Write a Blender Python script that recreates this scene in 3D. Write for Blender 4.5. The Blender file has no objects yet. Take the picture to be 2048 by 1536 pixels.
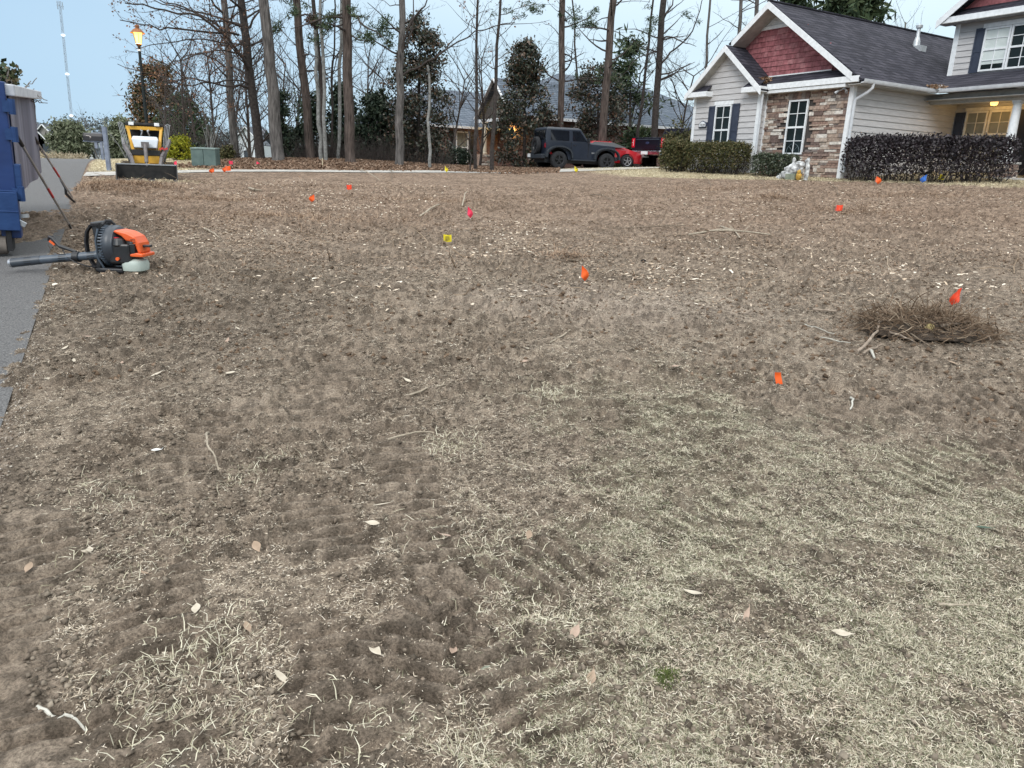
import bpy, math, random
import numpy as np
from mathutils import Vector, Matrix
R = math.radians
scene = bpy.context.scene
col = scene.collection

# ------------------------------------------------------------------ camera
FPX, PITCH, ROLL, YH = 1452.0, R(16.306), R(2.065), R(30.705)
CAM = np.array([0, 0, 1.6])
FW = np.array([0, math.cos(PITCH), -math.sin(PITCH)])
_r = np.array([1.0, 0, 0]); _u = np.array([0, math.sin(PITCH), math.cos(PITCH)])
RT = math.cos(ROLL) * _r + math.sin(ROLL) * _u
UP = -math.sin(ROLL) * _r + math.cos(ROLL) * _u
cd = bpy.data.cameras.new('camera'); cam = bpy.data.objects.new('camera', cd); col.objects.link(cam)
cd.sensor_width = 36; cd.lens = 36 * FPX / 2048; cd.clip_start = 0.05; cd.clip_end = 6000
m = Matrix.Identity(4)
for i in range(3):
    m[i][0] = RT[i]; m[i][1] = UP[i]; m[i][2] = -FW[i]; m[i][3] = CAM[i]
cam.matrix_world = m
scene.camera = cam

# ------------------------------------------------------------------ sky, sun, exposure
scene.view_settings.view_transform = 'Standard'; scene.view_settings.look = 'None'
scene.view_settings.exposure = 0.3; scene.view_settings.gamma = 1.0
SUN_EL, SUN_AZ = R(38), R(200)
world = bpy.data.worlds.new('World'); scene.world = world; world.use_nodes = True
wn = world.node_tree; wn.nodes.clear()
def wnode(t, **k):
    n = wn.nodes.new(t)
    for a, b in k.items(): setattr(n, a, b)
    return n
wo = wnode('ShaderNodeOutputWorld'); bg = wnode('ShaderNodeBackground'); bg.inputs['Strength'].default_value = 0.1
sky = wnode('ShaderNodeTexSky', sky_type='NISHITA'); sky.sun_disc = False; sky.sun_elevation = SUN_EL; sky.sun_rotation = SUN_AZ
tc = wnode('ShaderNodeTexCoord'); mp = wnode('ShaderNodeMapping'); mp.inputs['Scale'].default_value = (1, 1, 2.5)
nz = wnode('ShaderNodeTexNoise'); nz.inputs['Scale'].default_value = 1.6; nz.inputs['Detail'].default_value = 3
sx = wnode('ShaderNodeSeparateXYZ')
mr = wnode('ShaderNodeMapRange'); mr.inputs[1].default_value = -0.6; mr.inputs[2].default_value = 0.35
add = wnode('ShaderNodeMath', operation='MULTIPLY_ADD'); add.inputs[1].default_value = 0.5; add.inputs[2].default_value = -0.25
ad2 = wnode('ShaderNodeMath', operation='ADD', use_clamp=True)
mixc = wnode('ShaderNodeMix', data_type='RGBA')
mixc.inputs[6].default_value = (4.0, 5.85, 7.7, 1); mixc.inputs[7].default_value = (6.5, 8.0, 8.8, 1)
mixs = wnode('ShaderNodeMix', data_type='RGBA'); mixs.inputs[0].default_value = 0.88
L = wn.links.new
L(tc.outputs['Generated'], mp.inputs[0]); L(mp.outputs[0], nz.inputs['Vector']); L(tc.outputs['Generated'], sx.inputs[0])
L(sx.outputs['X'], mr.inputs[0]); L(nz.outputs[0], add.inputs[0]); L(add.outputs[0], ad2.inputs[0]); L(mr.outputs[0], ad2.inputs[1])
L(ad2.outputs[0], mixc.inputs[0]); L(sky.outputs[0], mixs.inputs[6]); L(mixc.outputs[2], mixs.inputs[7])
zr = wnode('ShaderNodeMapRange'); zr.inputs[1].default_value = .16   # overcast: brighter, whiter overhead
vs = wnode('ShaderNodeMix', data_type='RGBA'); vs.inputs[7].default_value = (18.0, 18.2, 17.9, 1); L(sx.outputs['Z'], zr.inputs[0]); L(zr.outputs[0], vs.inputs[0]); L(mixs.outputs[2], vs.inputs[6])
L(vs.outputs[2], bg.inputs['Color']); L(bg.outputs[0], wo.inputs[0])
sd = bpy.data.lights.new('sun', 'SUN'); sd.energy = 1.5; sd.angle = R(24); sd.color = (1, .97, .93)
sun = bpy.data.objects.new('sun', sd); col.objects.link(sun)
sv = Vector((math.sin(SUN_AZ) * math.cos(SUN_EL), math.cos(SUN_AZ) * math.cos(SUN_EL), math.sin(SUN_EL)))
sun.rotation_euler = sv.to_track_quat('Z', 'Y').to_euler()
scene.cycles.max_bounces = 5; scene.cycles.diffuse_bounces = 3; scene.cycles.transparent_max_bounces = 8
scene.cycles.caustics_reflective = False; scene.cycles.caustics_refractive = False

# ------------------------------------------------------------------ geometry helpers
def ray(px, py): return FW + RT * (px - 1024) / FPX - UP * (py - 768) / FPX
def at(px, py, Y):
    d = ray(px, py); return CAM + d * Y / d[1]
def ss(a, b, x):
    t = np.clip((np.asarray(x, float) - a) / (b - a), 0, 1); return t * t * (3 - 2 * t)
_T = np.random.RandomState(7).rand(1024, 1024).astype(np.float32)
def vn(x, y, s=0):
    xi = np.floor(x); yi = np.floor(y); fx = (x - xi).astype(np.float32); fy = (y - yi).astype(np.float32)
    fx = fx * fx * (3 - 2 * fx); fy = fy * fy * (3 - 2 * fy)
    ia = (xi.astype(np.int32) + s * 389) & 1023; ja = (yi.astype(np.int32) + s * 173) & 1023; ib = (ia + 1) & 1023; jb = (ja + 1) & 1023
    a = _T[ia, ja]; b = _T[ib, ja]; c = _T[ia, jb]; d = _T[ib, jb]
    return (a * (1 - fx) + b * fx) * (1 - fy) + (c * (1 - fx) + d * fx) * fy
def fbm(x, y, o=3, s=0):
    r = 0; a = .5; n = 0
    for i in range(o):
        r = r + a * vn(x * 2 ** i * (1 + .03 * i) + 17 * i, y * 2 ** i * (1 + .03 * i) + 9 * i, s + i); n += a; a *= .5
    return r / n
def zt(X, Y):
    X = np.asarray(X, float); Y = np.asarray(Y, float)
    k = 1 + .035 * np.maximum(X, 0)
    a = .055 * Y * k
    t = X / np.maximum(Y, 1)
    mm = np.interp(t, [-.75, -.6, -.45, 0, .4], [1.3, 1.35, 1.74, 1.80, 2.35])
    z = -np.log(np.exp(-np.clip(a, -20, 20) * 6) + np.exp(-mm * 6)) / 6
    z = z + .22 * np.exp(-(((X + 7) / 5) ** 2 + ((Y - 30) / 3.0) ** 2))
    rr = np.hypot(X, Y)
    return z + (1.3 - z) * ss(55, 110, rr)
def ztf(x, y): return float(zt(x, y))
def G(px, py):
    d = ray(px, py)
    for t in np.geomspace(1, 80, 1500):
        P = CAM + d * t
        if P[2] < ztf(P[0], P[1]): return P
    return P
def mesh_np(name, V, F, mat, parent=None, face_attr=None, point_col=None, smooth=False):
    me = bpy.data.meshes.new(name); V = np.asarray(V, np.float32); F = np.asarray(F, np.int32)
    n = F.shape[1]
    me.vertices.add(len(V)); me.vertices.foreach_set('co', V.ravel())
    me.loops.add(F.size); me.loops.foreach_set('vertex_index', F.ravel())
    me.polygons.add(len(F)); me.polygons.foreach_set('loop_start', np.arange(0, F.size, n, dtype=np.int32))
    if smooth: me.polygons.foreach_set('use_smooth', np.ones(len(F), bool))
    me.update(calc_edges=True)
    if face_attr is not None:
        a = me.attributes.new('rnd', 'FLOAT', 'FACE'); a.data.foreach_set('value', np.asarray(face_attr, np.float32))
    if point_col is not None:
        a = me.attributes.new('Col', 'FLOAT_COLOR', 'POINT'); a.data.foreach_set('color', np.asarray(point_col, np.float32).ravel())
    me.materials.append(mat)
    o = bpy.data.objects.new(name, me); col.objects.link(o)
    if parent: o.parent = parent
    return o
def tag(o, label=None, cat=None, group=None, kind=None):
    if label: o['label'] = label
    if cat: o['category'] = cat
    if group: o['group'] = group
    if kind: o['kind'] = kind
    return o
def empty(name, loc, rz=0, label=None, cat=None, group=None, rot=None):
    o = bpy.data.objects.new(name, None); col.objects.link(o); o.location = [float(c) for c in loc]
    o.rotation_euler = rot if rot else (0, 0, rz); o.empty_display_size = .1
    return tag(o, label, cat, group)
def copy_tree(o, parent=None):
    c = o.copy(); col.objects.link(c); c.parent = parent
    for ch in list(o.children): copy_tree(ch, c)
    return c

class MB:
    def __init__(s): s.v = []; s.f = []; s.r = []; s.M = Matrix.Identity(4); s.cur = .5
    def rnd(s, r): s.cur = r; return s
    def add(s, vs, fs):
        b = len(s.v); s.v += [tuple(s.M @ Vector(p)) for p in vs]
        for f in fs: s.f.append(tuple(b + i for i in f)); s.r.append(s.cur)
        return s
    def box(s, x0, x1, y0, y1, z0, z1):
        return s.add([(x0, y0, z0), (x1, y0, z0), (x1, y1, z0), (x0, y1, z0), (x0, y0, z1), (x1, y0, z1), (x1, y1, z1), (x0, y1, z1)],
                     [(0, 3, 2, 1), (4, 5, 6, 7), (0, 1, 5, 4), (1, 2, 6, 5), (2, 3, 7, 6), (3, 0, 4, 7)])
    def obox(s, c, ax, ay, az):      # centre and three half-axis vectors
        c, ax, ay, az = map(Vector, (c, ax, ay, az)); P = []
        for k in (-1, 1):
            for (i, j) in ((-1, -1), (1, -1), (1, 1), (-1, 1)): P.append(c + ax * i + ay * j + az * k)
        return s.add(P, [(0, 3, 2, 1), (4, 5, 6, 7), (0, 1, 5, 4), (1, 2, 6, 5), (2, 3, 7, 6), (3, 0, 4, 7)])
    def bar(s, a, b, w, h=None, up=(0, 0, 1)):
        a = Vector(a); b = Vector(b); d = (b - a); h = h or w
        side = d.cross(Vector(up));
        if side.length < 1e-6: side = d.cross(Vector((1, 0, 0)))
        side.normalize(); u = side.cross(d).normalized()
        return s.obox((a + b) / 2, d / 2, side * w / 2, u * h / 2)
    def tube(s, pts, rad, n=8, caps=True):
        pts = [Vector(p) for p in pts]
        if not isinstance(rad, (list, tuple)): rad = [rad] * len(pts)
        ref = None; rings = []
        for i, p in enumerate(pts):
            d = (pts[min(i + 1, len(pts) - 1)] - pts[max(i - 1, 0)])
            if d.length < 1e-9: d = Vector((0, 0, 1))
            d.normalize()
            if ref is None: ref = d.orthogonal().normalized()
            ref = (ref - d * ref.dot(d))
            ref = ref.normalized() if ref.length > 1e-6 else d.orthogonal().normalized()
            b = d.cross(ref)
            rings.append([p + (ref * math.cos(2 * math.pi * k / n) + b * math.sin(2 * math.pi * k / n)) * rad[i] for k in range(n)])
        V = [q for r in rings for q in r]; F = []
        for i in range(len(pts) - 1):
            for k in range(n):
                F.append((i * n + k, i * n + (k + 1) % n, (i + 1) * n + (k + 1) % n, (i + 1) * n + k))
        if caps: F += [tuple(range(n))[::-1], tuple((len(pts) - 1) * n + k for k in range(n))]
        return s.add(V, F)
    def prism(s, poly, d0, d1, axis='y'):   # 2-D polygon extruded along an axis
        def P(a, b, t): return {'y': (a, t, b), 'x': (t, a, b), 'z': (a, b, t)}[axis]
        n = len(poly); V = [P(a, b, d0) for a, b in poly] + [P(a, b, d1) for a, b in poly]
        F = [tuple(range(n)), tuple(range(n, 2 * n))[::-1]] + [(i, n + i, n + (i + 1) % n, (i + 1) % n) for i in range(n)]
        return s.add(V, F)
    def lathe(s, prof, n=16, c=(0, 0, 0), axis='z'):
        V = []; F = []
        for (r, h) in prof:
            for k in range(n):
                a = 2 * math.pi * k / n; x, y = r * math.cos(a), r * math.sin(a)
                p = {'z': (x, y, h), 'y': (x, h, y), 'x': (h, x, y)}[axis]
                V.append((p[0] + c[0], p[1] + c[1], p[2] + c[2]))
        for i in range(len(prof) - 1):
            for k in range(n): F.append((i * n + k, i * n + (k + 1) % n, (i + 1) * n + (k + 1) % n, (i + 1) * n + k))
        return s.add(V, F)
    def loft(s, secs, closed=False):       # list of equal-length rings
        n = len(secs[0]); V = [p for r in secs for p in r]; F = []
        for i in range(len(secs) - 1):
            for k in range(n): F.append((i * n + k, i * n + (k + 1) % n, (i + 1) * n + (k + 1) % n, (i + 1) * n + k))
        F += [tuple(range(n))[::-1], tuple((len(secs) - 1) * n + k for k in range(n))]
        return s.add(V, F)
    def build(s, name, mat, parent=None, smooth=False, bevel=0, label=None, fix=True):
        me = bpy.data.meshes.new(name); me.from_pydata(s.v, [], s.f)
        a = me.attributes.new('rnd', 'FLOAT', 'FACE'); a.data.foreach_set('value', s.r)
        me.materials.append(mat)
        if fix and len(s.f) < 40000:
            import bmesh
            bm = bmesh.new(); bm.from_mesh(me); bmesh.ops.recalc_face_normals(bm, faces=bm.faces); bm.to_mesh(me); bm.free()
        if smooth:
            me.polygons.foreach_set('use_smooth', [True] * len(me.polygons))
            me.set_sharp_from_angle(angle=R(40))
        o = bpy.data.objects.new(name, me); col.objects.link(o)
        if parent: o.parent = parent
        if bevel:
            b = o.modifiers.new('bevel', 'BEVEL'); b.width = bevel; b.segments = 2; b.limit_method = 'ANGLE'; b.angle_limit = R(35)
        if label: o['label'] = label
        return o

# ------------------------------------------------------------------ materials
def mat(name, c, rough=.75, c2=None, scale=6, bump=0, bscale=60, metal=0, spec=.35, detail=4, emit=None, coat=0, stretch=None, bdist=.02):
    m = bpy.data.materials.new(name); m.use_nodes = True; nt = m.node_tree; p = nt.nodes['Principled BSDF']
    p.inputs['Roughness'].default_value = rough; p.inputs['Metallic'].default_value = metal
    p.inputs['Specular IOR Level'].default_value = spec; p.inputs['Coat Weight'].default_value = coat
    c2 = c2 or tuple(min(1, x * 1.25) for x in c); c1 = tuple(x * .88 for x in c)
    t = nt.nodes.new('ShaderNodeTexCoord'); n = nt.nodes.new('ShaderNodeTexNoise'); n.inputs['Scale'].default_value = scale; n.inputs['Detail'].default_value = detail
    src = t.outputs['Object']
    if stretch:
        mp = nt.nodes.new('ShaderNodeMapping'); mp.inputs['Scale'].default_value = stretch; nt.links.new(src, mp.inputs[0]); src = mp.outputs[0]
    nt.links.new(src, n.inputs['Vector'])
    r = nt.nodes.new('ShaderNodeValToRGB'); r.color_ramp.elements[0].position = .3; r.color_ramp.elements[1].position = .7
    r.color_ramp.elements[0].color = (*c1, 1); r.color_ramp.elements[1].color = (*c2, 1)
    nt.links.new(n.outputs[0], r.inputs[0]); nt.links.new(r.outputs[0], p.inputs['Base Color'])
    if bump:
        b = nt.nodes.new('ShaderNodeBump'); b.inputs['Strength'].default_value = bump; b.inputs['Distance'].default_value = bdist
        n2 = nt.nodes.new('ShaderNodeTexNoise'); n2.inputs['Scale'].default_value = bscale; n2.inputs['Detail'].default_value = 4
        nt.links.new(src, n2.inputs['Vector']); nt.links.new(n2.outputs[0], b.inputs['Height']); nt.links.new(b.outputs[0], p.inputs['Normal'])
    if emit:
        p.inputs['Emission Color'].default_value = (*emit[0], 1); p.inputs['Emission Strength'].default_value = emit[1]
    return m
def mat_r(name, cols, rough=.8, spec=.2, nscale=0, two=False, bump=0, bscale=80, const=False):   # colour picked per face
    m = bpy.data.materials.new(name); m.use_nodes = True; nt = m.node_tree; p = nt.nodes['Principled BSDF']
    p.inputs['Roughness'].default_value = rough; p.inputs['Specular IOR Level'].default_value = spec
    a = nt.nodes.new('ShaderNodeAttribute'); a.attribute_name = 'rnd'; r = nt.nodes.new('ShaderNodeValToRGB')
    e = r.color_ramp.elements
    while len(e) < len(cols): e.new(.5)
    for i, c in enumerate(cols): e[i].position = i / (len(cols) - (0 if const else 1)); e[i].color = (*c, 1)
    if const: r.color_ramp.interpolation = 'CONSTANT'
    nt.links.new(a.outputs['Fac'], r.inputs[0]); out = r.outputs[0]
    if nscale:
        n = nt.nodes.new('ShaderNodeTexNoise'); n.inputs['Scale'].default_value = nscale; n.inputs['Detail'].default_value = 4
        t = nt.nodes.new('ShaderNodeTexCoord'); nt.links.new(t.outputs['Object'], n.inputs['Vector'])
        mr = nt.nodes.new('ShaderNodeMapRange'); mr.inputs[1].default_value = .25; mr.inputs[2].default_value = .75; mr.inputs[3].default_value = .6; mr.inputs[4].default_value = 1.35
        nt.links.new(n.outputs[0], mr.inputs[0])
        mx = nt.nodes.new('ShaderNodeMix'); mx.data_type = 'RGBA'; mx.blend_type = 'MULTIPLY'; mx.inputs[0].default_value = 1
        cb = nt.nodes.new('ShaderNodeCombineColor')
        for i in range(3): nt.links.new(mr.outputs[0], cb.inputs[i])
        nt.links.new(out, mx.inputs[6]); nt.links.new(cb.outputs[0], mx.inputs[7]); out = mx.outputs[2]
    if bump:
        b = nt.nodes.new('ShaderNodeBump'); b.inputs['Strength'].default_value = bump; b.inputs['Distance'].default_value = .02
        n2 = nt.nodes.new('ShaderNodeTexNoise'); n2.inputs['Scale'].default_value = bscale
        t2 = nt.nodes.new('ShaderNodeTexCoord'); nt.links.new(t2.outputs['Object'], n2.inputs['Vector'])
        nt.links.new(n2.outputs[0], b.inputs['Height']); nt.links.new(b.outputs[0], p.inputs['Normal'])
    nt.links.new(out, p.inputs['Base Color'])
    return m
def mat_glass(name, c=(.02, .025, .03), rough=.06):
    m = mat(name, c, rough=rough, spec=.8, scale=3); return m
K = dict(
 white=mat('white_paint', (.78, .80, .82), .55, (.84, .86, .88), 9),
 siding=mat('lap_siding', (.50, .485, .485), .6, (.56, .545, .545), 3, bump=.08, bscale=90, stretch=(1, 1, 8)),
 beige=mat('soffit_paint', (.40, .39, .37), .7),
 shutter=mat('shutter_paint', (.035, .045, .075), .5, (.05, .06, .09)),
 blackp=mat('black_plastic', (.012, .013, .016), .45, (.022, .023, .027), spec=.5),
 greyp=mat('grey_plastic', (.055, .075, .10), .4, (.08, .10, .13), spec=.5),
 rubber=mat('rubber', (.016, .017, .02), .85, (.028, .029, .033), 20, bump=.3, bscale=60),
 glass=mat_glass('window_glass'), car_glass=mat_glass('car_glass', (.006, .008, .012), .05),
 silver=mat('silver_metal', (.45, .46, .48), .35, metal=.8), chrome=mat('chrome', (.6, .62, .66), .18, metal=1),
 gutter=mat('gutter_metal', (.55, .57, .60), .4, (.62, .64, .67)),
 orange=mat('orange_plastic', (.72, .10, .02), .4, (.82, .14, .03), 4, spec=.5),
 wood=mat('weathered_wood', (.22, .18, .14), .9, (.34, .29, .23), 12, bump=.5, bscale=40),
)
# ------------------------------------------------------------------ the ground
RD = lambda X, Y: X + .82 + .545 * Y          # >0 on the lot side of the road edge
def gp(px, py): p = G(px, py); return (p[0], p[1])
TRACKS = [([gp(*q) for q in pts], w) for pts, w in (
    ([(690, 1530), (680, 1300), (650, 1100), (620, 930), (640, 790), (700, 700)], .30),
    ([(760, 1400), (850, 1270), (960, 1190), (1080, 1130), (1180, 1100)], .38),
    ([(1290, 1060), (1360, 1020), (1450, 1000)], .26),
    ([(330, 1530), (330, 1330), (300, 1130), (350, 950), (480, 820)], .30),
    ([(1650, 860), (1780, 810), (1900, 800), (2060, 815)], .34),
    ([(1800, 960), (1950, 905), (2100, 900)], .34),
    ([(1130, 1500), (1000, 1330), (900, 1160), (820, 1010), (800, 880)], .28),
    ([(100, 1500), (120, 1250), (60, 1050)], .28))]
def tracks(X, Y):
    h = np.zeros_like(X); wt = np.zeros_like(X)
    for ti, (pts, w) in enumerate(TRACKS):
        best = np.full(X.shape, 9.0); S = np.zeros_like(X); acc = 0
        for (x0, y0), (x1, y1) in zip(pts, pts[1:]):
            dx, dy = x1 - x0, y1 - y0; ln = math.hypot(dx, dy)
            t = np.clip(((X - x0) * dx + (Y - y0) * dy) / ln ** 2, 0, 1)
            d = np.hypot(X - x0 - t * dx, Y - y0 - t * dy)
            mk = d < best; best = np.where(mk, d, best); S = np.where(mk, acc + t * ln, S); acc += ln
        lat = 1 - ss(w * .44, w * .58, best + .05 * (vn(X * 9, Y * 9, 31 + ti) - .5))
        msk = ss(.24, .42, fbm(X * 2.2, Y * 2.2, 3, 50 + ti)) * lat
        ph = S / .085 + .18 * vn(X * 6, Y * 6, 70 + ti)
        bar = np.abs((ph % 1) - .5) * 2
        msk = msk * (1 - .7 * lawnw(X, Y)); h += msk * (.044 * ss(.35, .65, bar) * (.7 + .4 * vn(X * 13, Y * 13, 90 + ti)) - .018) ; wt = np.maximum(wt, msk)
    return h, wt
MOUNDS = [(gp(200, 385), .55, 1.1, .10), (gp(290, 378), .9, .5, .06), (gp(1545, 402), .35, .25, .09), (gp(1130, 518), .25, .18, .05), (gp(1552, 778), .09, .08, .035),
          (gp(980, 612), .1, .09, .03), (gp(1600, 375), .8, .3, .05), (gp(1720, 420), .7, .3, .05), (gp(1840, 660), 1.0, .55, .05), (gp(600, 580), .5, .3, .03),
          (gp(150, 765), .25, .15, .03), (gp(560, 440), 1.2, .5, .04), (gp(800, 405), 1.5, .5, .05), (gp(1250, 440), 1.4, .4, .04)]
def height(X, Y, fine=True):
    r = np.hypot(X, Y); e = RD(X, Y)
    lot = ss(-.16, .16, e + .22 * (fbm(X * 2.5, Y * 2.5, 4, 5) - .5))
    spill = ss(2.0, .8, np.hypot(X + 7.2, (Y - 10.7) * .62) + .9 * (fbm(X * 2, Y * 2, 4, 77) - .5)) * ss(-2.4, -1.6, e)
    lot = np.maximum(lot, spill)
    near = 1 - ss(24, 32, r)
    h0 = .022 * spill * ss(.1, -.2, e); amp = lot * near * (1 - ss(19.3, 21.5, Y - .25 * np.maximum(X, 0) ))
    h = zt(X, Y) + h0 + amp * (.07 * (fbm(X * .7, Y * .7, 2, 1) - .5) * ss(2, 8, r) + .045 * (fbm(X * 2.1, Y * 2.1, 3, 2) - .5))
    for (mx, my), a, b, hh in MOUNDS:
        h = h + hh * np.exp(-(((X - mx) / a) ** 2 + ((Y - my) / b) ** 2))
    if fine:
        c = fbm(X * 11, Y * 11, 3, 3); c2 = fbm(X * 34, Y * 34, 2, 4)
        rough = .45 + 1.1 * ss(.4, .68, fbm(X * 1.1, Y * 1.1, 2, 6))
        c3 = fbm(X * 70, Y * 70, 2, 8); clod = ss(.50, .72, c) * .030 * rough + (c - .5) * .022 + (c2 - .5) * .020 * rough + (c3 - .5) * .008
        th, tw = tracks(X, Y)
        h = h + amp * (clod * (1 - .88 * tw) * (1 - .45 * lawnw(X, Y)) + th)
    return h - .035 * (1 - lot) - .05 * (1 - lot) * ss(0, .6, -e)
def lawnw(X, Y):
    n = (fbm(X * 1.6, Y * 1.6, 4, 11) - .5) + .8 * (fbm(X * 6, Y * 6, 3, 12) - .5)
    a = ss(-.55, .75, X - .12 - .10 * (Y - 1.5) + 1.5 * n)
    b = ss(.7, -.5, Y - (4.9 - 1.15 * np.maximum(X - .9, 0)) + 1.7 * n)
    return a * b * (.55 + .45 * ss(.3, .5, fbm(X * 2.2, Y * 2.2, 3, 13)))
def stripw(X, Y):      # pale dormant lawn before the house and across the driveway
    d = (Y - 23.1) + .50 * (X - 9.8) + .8 * (fbm(X * 1.2, Y * 1.2, 3, 21) - .5)
    a = ss(-1.15, -.5, d) * ss(3.2, 4.6, X + .3 * (Y - 25))
    isl = ss(21.7, 22.3, Y + .15 * (X + 12)) * ss(-9.7, -10.6, X + .1 * (Y - 23)) * ss(.1, .3, RD(X, Y)) * ss(60, 45, Y)
    apron = ss(.9, .2, np.hypot((X + 9.3) * .45, (Y - 18.9))) * ss(.1, .3, RD(X, Y)) * .6
    return np.clip(np.maximum(np.maximum(a, isl), apron), 0, 1)
def leafw(X, Y):
    n = fbm(X * .9, Y * .9, 3, 23) - .5
    return ss(25.0, 26.6, Y + 1.5 * n - .30 * (X + 8)) * ss(-12.0, -10.2, X) * ss(60, 45, Y)
def ground_color(X, Y):
    def C(*c): return np.array(c)[None, :]
    r = np.hypot(X, Y)
    n1 = fbm(X * .9, Y * .9, 3, 41)[:, None]; n2 = fbm(X * 4, Y * 4, 3, 42)[:, None]; n3 = fbm(X * 25, Y * 25, 2, 43)[:, None]
    base = C(.29, .228, .175) * (1 - n2) + C(.47, .382, .30) * n2
    warm = C(.27, .19, .138) * (1 - n2) + C(.46, .345, .262) * n2
    w = ss(7, 16, Y + 2 * (n1[:, 0] - .5) + .12 * np.abs(X))[:, None]
    c = base * (1 - w) + warm * w
    dk = ss(.52, .72, fbm(X * 1.3, Y * 1.3, 3, 44))[:, None]
    c = c * (1 - .12 * dk)
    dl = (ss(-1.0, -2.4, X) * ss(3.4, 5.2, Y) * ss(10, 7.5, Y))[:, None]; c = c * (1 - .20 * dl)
    pal = (ss(1.3, .3, np.hypot((X - .9) * .6, Y - 7.0)) * .5)[:, None]; c = c * (1 - pal) + C(.58, .48, .40) * pal
    lw = lawnw(X, Y)[:, None]; c = c * (1 - lw) + (C(.20, .165, .12) * (1 - n2) + C(.33, .28, .21) * n2) * lw
    sw = stripw(X, Y)[:, None]; c = c * (1 - sw) + (C(.46, .38, .25) * (1 - n2) + C(.68, .58, .40) * n2) * sw
    fw = leafw(X, Y)[:, None]; c = c * (1 - fw) + (C(.12, .07, .045) * (1 - n3) + C(.34, .22, .15) * n3) * fw
    far = ss(38, 60, r)[:, None]; c = c * (1 - far) + C(.20, .20, .12) * far
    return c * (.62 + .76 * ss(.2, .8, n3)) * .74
def gmat():
    m = bpy.data.materials.new('soil'); m.use_nodes = True; nt = m.node_tree; p = nt.nodes['Principled BSDF']; l = nt.links.new
    p.inputs['Roughness'].default_value = .95; p.inputs['Specular IOR Level'].default_value = .12
    a = nt.nodes.new('ShaderNodeAttribute'); a.attribute_name = 'Col'
    t = nt.nodes.new('ShaderNodeTexCoord'); n = nt.nodes.new('ShaderNodeTexNoise'); n.inputs['Scale'].default_value = 95; n.inputs['Detail'].default_value = 5; n.inputs['Roughness'].default_value = .7
    mr = nt.nodes.new('ShaderNodeMapRange'); mr.inputs[1].default_value = .3; mr.inputs[2].default_value = .72; mr.inputs[3].default_value = .38; mr.inputs[4].default_value = 1.62
    v = nt.nodes.new('ShaderNodeTexVoronoi'); v.inputs['Scale'].default_value = 38
    mx = nt.nodes.new('ShaderNodeVectorMath'); mx.operation = 'SCALE'
    l(t.outputs['Object'], n.inputs['Vector']); l(t.outputs['Object'], v.inputs['Vector']); l(n.outputs[0], mr.inputs[0])
    l(a.outputs['Color'], mx.inputs[0]); l(mr.outputs[0], mx.inputs['Scale']); l(mx.outputs[0], p.inputs['Base Color'])
    ad = nt.nodes.new('ShaderNodeMath'); ad.operation = 'MULTIPLY_ADD'; ad.inputs[1].default_value = -.5
    l(v.outputs['Distance'], ad.inputs[0]); l(n.outputs[0], ad.inputs[2])
    b = nt.nodes.new('ShaderNodeBump'); b.inputs['Strength'].default_value = 1.0; b.inputs['Distance'].default_value = .03
    l(ad.outputs[0], b.inputs['Height']); l(b.outputs[0], p.inputs['Normal'])
    return m
fa = np.radians(np.linspace(-42, 42, 1150)); ca = np.radians(np.linspace(42, 318, 72))[1:-1]
ang = np.concatenate([fa, ca]); na = len(ang)
rad = np.concatenate([np.geomspace(.5, 34, 1000), np.geomspace(34.6, 4000, 70)]); nr = len(rad)
AA, RRr = np.meshgrid(ang, rad); GX = (RRr * np.sin(AA)).ravel(); GY = (RRr * np.cos(AA)).ravel()
GZ = height(GX, GY)
V = np.column_stack([GX, GY, GZ]); V = np.vstack([V, [[0, 0, ztf(0, 0)]]])
i = np.arange(nr - 1)[:, None] * na; j = np.arange(na)[None, :]; j2 = (j + 1) % na
F = np.stack([i + j, i + na + j, i + na + j2, i + j2], -1).reshape(-1, 4)
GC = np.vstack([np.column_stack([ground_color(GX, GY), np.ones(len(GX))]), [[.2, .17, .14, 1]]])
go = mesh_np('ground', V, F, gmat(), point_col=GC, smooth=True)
jj = np.arange(na); tri = [(int(len(V) - 1), int(k), int((k + 1) % na)) for k in jj]
go['kind'] = 'structure'
def sheet(name, pts, m, dz=.006):        # pts: rows of (x, y)
    V = [(x, y, ztf(x, y) + dz) for row in pts for x, y in row]; n = len(pts[0])
    F = [(a * n + b, a * n + b + 1, (a + 1) * n + b + 1, (a + 1) * n + b) for a in range(len(pts) - 1) for b in range(n - 1)]
    o = mesh_np(name, V, F, m, smooth=True); o['kind'] = 'structure'; return o
asph = mat('asphalt', (.055, .055, .057), .92, (.22, .215, .215), 90, bump=.6, bscale=220, detail=5)
rows = []
for Y in np.concatenate([np.arange(-6, 40, .5), np.arange(40, 61, 2)]):
    e = -.82 - .545 * Y
    rows.append([(e + d, Y) for d in (-9.2, -7, -5, -3.5, -2.5, -1.7, -1.0, -.5, -.2, .08)])
sheet('road', rows, asph, .004)
conc = mat('concrete', (.46, .45, .43), .85, (.60, .59, .57), 5, bump=.2, bscale=90)
NE = [(-11.62, 20.0), (-10.9, 20.7), (-10.2, 21.9), (-9.2, 23.2), (-7.6, 24.25), (-5.0, 25.3), (-2.4, 26.7), (0, 28.0), (2.0, 28.9), (6, 31.3), (10, 33.6)]
rows = []
for k, (x, y) in enumerate(NE):
    w = [1.75, 1.6, 1.3, 1.05, .9, .8, .9, 1.6, 2.6, 3.2, 3.2][k]
    nx, ny = (-.35, .94) if k < 4 else (-.46, .89)
    if k < 2: nx, ny = (-.45, .89)
    rows.append([(x + nx * w * t, y + ny * w * t) for t in (0, .5, 1)])
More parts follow.
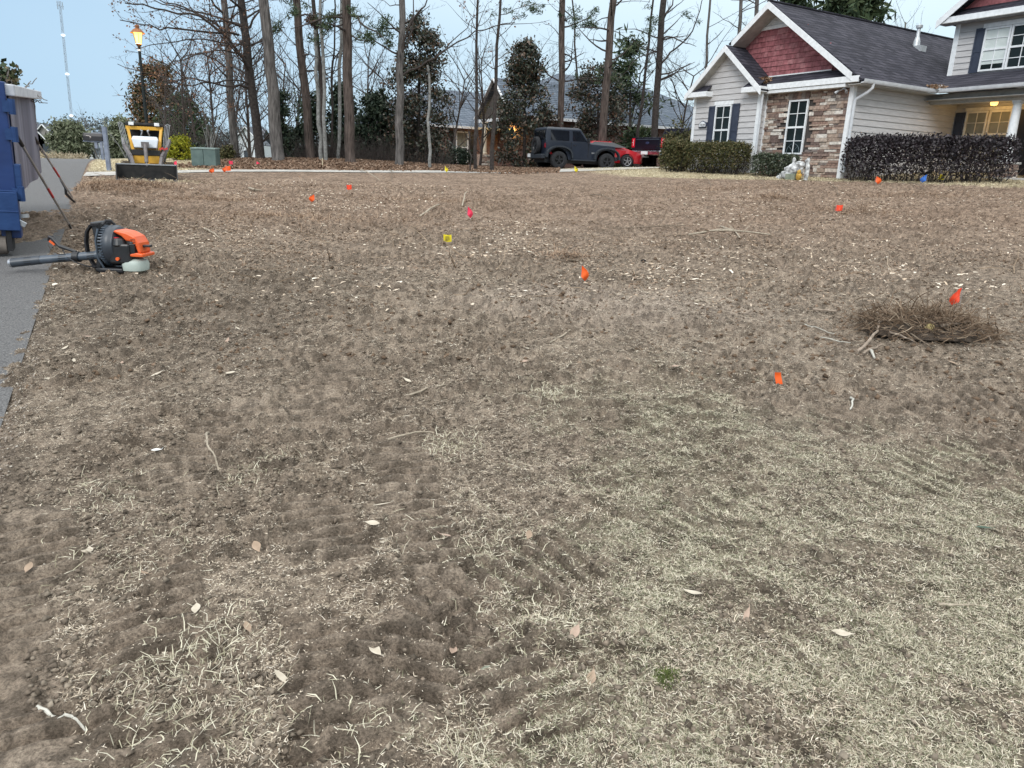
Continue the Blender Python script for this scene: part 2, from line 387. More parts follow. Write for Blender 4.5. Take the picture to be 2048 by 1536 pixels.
sheet('driveway', rows, mat('drive_concrete', (.34, .325, .30), .9, (.50, .48, .45), 4, bump=.3, bscale=60), .018)
# ------------------------------------------------------------------ the near house (local x = along the ridge, local y = to the left, z up)
HC = at(1681, 352, 23.5)
UV, VV = np.array([math.cos(YH), math.sin(YH), 0]), np.array([-math.sin(YH), math.cos(YH), 0])
def hw(u, v, z=0): return HC + UV * u + VV * v + np.array([0, 0, z])
rng = random.Random(4)
def shingle_mat(name, c1, c2, k):
    m = bpy.data.materials.new(name); m.use_nodes = True; nt = m.node_tree; p = nt.nodes['Principled BSDF']; l = nt.links.new
    p.inputs['Roughness'].default_value = .9; p.inputs['Specular IOR Level'].default_value = .2
    t = nt.nodes.new('ShaderNodeTexCoord'); s = nt.nodes.new('ShaderNodeSeparateXYZ'); l(t.outputs['Object'], s.inputs[0])
    a = nt.nodes.new('ShaderNodeMath'); a.operation = 'ADD'; l(s.outputs['X'], a.inputs[0]); l(s.outputs['Y'], a.inputs[1])
    c = nt.nodes.new('ShaderNodeCombineXYZ'); l(a.outputs[0], c.inputs['X']); l(s.outputs['Z'], c.inputs['Y'])
    b = nt.nodes.new('ShaderNodeTexBrick'); b.inputs['Scale'].default_value = 1; b.inputs['Brick Width'].default_value = .28; b.inputs['Row Height'].default_value = k
    b.inputs['Mortar Size'].default_value = .012; b.inputs['Mortar Smooth'].default_value = .6; b.inputs['Bias'].default_value = 0
    b.inputs['Color1'].default_value = (*c1, 1); b.inputs['Color2'].default_value = (*c2, 1); b.inputs['Mortar'].default_value = (c1[0] * .35, c1[1] * .35, c1[2] * .35, 1)
    l(c.outputs[0], b.inputs['Vector'])
    n = nt.nodes.new('ShaderNodeTexNoise'); n.inputs['Scale'].default_value = 1.1; n.inputs['Detail'].default_value = 6; l(t.outputs['Object'], n.inputs['Vector'])
    mr = nt.nodes.new('ShaderNodeMapRange'); mr.inputs[3].default_value = .6; mr.inputs[4].default_value = 1.5; l(n.outputs[0], mr.inputs[0])
    v = nt.nodes.new('ShaderNodeVectorMath'); v.operation = 'SCALE'; l(b.outputs['Color'], v.inputs[0]); l(mr.outputs[0], v.inputs['Scale']); l(v.outputs[0], p.inputs['Base Color'])
    bp = nt.nodes.new('ShaderNodeBump'); bp.inputs['Strength'].default_value = .8; bp.inputs['Distance'].default_value = .012; bp.invert = True
    l(b.outputs['Fac'], bp.inputs['Height']); l(bp.outputs[0], p.inputs['Normal'])
    return m
shing = shingle_mat('asphalt_shingles', (.024, .024, .034), (.058, .056, .072), .11)
stone_m = mat_r('ledge_stone', [(.16, .115, .10), (.30, .21, .17), (.24, .20, .18), (.42, .31, .25), (.27, .18, .145), (.52, .45, .39), (.34, .26, .21), (.66, .61, .55), (.23, .165, .14), (.44, .36, .30)], .9, nscale=14, bump=.6, bscale=50, const=True)
shake_m = mat_r('red_shakes', [(.25, .085, .095), (.34, .13, .14), (.29, .105, .115), (.40, .185, .19)], .7, nscale=9)
warm_emit = lambda n, c, e: mat(n, c, .4, emit=(c, e))

house = empty('siding_house', HC, YH, 'light grey lap siding house with red shake gable and ledge stone front', 'house')
def lap(mb, plane, p, a_of, b_of, z0, z1, outward, reveal=.19, proud=.030):
    z = z0
    while z < z1 - .01:
        zz = min(z + reveal, z1); a0, b0 = a_of(z), b_of(z); a1, b1 = a_of(zz), b_of(zz)
        if b0 > a0:
            if b1 < a1: a1 = b1 = (a1 + b1) / 2
            o = p + outward * proud; top = p + outward * .004
            P = lambda w, d, h: (d, w, h) if plane == 'u' else (w, d, h)
            V = [P(a0, o, z), P(b0, o, z), P(b1, top, zz), P(a1, top, zz), P(a0, p, z), P(b0, p, z)]
            mb.add(V, [(0, 1, 2, 3), (0, 4, 5, 1)])
        z = zz
c = lambda k: (lambda z: k)
w = MB(); g1 = lambda z: 4.79 - max(0, min(1.5, (4.10 - z) / .87)); g2 = lambda z: 4.79 + max(0, min(1.55, (4.10 - z) / .87))
lap(w, 'u', -.35, g1, g2, -.2, 4.08, -1); w.build('wall', K['siding'], house, fix=False)
w = MB(); lap(w, 'v', 0, c(.0), c(5.5), -.2, 2.7, -1); w.build('wall', K['siding'], house, fix=False)
w = MB(); lap(w, 'v', 6.34, c(-.35), c(11), -.2, 2.7, 1); w.build('wall', K['siding'], house, fix=False)
w = MB(); lap(w, 'v', 3.29, c(-.35), c(0.02), -.2, 2.6, -1); w.build('wall', K['siding'], house, fix=False)
w = MB(); lap(w, 'u', 5.5, c(-6), c(.48), 3.2, 5.1, -1); w.build('wall', K['siding'], house, fix=False)
w = MB(); lap(w, 'v', .48, c(5.5), c(12), 2.9, 5.1, 1); w.build('wall', K['siding'], house, fix=False)
w = MB(); lap(w, 'u', 5.5, c(-3.0), c(-.01), -.1, 2.45, -1); w.build('wall', K['siding'], house, fix=False)
w = MB(); lap(w, 'u', 4.4, c(-7), c(-3.15), -.3, 2.45, -1); lap(w, 'v', -3.15, c(4.4), c(5.5), -.1, 2.45, 1); w.build('wall', K['siding'], house, fix=False)
# back walls keep the house closed from the side and behind
w = MB(); w.box(11, 12, -6, 6.3, -.3, 2.7); w.box(11.9, 12, -6, .4, 2.7, 5.1); w.build('rear_wall', K['siding'], house)
# ledge stone facing
def stones(mb, plane, p, a, b, z0, z1, outward, holes=()):
    z = z0
    while z < z1:
        hgt = rng.choice([.045, .055, .07, .09, .12]); hgt = min(hgt, z1 - z); x = a
        while x < b - .01:
            ln = min(rng.uniform(.10, .46), b - x); dep = rng.uniform(.02, .065)
            if not any(h[0] < x + ln and x < h[1] and h[2] < z + hgt and z < h[3] for h in holes):
                mb.rnd(rng.random()); q = .004
                if plane == 'u': mb.box(*sorted((p, p + outward * dep)), x + q, x + ln - q, z + q, z + hgt - q)
                else: mb.box(x + q, x + ln - q, *sorted((p, p + outward * dep)), z + q, z + hgt - q)
            x += ln
        z += hgt
mb = MB(); stones(mb, 'u', 0, .10, 3.22, -.3, 2.56, -1, [(1.56, 2.24, .68, 2.28)])
for kx in range(5): mb.rnd(.02 + .2 * (kx % 3)); mb.box(-.07, 0, 1.52 + kx * .16, 1.67 + kx * .16, 2.33, 2.54)
mb.build('stone_wall', stone_m, house)
mb = MB().box(-.001, .2, .02, 3.28, -.3, 2.6); mb.build('mortar_wall', mat('mortar', (.06, .052, .048), .95), house)
# red shake gable
mb = MB(); z = 3.16; row = 0
while z < 4.74:
    zz = min(z + .163, 4.74); x = .9 + rng.random() * .1
    lo = 3.4 - (5.30 - z) / .69; hi = 3.4 + (5.30 - z) / .69; lo = max(lo, 1.1)
    while x < hi:
        ln = rng.uniform(.10, .26)
        if x + ln > lo and x < min(hi, 5.3):
            mb.rnd(rng.random()); a, b = max(x, lo), min(x + ln - .006, hi); d = rng.uniform(.018, .03); dz = rng.uniform(0, .008)
            hi1 = 3.4 + (5.30 - zz) / .69; lo1 = 3.4 - (5.30 - zz) / .69
            if b > a: mb.add([(.30 - d, a, z + dz), (.30 - d, b, z + dz), (.296, min(b, hi1), zz), (.296, max(min(a, hi1), lo1), zz), (.30, a, z + dz), (.30, b, z + dz)], [(0, 1, 2, 3), (0, 4, 5, 1)])
        x += ln
    z = zz; row += 1
mb.build('shake_gable', shake_m, house, fix=False)
MB().prism([(.0, 2.7), (6.6, 2.7), (4.95, 4.25), (3.4, 5.25), (.1, 3.0)], .301, .36, 'x').build('gable_sheathing', mat('dark_red', (.09, .02, .025)), house)
# louvred vent
mb = MB(); mb.prism([(2.70, 4.70), (4.10, 4.70), (3.4, 5.22)], .285, .30, 'x'); mb.box(.25, .30, 2.6, 4.2, 4.66, 4.76)
for k in range(6):
    z = 4.79 + k * .062; hwid = (5.14 - z) / .69
    if hwid > .05: mb.add([(.24, 3.4 - hwid, z), (.24, 3.4 + hwid, z), (.275, 3.4 + hwid * .92, z + .05), (.275, 3.4 - hwid * .92, z + .05), (.285, 3.4 - hwid, z), (.285, 3.4 + hwid, z)], [(0, 1, 2, 3), (0, 4, 5, 1)])
mb.build('gable_vent', K['white'], house, fix=False)
mb = MB(); mb.bar((.27, 1.1, 3.17), (.27, 3.62, 3.17), .03, .035); mb.bar((.27, 3.62, 3.17), (.27, 4.86, 4.23), .03, .035); mb.build('flashing_trim', K['white'], house)
# roofs (slabs)
def slab(mb, pts, t=.05):
    a, b, cc = map(Vector, pts[:3]); n = (b - a).cross(cc - a).normalized(); n = n if n.z > 0 else -n
    k = len(pts); V = [tuple(Vector(p)) for p in pts] + [tuple(Vector(p) - n * t) for p in pts]
    return mb.add(V, [tuple(range(k)), tuple(range(k, 2 * k))[::-1]] + [(i, k + i, k + (i + 1) % k, (i + 1) % k) for i in range(k)])
s = .69
r = MB(); slab(r, [(-.33, -.46, 2.73), (12.2, -.46, 2.73), (12.2, 3.4, 5.40), (-.33, 3.4, 5.40)])
slab(r, [(-.33, 3.4, 5.40), (12.2, 3.4, 5.40), (12.2, 5.0, 4.30), (-.33, 5.0, 4.30)])
slab(r, [(-.68, 4.79, 4.21), (8, 4.79, 4.21), (8, 6.58, 2.66), (-.68, 6.58, 2.66)])
slab(r, [(-.68, 4.79, 4.21), (.30, 4.79, 4.21), (.30, 2.97, 2.66), (-.68, 2.97, 2.66)])
slab(r, [(-.34, .05, 2.83), (.30, .05, 3.15), (.30, 3.66, 3.15), (-.34, 3.05, 2.83)], .03)
r.box(-.35, 12.2, 3.33, 3.47, 5.38, 5.43)
slab(r, [(3.45, .62, 2.74), (5.52, .62, 3.42), (5.52, -7, 3.42), (3.45, -7, 2.74)])
slab(r, [(5.0, .95, 5.10), (12, .95, 5.10), (12, -3.3, 8.4), (5.0, -3.3, 8.4)]); slab(r, [(5.0, -7.4, 5.10), (12, -7.4, 5.10), (12, -3.3, 8.4), (5.0, -3.3, 8.4)])
slab(r, [(5.05, .8, 5.16), (5.52, .5, 5.44), (5.52, -7, 5.44), (5.05, -7.2, 5.16)], .03)
slab(r, [(8, 4.7, 4.28), (12.2, 4.7, 4.28), (12.2, 6.6, 2.66), (8, 6.6, 2.66)])
for (va, vb, vp) in ((5.50, 6.50, 6.0), (3.08, 3.80, 3.4)):
    slab(r, [(-.67, va, 2.78), (-.67, vb, 2.78), (-.36, vb - .05, 3.0), (-.36, va + .05, 3.0)], .02)
r.build('roof', shing, house)
MB().box(5.53, 5.6, -6.9, .5, 5.1, 5.5).build('gable_sheathing', mat('dark_red_b', (.16, .045, .05)), house)
mb = MB(); mb.prism([(-6.9, 5.44), (.35, 5.44), (-3.3, 8.2)], 5.50, 5.53, 'x'); mb.build('shake_gable', shake_m, house)
# white trim
def rake(a, b, dep=.03, h=.21):
    mb = MB(); a = Vector(a); b = Vector(b); n = Vector((0, 0, h)); x = Vector((dep, 0, 0))
    mb.add([a, b, b - n, a - n, a + x, b + x, b - n + x, a - n + x], [(0, 1, 2, 3), (4, 7, 6, 5), (0, 4, 5, 1), (3, 2, 6, 7), (0, 3, 7, 4), (1, 5, 6, 2)])
    return mb.build('rake_board', K['white'], house)
rake((-.36, -.10, 2.93), (-.36, 3.4, 5.38)); rake((-.36, 3.4, 5.38), (-.36, 4.85, 4.36))
rake((-.71, 2.98, 2.70), (-.71, 4.79, 4.20)); rake((-.71, 4.79, 4.20), (-.71, 6.57, 2.70))
rake((4.97, .93, 5.10), (4.97, -3.3, 8.37), h=.24)
mb = MB()    # soffits under the rakes
slab(mb, [(-.33, -.1, 2.77), (.3, -.1, 2.77), (.3, 3.4, 5.20), (-.33, 3.4, 5.20)], .02); slab(mb, [(-.33, 3.4, 5.20), (.3, 3.4, 5.20), (.3, 4.9, 4.15), (-.33, 4.9, 4.15)], .02)
slab(mb, [(-.68, 3.1, 2.60), (-.35, 3.1, 2.60), (-.35, 4.79, 4.04), (-.68, 4.79, 4.04)], .02); slab(mb, [(-.68, 4.79, 4.04), (-.35, 4.79, 4.04), (-.35, 6.5, 2.55), (-.68, 6.5, 2.55)], .02)
mb.box(-.30, .05, -.3, 3.25, 2.655, 2.675); mb.box(5.0, 5.5, -7, .9, 4.98, 5.0); mb.box(-.3, 5.5, -.42, 0, 2.60, 2.62)
mb.box(3.6, 5.5, -7, 0, 2.44, 2.46)
mb.build('soffit', K['beige'], house)
mb = MB(); mb.box(-.34, -.30, -.35, 3.05, 2.67, 2.84); mb.box(-.31, -.02, .1, 3.25, 2.56, 2.655); mb.build('fascia', K['white'], house)
for va, vb in ((5.47, 6.53), (3.0, 3.83)): MB().box(-.70, -.35, va, vb, 2.60, 2.77).build('eave_return', K['white'], house, bevel=.01)
mb = MB(); mb.box(5.02, 5.06, -7.3, .88, 4.99, 5.17); mb.box(5.06, 5.5, .84, .88, 4.99, 5.15); mb.build('fascia', K['white'], house)
for (a, b, cc, d, z0, z1) in ((-.38, -.33, 3.18, 3.34, -.2, 2.60), (-.38, -.33, 6.24, 6.37, -.2, 2.62), (-.06, .0, -.03, .10, -.3, 2.62), (-.03, .1, -.035, -.02, -.3, 2.6), (5.46, 5.5, .36, .52, 3.3, 5.0), (-.05, -.01, 3.20, 3.285, -.3, 2.6)):
    MB().box(a, b, cc, d, z0, z1).build('corner_board', K['white'], house)
mb = MB(); mb.box(3.93, 4.12, -7, -.0, 2.34, 2.66); mb.box(3.90, 3.93, -7, -.0, 2.36, 2.64); mb.build('porch_beam', K['beige'], house)
mb = MB(); mb.box(3.7, 5.5, -7, 0, -.3, .12); mb.build('porch_floor', conc, house)
def gutter(pts):
    mb = MB(); prof = [(0, 0), (-.10, .01), (-.115, .05), (-.125, .11), (-.11, .115), (-.10, .04), (0, .03)]
    secs = []
    for (x, y, z, nx, ny) in pts: secs.append([(x - nx * a, y - ny * a, z + b) for a, b in prof])
    mb.loft(secs); return mb.build('gutter', K['gutter'], house)
gutter([(-.33, -.44, 2.62, 0, -1), (3.42, -.44, 2.62, -.0, -1)])
gutter([(3.44, -.56, 2.62, -1, 0), (3.44, -7, 2.66, -1, 0)])
mb = MB(); mb.box(3.26, 3.30, -.62, -.40, 2.70, 2.86); mb.box(3.26, 3.50, -.62, -.59, 2.70, 2.86); mb.build('splash_guard', K['white'], house)
mb = MB(); mb.tube([(.16, -.50, 2.63), (.16, -.50, 2.52), (.10, -.40, 2.40), (0, -.12, 2.22), (-.01, -.10, 2.10), (-.01, -.10, .1)], .045, 8); mb.build('downspout', K['gutter'], house, smooth=True)
mb = MB(); mb.tube([(-.41, 3.12, 2.6), (-.41, 3.12, .1)], .04, 8); mb.build('downspout', K['gutter'], house, smooth=True)
# windows
blind_m = mat('window_blind', (.60, .66, .64), .8, (.68, .73, .71), 3); dark_room = mat('dark_room', (.008, .01, .012), .9)
reflm = bpy.data.materials.new('reflecting_pane'); reflm.use_nodes = True
_p = reflm.node_tree.nodes['Principled BSDF']; _p.inputs['Base Color'].default_value = (.012, .018, .018, 1); _p.inputs['Roughness'].default_value = .05; _p.inputs['Specular IOR Level'].default_value = .22
def window(parent, plane, p, a, b, z0, z1, out, sash=True, cols=2, rows=2, blind=None, frame=.05, fm=None, white=None, double=False):
    P = (lambda w, d, h: (p + out * d, w, h)) if plane == 'u' else (lambda w, d, h: (w, p + out * d, h))
    def bx(mb, w0, w1, d0, d1, h0, h1):
        A = P(w0, d0, h0); B = P(w1, d1, h1); mb.box(*sorted((A[0], B[0])), *sorted((A[1], B[1])), *sorted((A[2], B[2])))
    fr = MB(); W = white or K['white']
    for (w0, w1, h0, h1) in ((a, a + frame, z0, z1), (b - frame, b, z0, z1), (a + frame, b - frame, z0, z0 + frame), (a + frame, b - frame, z1 - frame, z1)): bx(fr, w0, w1, 0, .06, h0, h1)
    if sash: bx(fr, a + frame, b - frame, .01, .052, (z0 + z1) / 2 - .03, (z0 + z1) / 2 + .03)
    o = fr.build('window', W, parent)
    mu = MB(); halves = [(z0, (z0 + z1) / 2), ((z0 + z1) / 2, z1)] if sash else [(z0, z1)]
    for (h0, h1) in halves:
        for k in range(1, cols): x = a + (b - a) * k / cols; bx(mu, x - .011, x + .011, .02, .042, h0 + .03, h1 - .03)
        for k in range(1, rows): z = h0 + (h1 - h0) * k / rows; bx(mu, a + frame, b - frame, .022, .040, z - .011, z + .011)
    mu.build('muntin', W, o)
    g = MB(); bx(g, a + frame * .5, b - frame * .5, .018, .019, z0 + frame * .5, z1 - frame * .5); g.build('pane', fm or reflm, o)
    if blind: g = MB(); bx(g, a + frame, b - frame, .0195, .0205, z1 - (z1 - z0) * blind, z1 - frame); g.build('blind', blind_m, o)
    return o
def shutter(plane, p, a, b, z0, z1, out):
    mb = MB(); P = lambda w0, w1, d0, d1, h0, h1: mb.box(*sorted((p + out * d0, p + out * d1)), w0, w1, h0, h1) if plane == 'u' else mb.box(w0, w1, *sorted((p + out * d0, p + out * d1)), h0, h1)
    P(a, b, 0, .025, z0, z1); f = .05
    P(a, a + f, .025, .04, z0, z1); P(b - f, b, .025, .04, z0, z1)
    for h in (z0, z0 + (z1 - z0) * .46, z1 - f * 1.3): P(a + f, b - f, .025, .039, h, h + f * 1.3)
    return mb.build('shutter', K['shutter'], house)
window(house, 'u', -.372, 4.44, 5.20, .62, 2.29, -1)
MB().box(-.42, -.366, 4.38, 5.28, 2.30, 2.42).build('lintel_board', K['white'], house)
shutter('u', -.37, 5.21, 5.54, .62, 2.28, -1); shutter('u', -.37, 4.09, 4.42, .62, 2.31, -1)
sw = window(house, 'u', -.02, 1.52, 2.28, .64, 2.32, -1)
fan = MB(); cx, cz = 1.90, .72
for k in range(13):
    a0 = math.pi * k / 13; a1 = math.pi * (k + 1) / 13
    fan.bar((-.042, cx + .25 * math.cos(a0), cz + .25 * math.sin(a0)), (-.042, cx + .25 * math.cos(a1), cz + .25 * math.sin(a1)), .006, .03, up=(1, 0, 0))
for k in range(1, 4):
    a0 = math.pi * k / 4; fan.bar((-.042, cx, cz), (-.042, cx + .24 * math.cos(a0), cz + .24 * math.sin(a0)), .006, .018, up=(1, 0, 0))
fan.build('fan_grille', mat('fan_grey', (.16, .20, .22)), sw)
window(house, 'u', 5.48, -1.30, -.50, 3.44, 4.74, -1, blind=.84, frame=.055); window(house, 'u', 5.48, -2.12, -1.32, 3.44, 4.74, -1, frame=.055)
MB().box(5.42, 5.482, -2.2, -.42, 4.75, 4.88).build('lintel_board', K['white'], house)
shutter('u', 5.48, -.49, -.19, 3.42, 4.77, -1)
ww = mat('cream_trim', (.62, .58, .50), .6)
blind_m = mat('porch_blind', (.20, .20, .17), .8, (.25, .25, .21), 3)
window(house, 'u', 5.48, -1.12, -.42, .75, 2.22, -1, blind=.96, white=ww, frame=.06); window(house, 'u', 5.48, -1.86, -1.16, .75, 2.22, -1, blind=.96, white=ww, frame=.06)
MB().box(5.42, 5.482, -1.93, -.36, 2.23, 2.33).build('lintel_board', ww, house)
shutter('u', 5.48, -.36, -.06, .75, 2.20, -1)
shutter('u', 4.38, -3.55, -3.2, .65, 2.3, -1)
mb = MB(); mb.box(5.40, 5.47, -2.95, -2.1, .12, 2.2); mb.build('front_door', mat('door_dark', (.012, .012, .016), .5), house)
mb = MB(); cu, cv = 4.05, -2.66
mb.lathe([(.15, .62), (.16, .66), (.16, .72), (.14, .74), (.135, 1.2), (.115, 2.20), (.11, 2.22), (.14, 2.24), (.14, 2.27)], 20, (cu, cv, 0)); mb.box(cu - .12, cu + .12, cv - .12, cv + .12, 2.28, 2.335); mb.box(cu - .14, cu + .14, cv - .14, cv + .14, .58, .63)
mb.build('porch_column', K['white'], house, smooth=True)
mb = MB(); stones(mb, 'u', 3.80, cv - .25, cv + .25, -.3, .52, -1); stones(mb, 'v', cv - .25, 3.80, 4.3, -.3, .52, -1); stones(mb, 'v', cv + .25, 3.80, 4.3, -.3, .52, 1)
mb.box(3.79, 4.31, cv - .245, cv + .245, -.3, .52)
pd = mb.build('stone_pedestal', stone_m, house); mb = MB(); mb.box(3.74, 4.36, cv - .31, cv + .31, .52, .58); mb.build('pedestal_cap', conc, pd)
# roof vent pipe
mb = MB(); vu, vv = 6.05, 2.2; rz = 2.76 + .69 * (vv + .46)
mb.lathe([(.13, -.12), (.11, .10), (.07, .22), (.06, .24), (.06, .52), (.11, .53), (.115, .62), (.05, .64), (0, .64)], 14, (vu, vv, rz + .05)); mb.box(vu - .17, vu + .17, vv - .3, vv + .1, rz - .22, rz - .02)
mb.build('roof_vent_pipe', mat('galvanised', (.5, .52, .54), .45, metal=.5), house, smooth=True)
# security light at the corner
mb = MB(); mb.box(-.2, -.12, .18, .26, 2.52, 2.60)
for dy in (-.12, .14): mb.tube([(-.16, .22, 2.53), (-.22, .22 + dy, 2.46)], [.02, .02], 6); mb.tube([(-.22, .22 + dy, 2.47), (-.27, .22 + dy * 1.5, 2.40)], [.03, .05], 8)
mb.build('security_light', K['silver'], house)
# number plaque
mb = MB(); mb.prism([(5.62, 1.56), (5.98, 1.56), (5.98, 1.70), (5.92, 1.76), (5.80, 1.81), (5.68, 1.76), (5.62, 1.70)], -.40, -.37, 'x'); pq = mb.build('number_plaque', mat('plaque_frame', (.10, .12, .16)), house)
mb = MB(); mb.prism([(5.645, 1.60), (5.955, 1.60), (5.955, 1.69), (5.90, 1.74), (5.80, 1.78), (5.70, 1.74), (5.645, 1.69)], -.405, -.401, 'x'); mb.build('plaque_face', K['white'], pq)
MB().box(-.41, -.40, 5.62, 5.98, 1.555, 1.585).build('plaque_rail', K['blackp'], pq)
def text_mesh(s, size, m, parent, mw, name='number', ext=.002):
    cu = bpy.data.curves.new('t', 'FONT'); cu.body = s; cu.size = size; cu.extrude = ext; cu.align_x = 'CENTER'; cu.align_y = 'CENTER'
    to = bpy.data.objects.new('t', cu); col.objects.link(to); dg = bpy.context.evaluated_depsgraph_get()
    me = bpy.data.meshes.new_from_object(to.evaluated_get(dg)); bpy.data.objects.remove(to)
    me.materials.clear(); me.materials.append(m); o = bpy.data.objects.new(name, me); col.objects.link(o); o.parent = parent; o.matrix_local = mw; return o
text_mesh('7028', .125, K['blackp'], pq, Matrix(((0, 0, -1, -.408), (-1, 0, 0, 5.80), (0, 1, 0, 1.652), (0, 0, 0, 1))))
MB().box(-.46, -.40, 5.52, 5.58, 1.60, 1.74).build('meter_box', K['shutter'], house)
# porch light
mb = MB(); mb.lathe([(0, 2.30), (.09, 2.31), (.11, 2.36), (.11, 2.42)], 16, (4.75, -1.6, 0)); mb.build('porch_light', warm_emit('lamp_glow', (1, .62, .2), 1.6), house)
pl = bpy.data.lights.new('porch_bulb', 'POINT'); pl.energy = 9; pl.color = (1, .58, .16); pl.shadow_soft_size = .1
po = bpy.data.objects.new('porch_bulb', pl); col.objects.link(po); po.parent = house; po.location = (4.75, -1.6, 2.2)
# wind-blown leaves caught on the roof valleys
def scatter_leaves(parent, name, c, ext, n, m, size=.05, seed=0, kind=None):
    rs = np.random.RandomState(seed); P = np.array(c) + (rs.rand(n, 3) - .5) * np.array(ext)
    return leaf_cloud(name, P, size, m, parent, seed=seed)
def leaf_cloud(name, P, size, m, parent=None, seed=0, elong=1.7, flat=0.0, droop=0):
    rs = np.random.RandomState(seed); n = len(P)
    d = rs.normal(size=(n, 3)); d[:, 2] = d[:, 2] * (1 - flat) - droop; d /= np.linalg.norm(d, axis=1)[:, None]
    q = rs.normal(size=(n, 3)); s_ = np.cross(d, q); s_ /= np.linalg.norm(s_, axis=1)[:, None] + 1e-9
    sz = size * (.6 + .8 * rs.rand(n, 1)); a = d * sz * elong * .5; b = s_ * sz * .5
    V = np.stack([P - a, P + b, P + a, P - b], 1).reshape(-1, 3); F = np.arange(4 * n).reshape(-1, 4)
    return mesh_np(name, V, F, m, parent, face_attr=rs.rand(n))
drym = mat_r('dry_leaves', [(.14, .085, .05), (.30, .20, .13), (.22, .13, .08), (.42, .32, .22)], .85)
scatter_leaves(house, 'valley_leaves', (3.45, -.42, 2.80), (.75, .45, .10), 420, drym, .06, 3)
scatter_leaves(house, 'valley_leaves', (-.15, 3.35, 2.98), (.35, .32, .22), 260, drym, .06, 4)
# ------------------------------------------------------------------ things on the street side
def onz(x, y, dz=0): return (x, y, ztf(x, y) + dz)
blue = mat('blue_enamel', (.008, .028, .115), .45, (.014, .045, .17), 2.5, bump=.1, bscale=20, spec=.5)
blue2 = mat('worn_blue_enamel', (.012, .040, .135), .5, (.022, .062, .18), 5, bump=.15, bscale=30)
steel = mat('scuffed_steel', (.09, .09, .13), .5, (.24, .24, .31), 2.2, metal=.2, stretch=(1.6, 1.6, .12))
raild = mat('grey_rail', (.50, .52, .58), .6, (.64, .66, .70), 8)
rust = mat('rusty_roller', (.13, .115, .10), .8, (.20, .17, .15), 9)
# dumpster, local y runs along the road away from the camera
dn = at(45, 475, 8.5); dsl = math.atan2(-1, 1.83)
yaw = math.atan2(7.88 - 5.70, 12.5 - 8.5)           # turn to the left
DZ = ztf(-5.9, 8.55)
dump = empty('dumpster', (dn[0], dn[1], DZ), yaw, 'large blue steel dumpster with grey side wall, standing on the road', 'dumpster', rot=(R(3.1), R(2.2), yaw))
mb = MB(); mb.box(-2.35, -.06, .12, 4.1, .62, 1.80); mb.build('bin_body', blue, dump, bevel=.01)
mb = MB()
ny = 26
for k in range(ny):       # softly buckled side sheet
    y0 = .08 + k * 4.0 / ny; y1 = y0 + 4.0 / ny; f = lambda y: .012 * math.sin(y * 5.1) + .018 * math.sin(y * 2.3 + 1)
    mb.add([(-.02 + f(y0), y0, .64), (-.02 + f(y1), y1, .64), (-.02 + f(y1), y1, 1.74), (-.02 + f(y0), y0, 1.74)], [(0, 1, 2, 3)])
mb.build('side_wall', steel, dump, smooth=True)
mb = MB(); mb.box(-.10, .075, -.02, 4.15, 1.74, 1.86); mb.box(-2.45, -.10, 4.0, 4.15, 1.74, 1.86); mb.box(-2.45, -2.28, .1, 4.0, 1.74, 1.86); mb.build('top_rail', raild, dump, bevel=.012)
mb = MB(); mb.box(-2.30, -.14, .0, .06, .40, 1.82); mb.build('rear_door', blue, dump, bevel=.01)
mb = MB(); mb.box(-.20, -.01, -.06, .14, .20, 1.88); mb.build('door_post', blue, dump, bevel=.012)
mb = MB(); mb.box(-2.4, -.0, -.10, .0, .72, .735); mb.box(-.32, .05, -.05, .10, .74, 1.02); mb.build('lower_plate', blue2, dump, bevel=.008)
mb = MB(); mb.box(-2.35, .0, -.16, -.02, .30, .72); mb.box(-2.35, .0, -.165, -.155, .50, .52); mb.build('bumper_beam', blue2, dump, bevel=.015)
for z in (.62, 1.26, 1.55):
    mb = MB(); mb.lathe([(.0, z), (.035, z), (.035, z + .16), (0, z + .16)], 10, (.035, -.06, 0)); mb.box(-.05, .04, -.09, -.03, z + .02, z + .14); mb.build('hinge', blue2, dump)
mb = MB(); mb.bar((-.03, -.10, .45), (.09, -.12, .47), .02, .04); mb.bar((-.02, -.12, .40), (.05, -.13, .36), .04, .05); mb.build('door_latch', K['silver'], dump)
mb = MB(); mb.lathe([(0, -2.2), (.11, -2.2), (.11, -.16), (.09, -.15), (0, -.15)], 22, (0, -.02, .12), 'x'); mb.build('roller', rust, dump, smooth=True)
mb = MB(); mb.box(-.15, -.10, -.12, .15, .06, .32); mb.box(-1.8, -.45, .2, 3.9, .16, .6); mb.build('underframe', mat('frame_black', (.02, .02, .022), .8), dump)
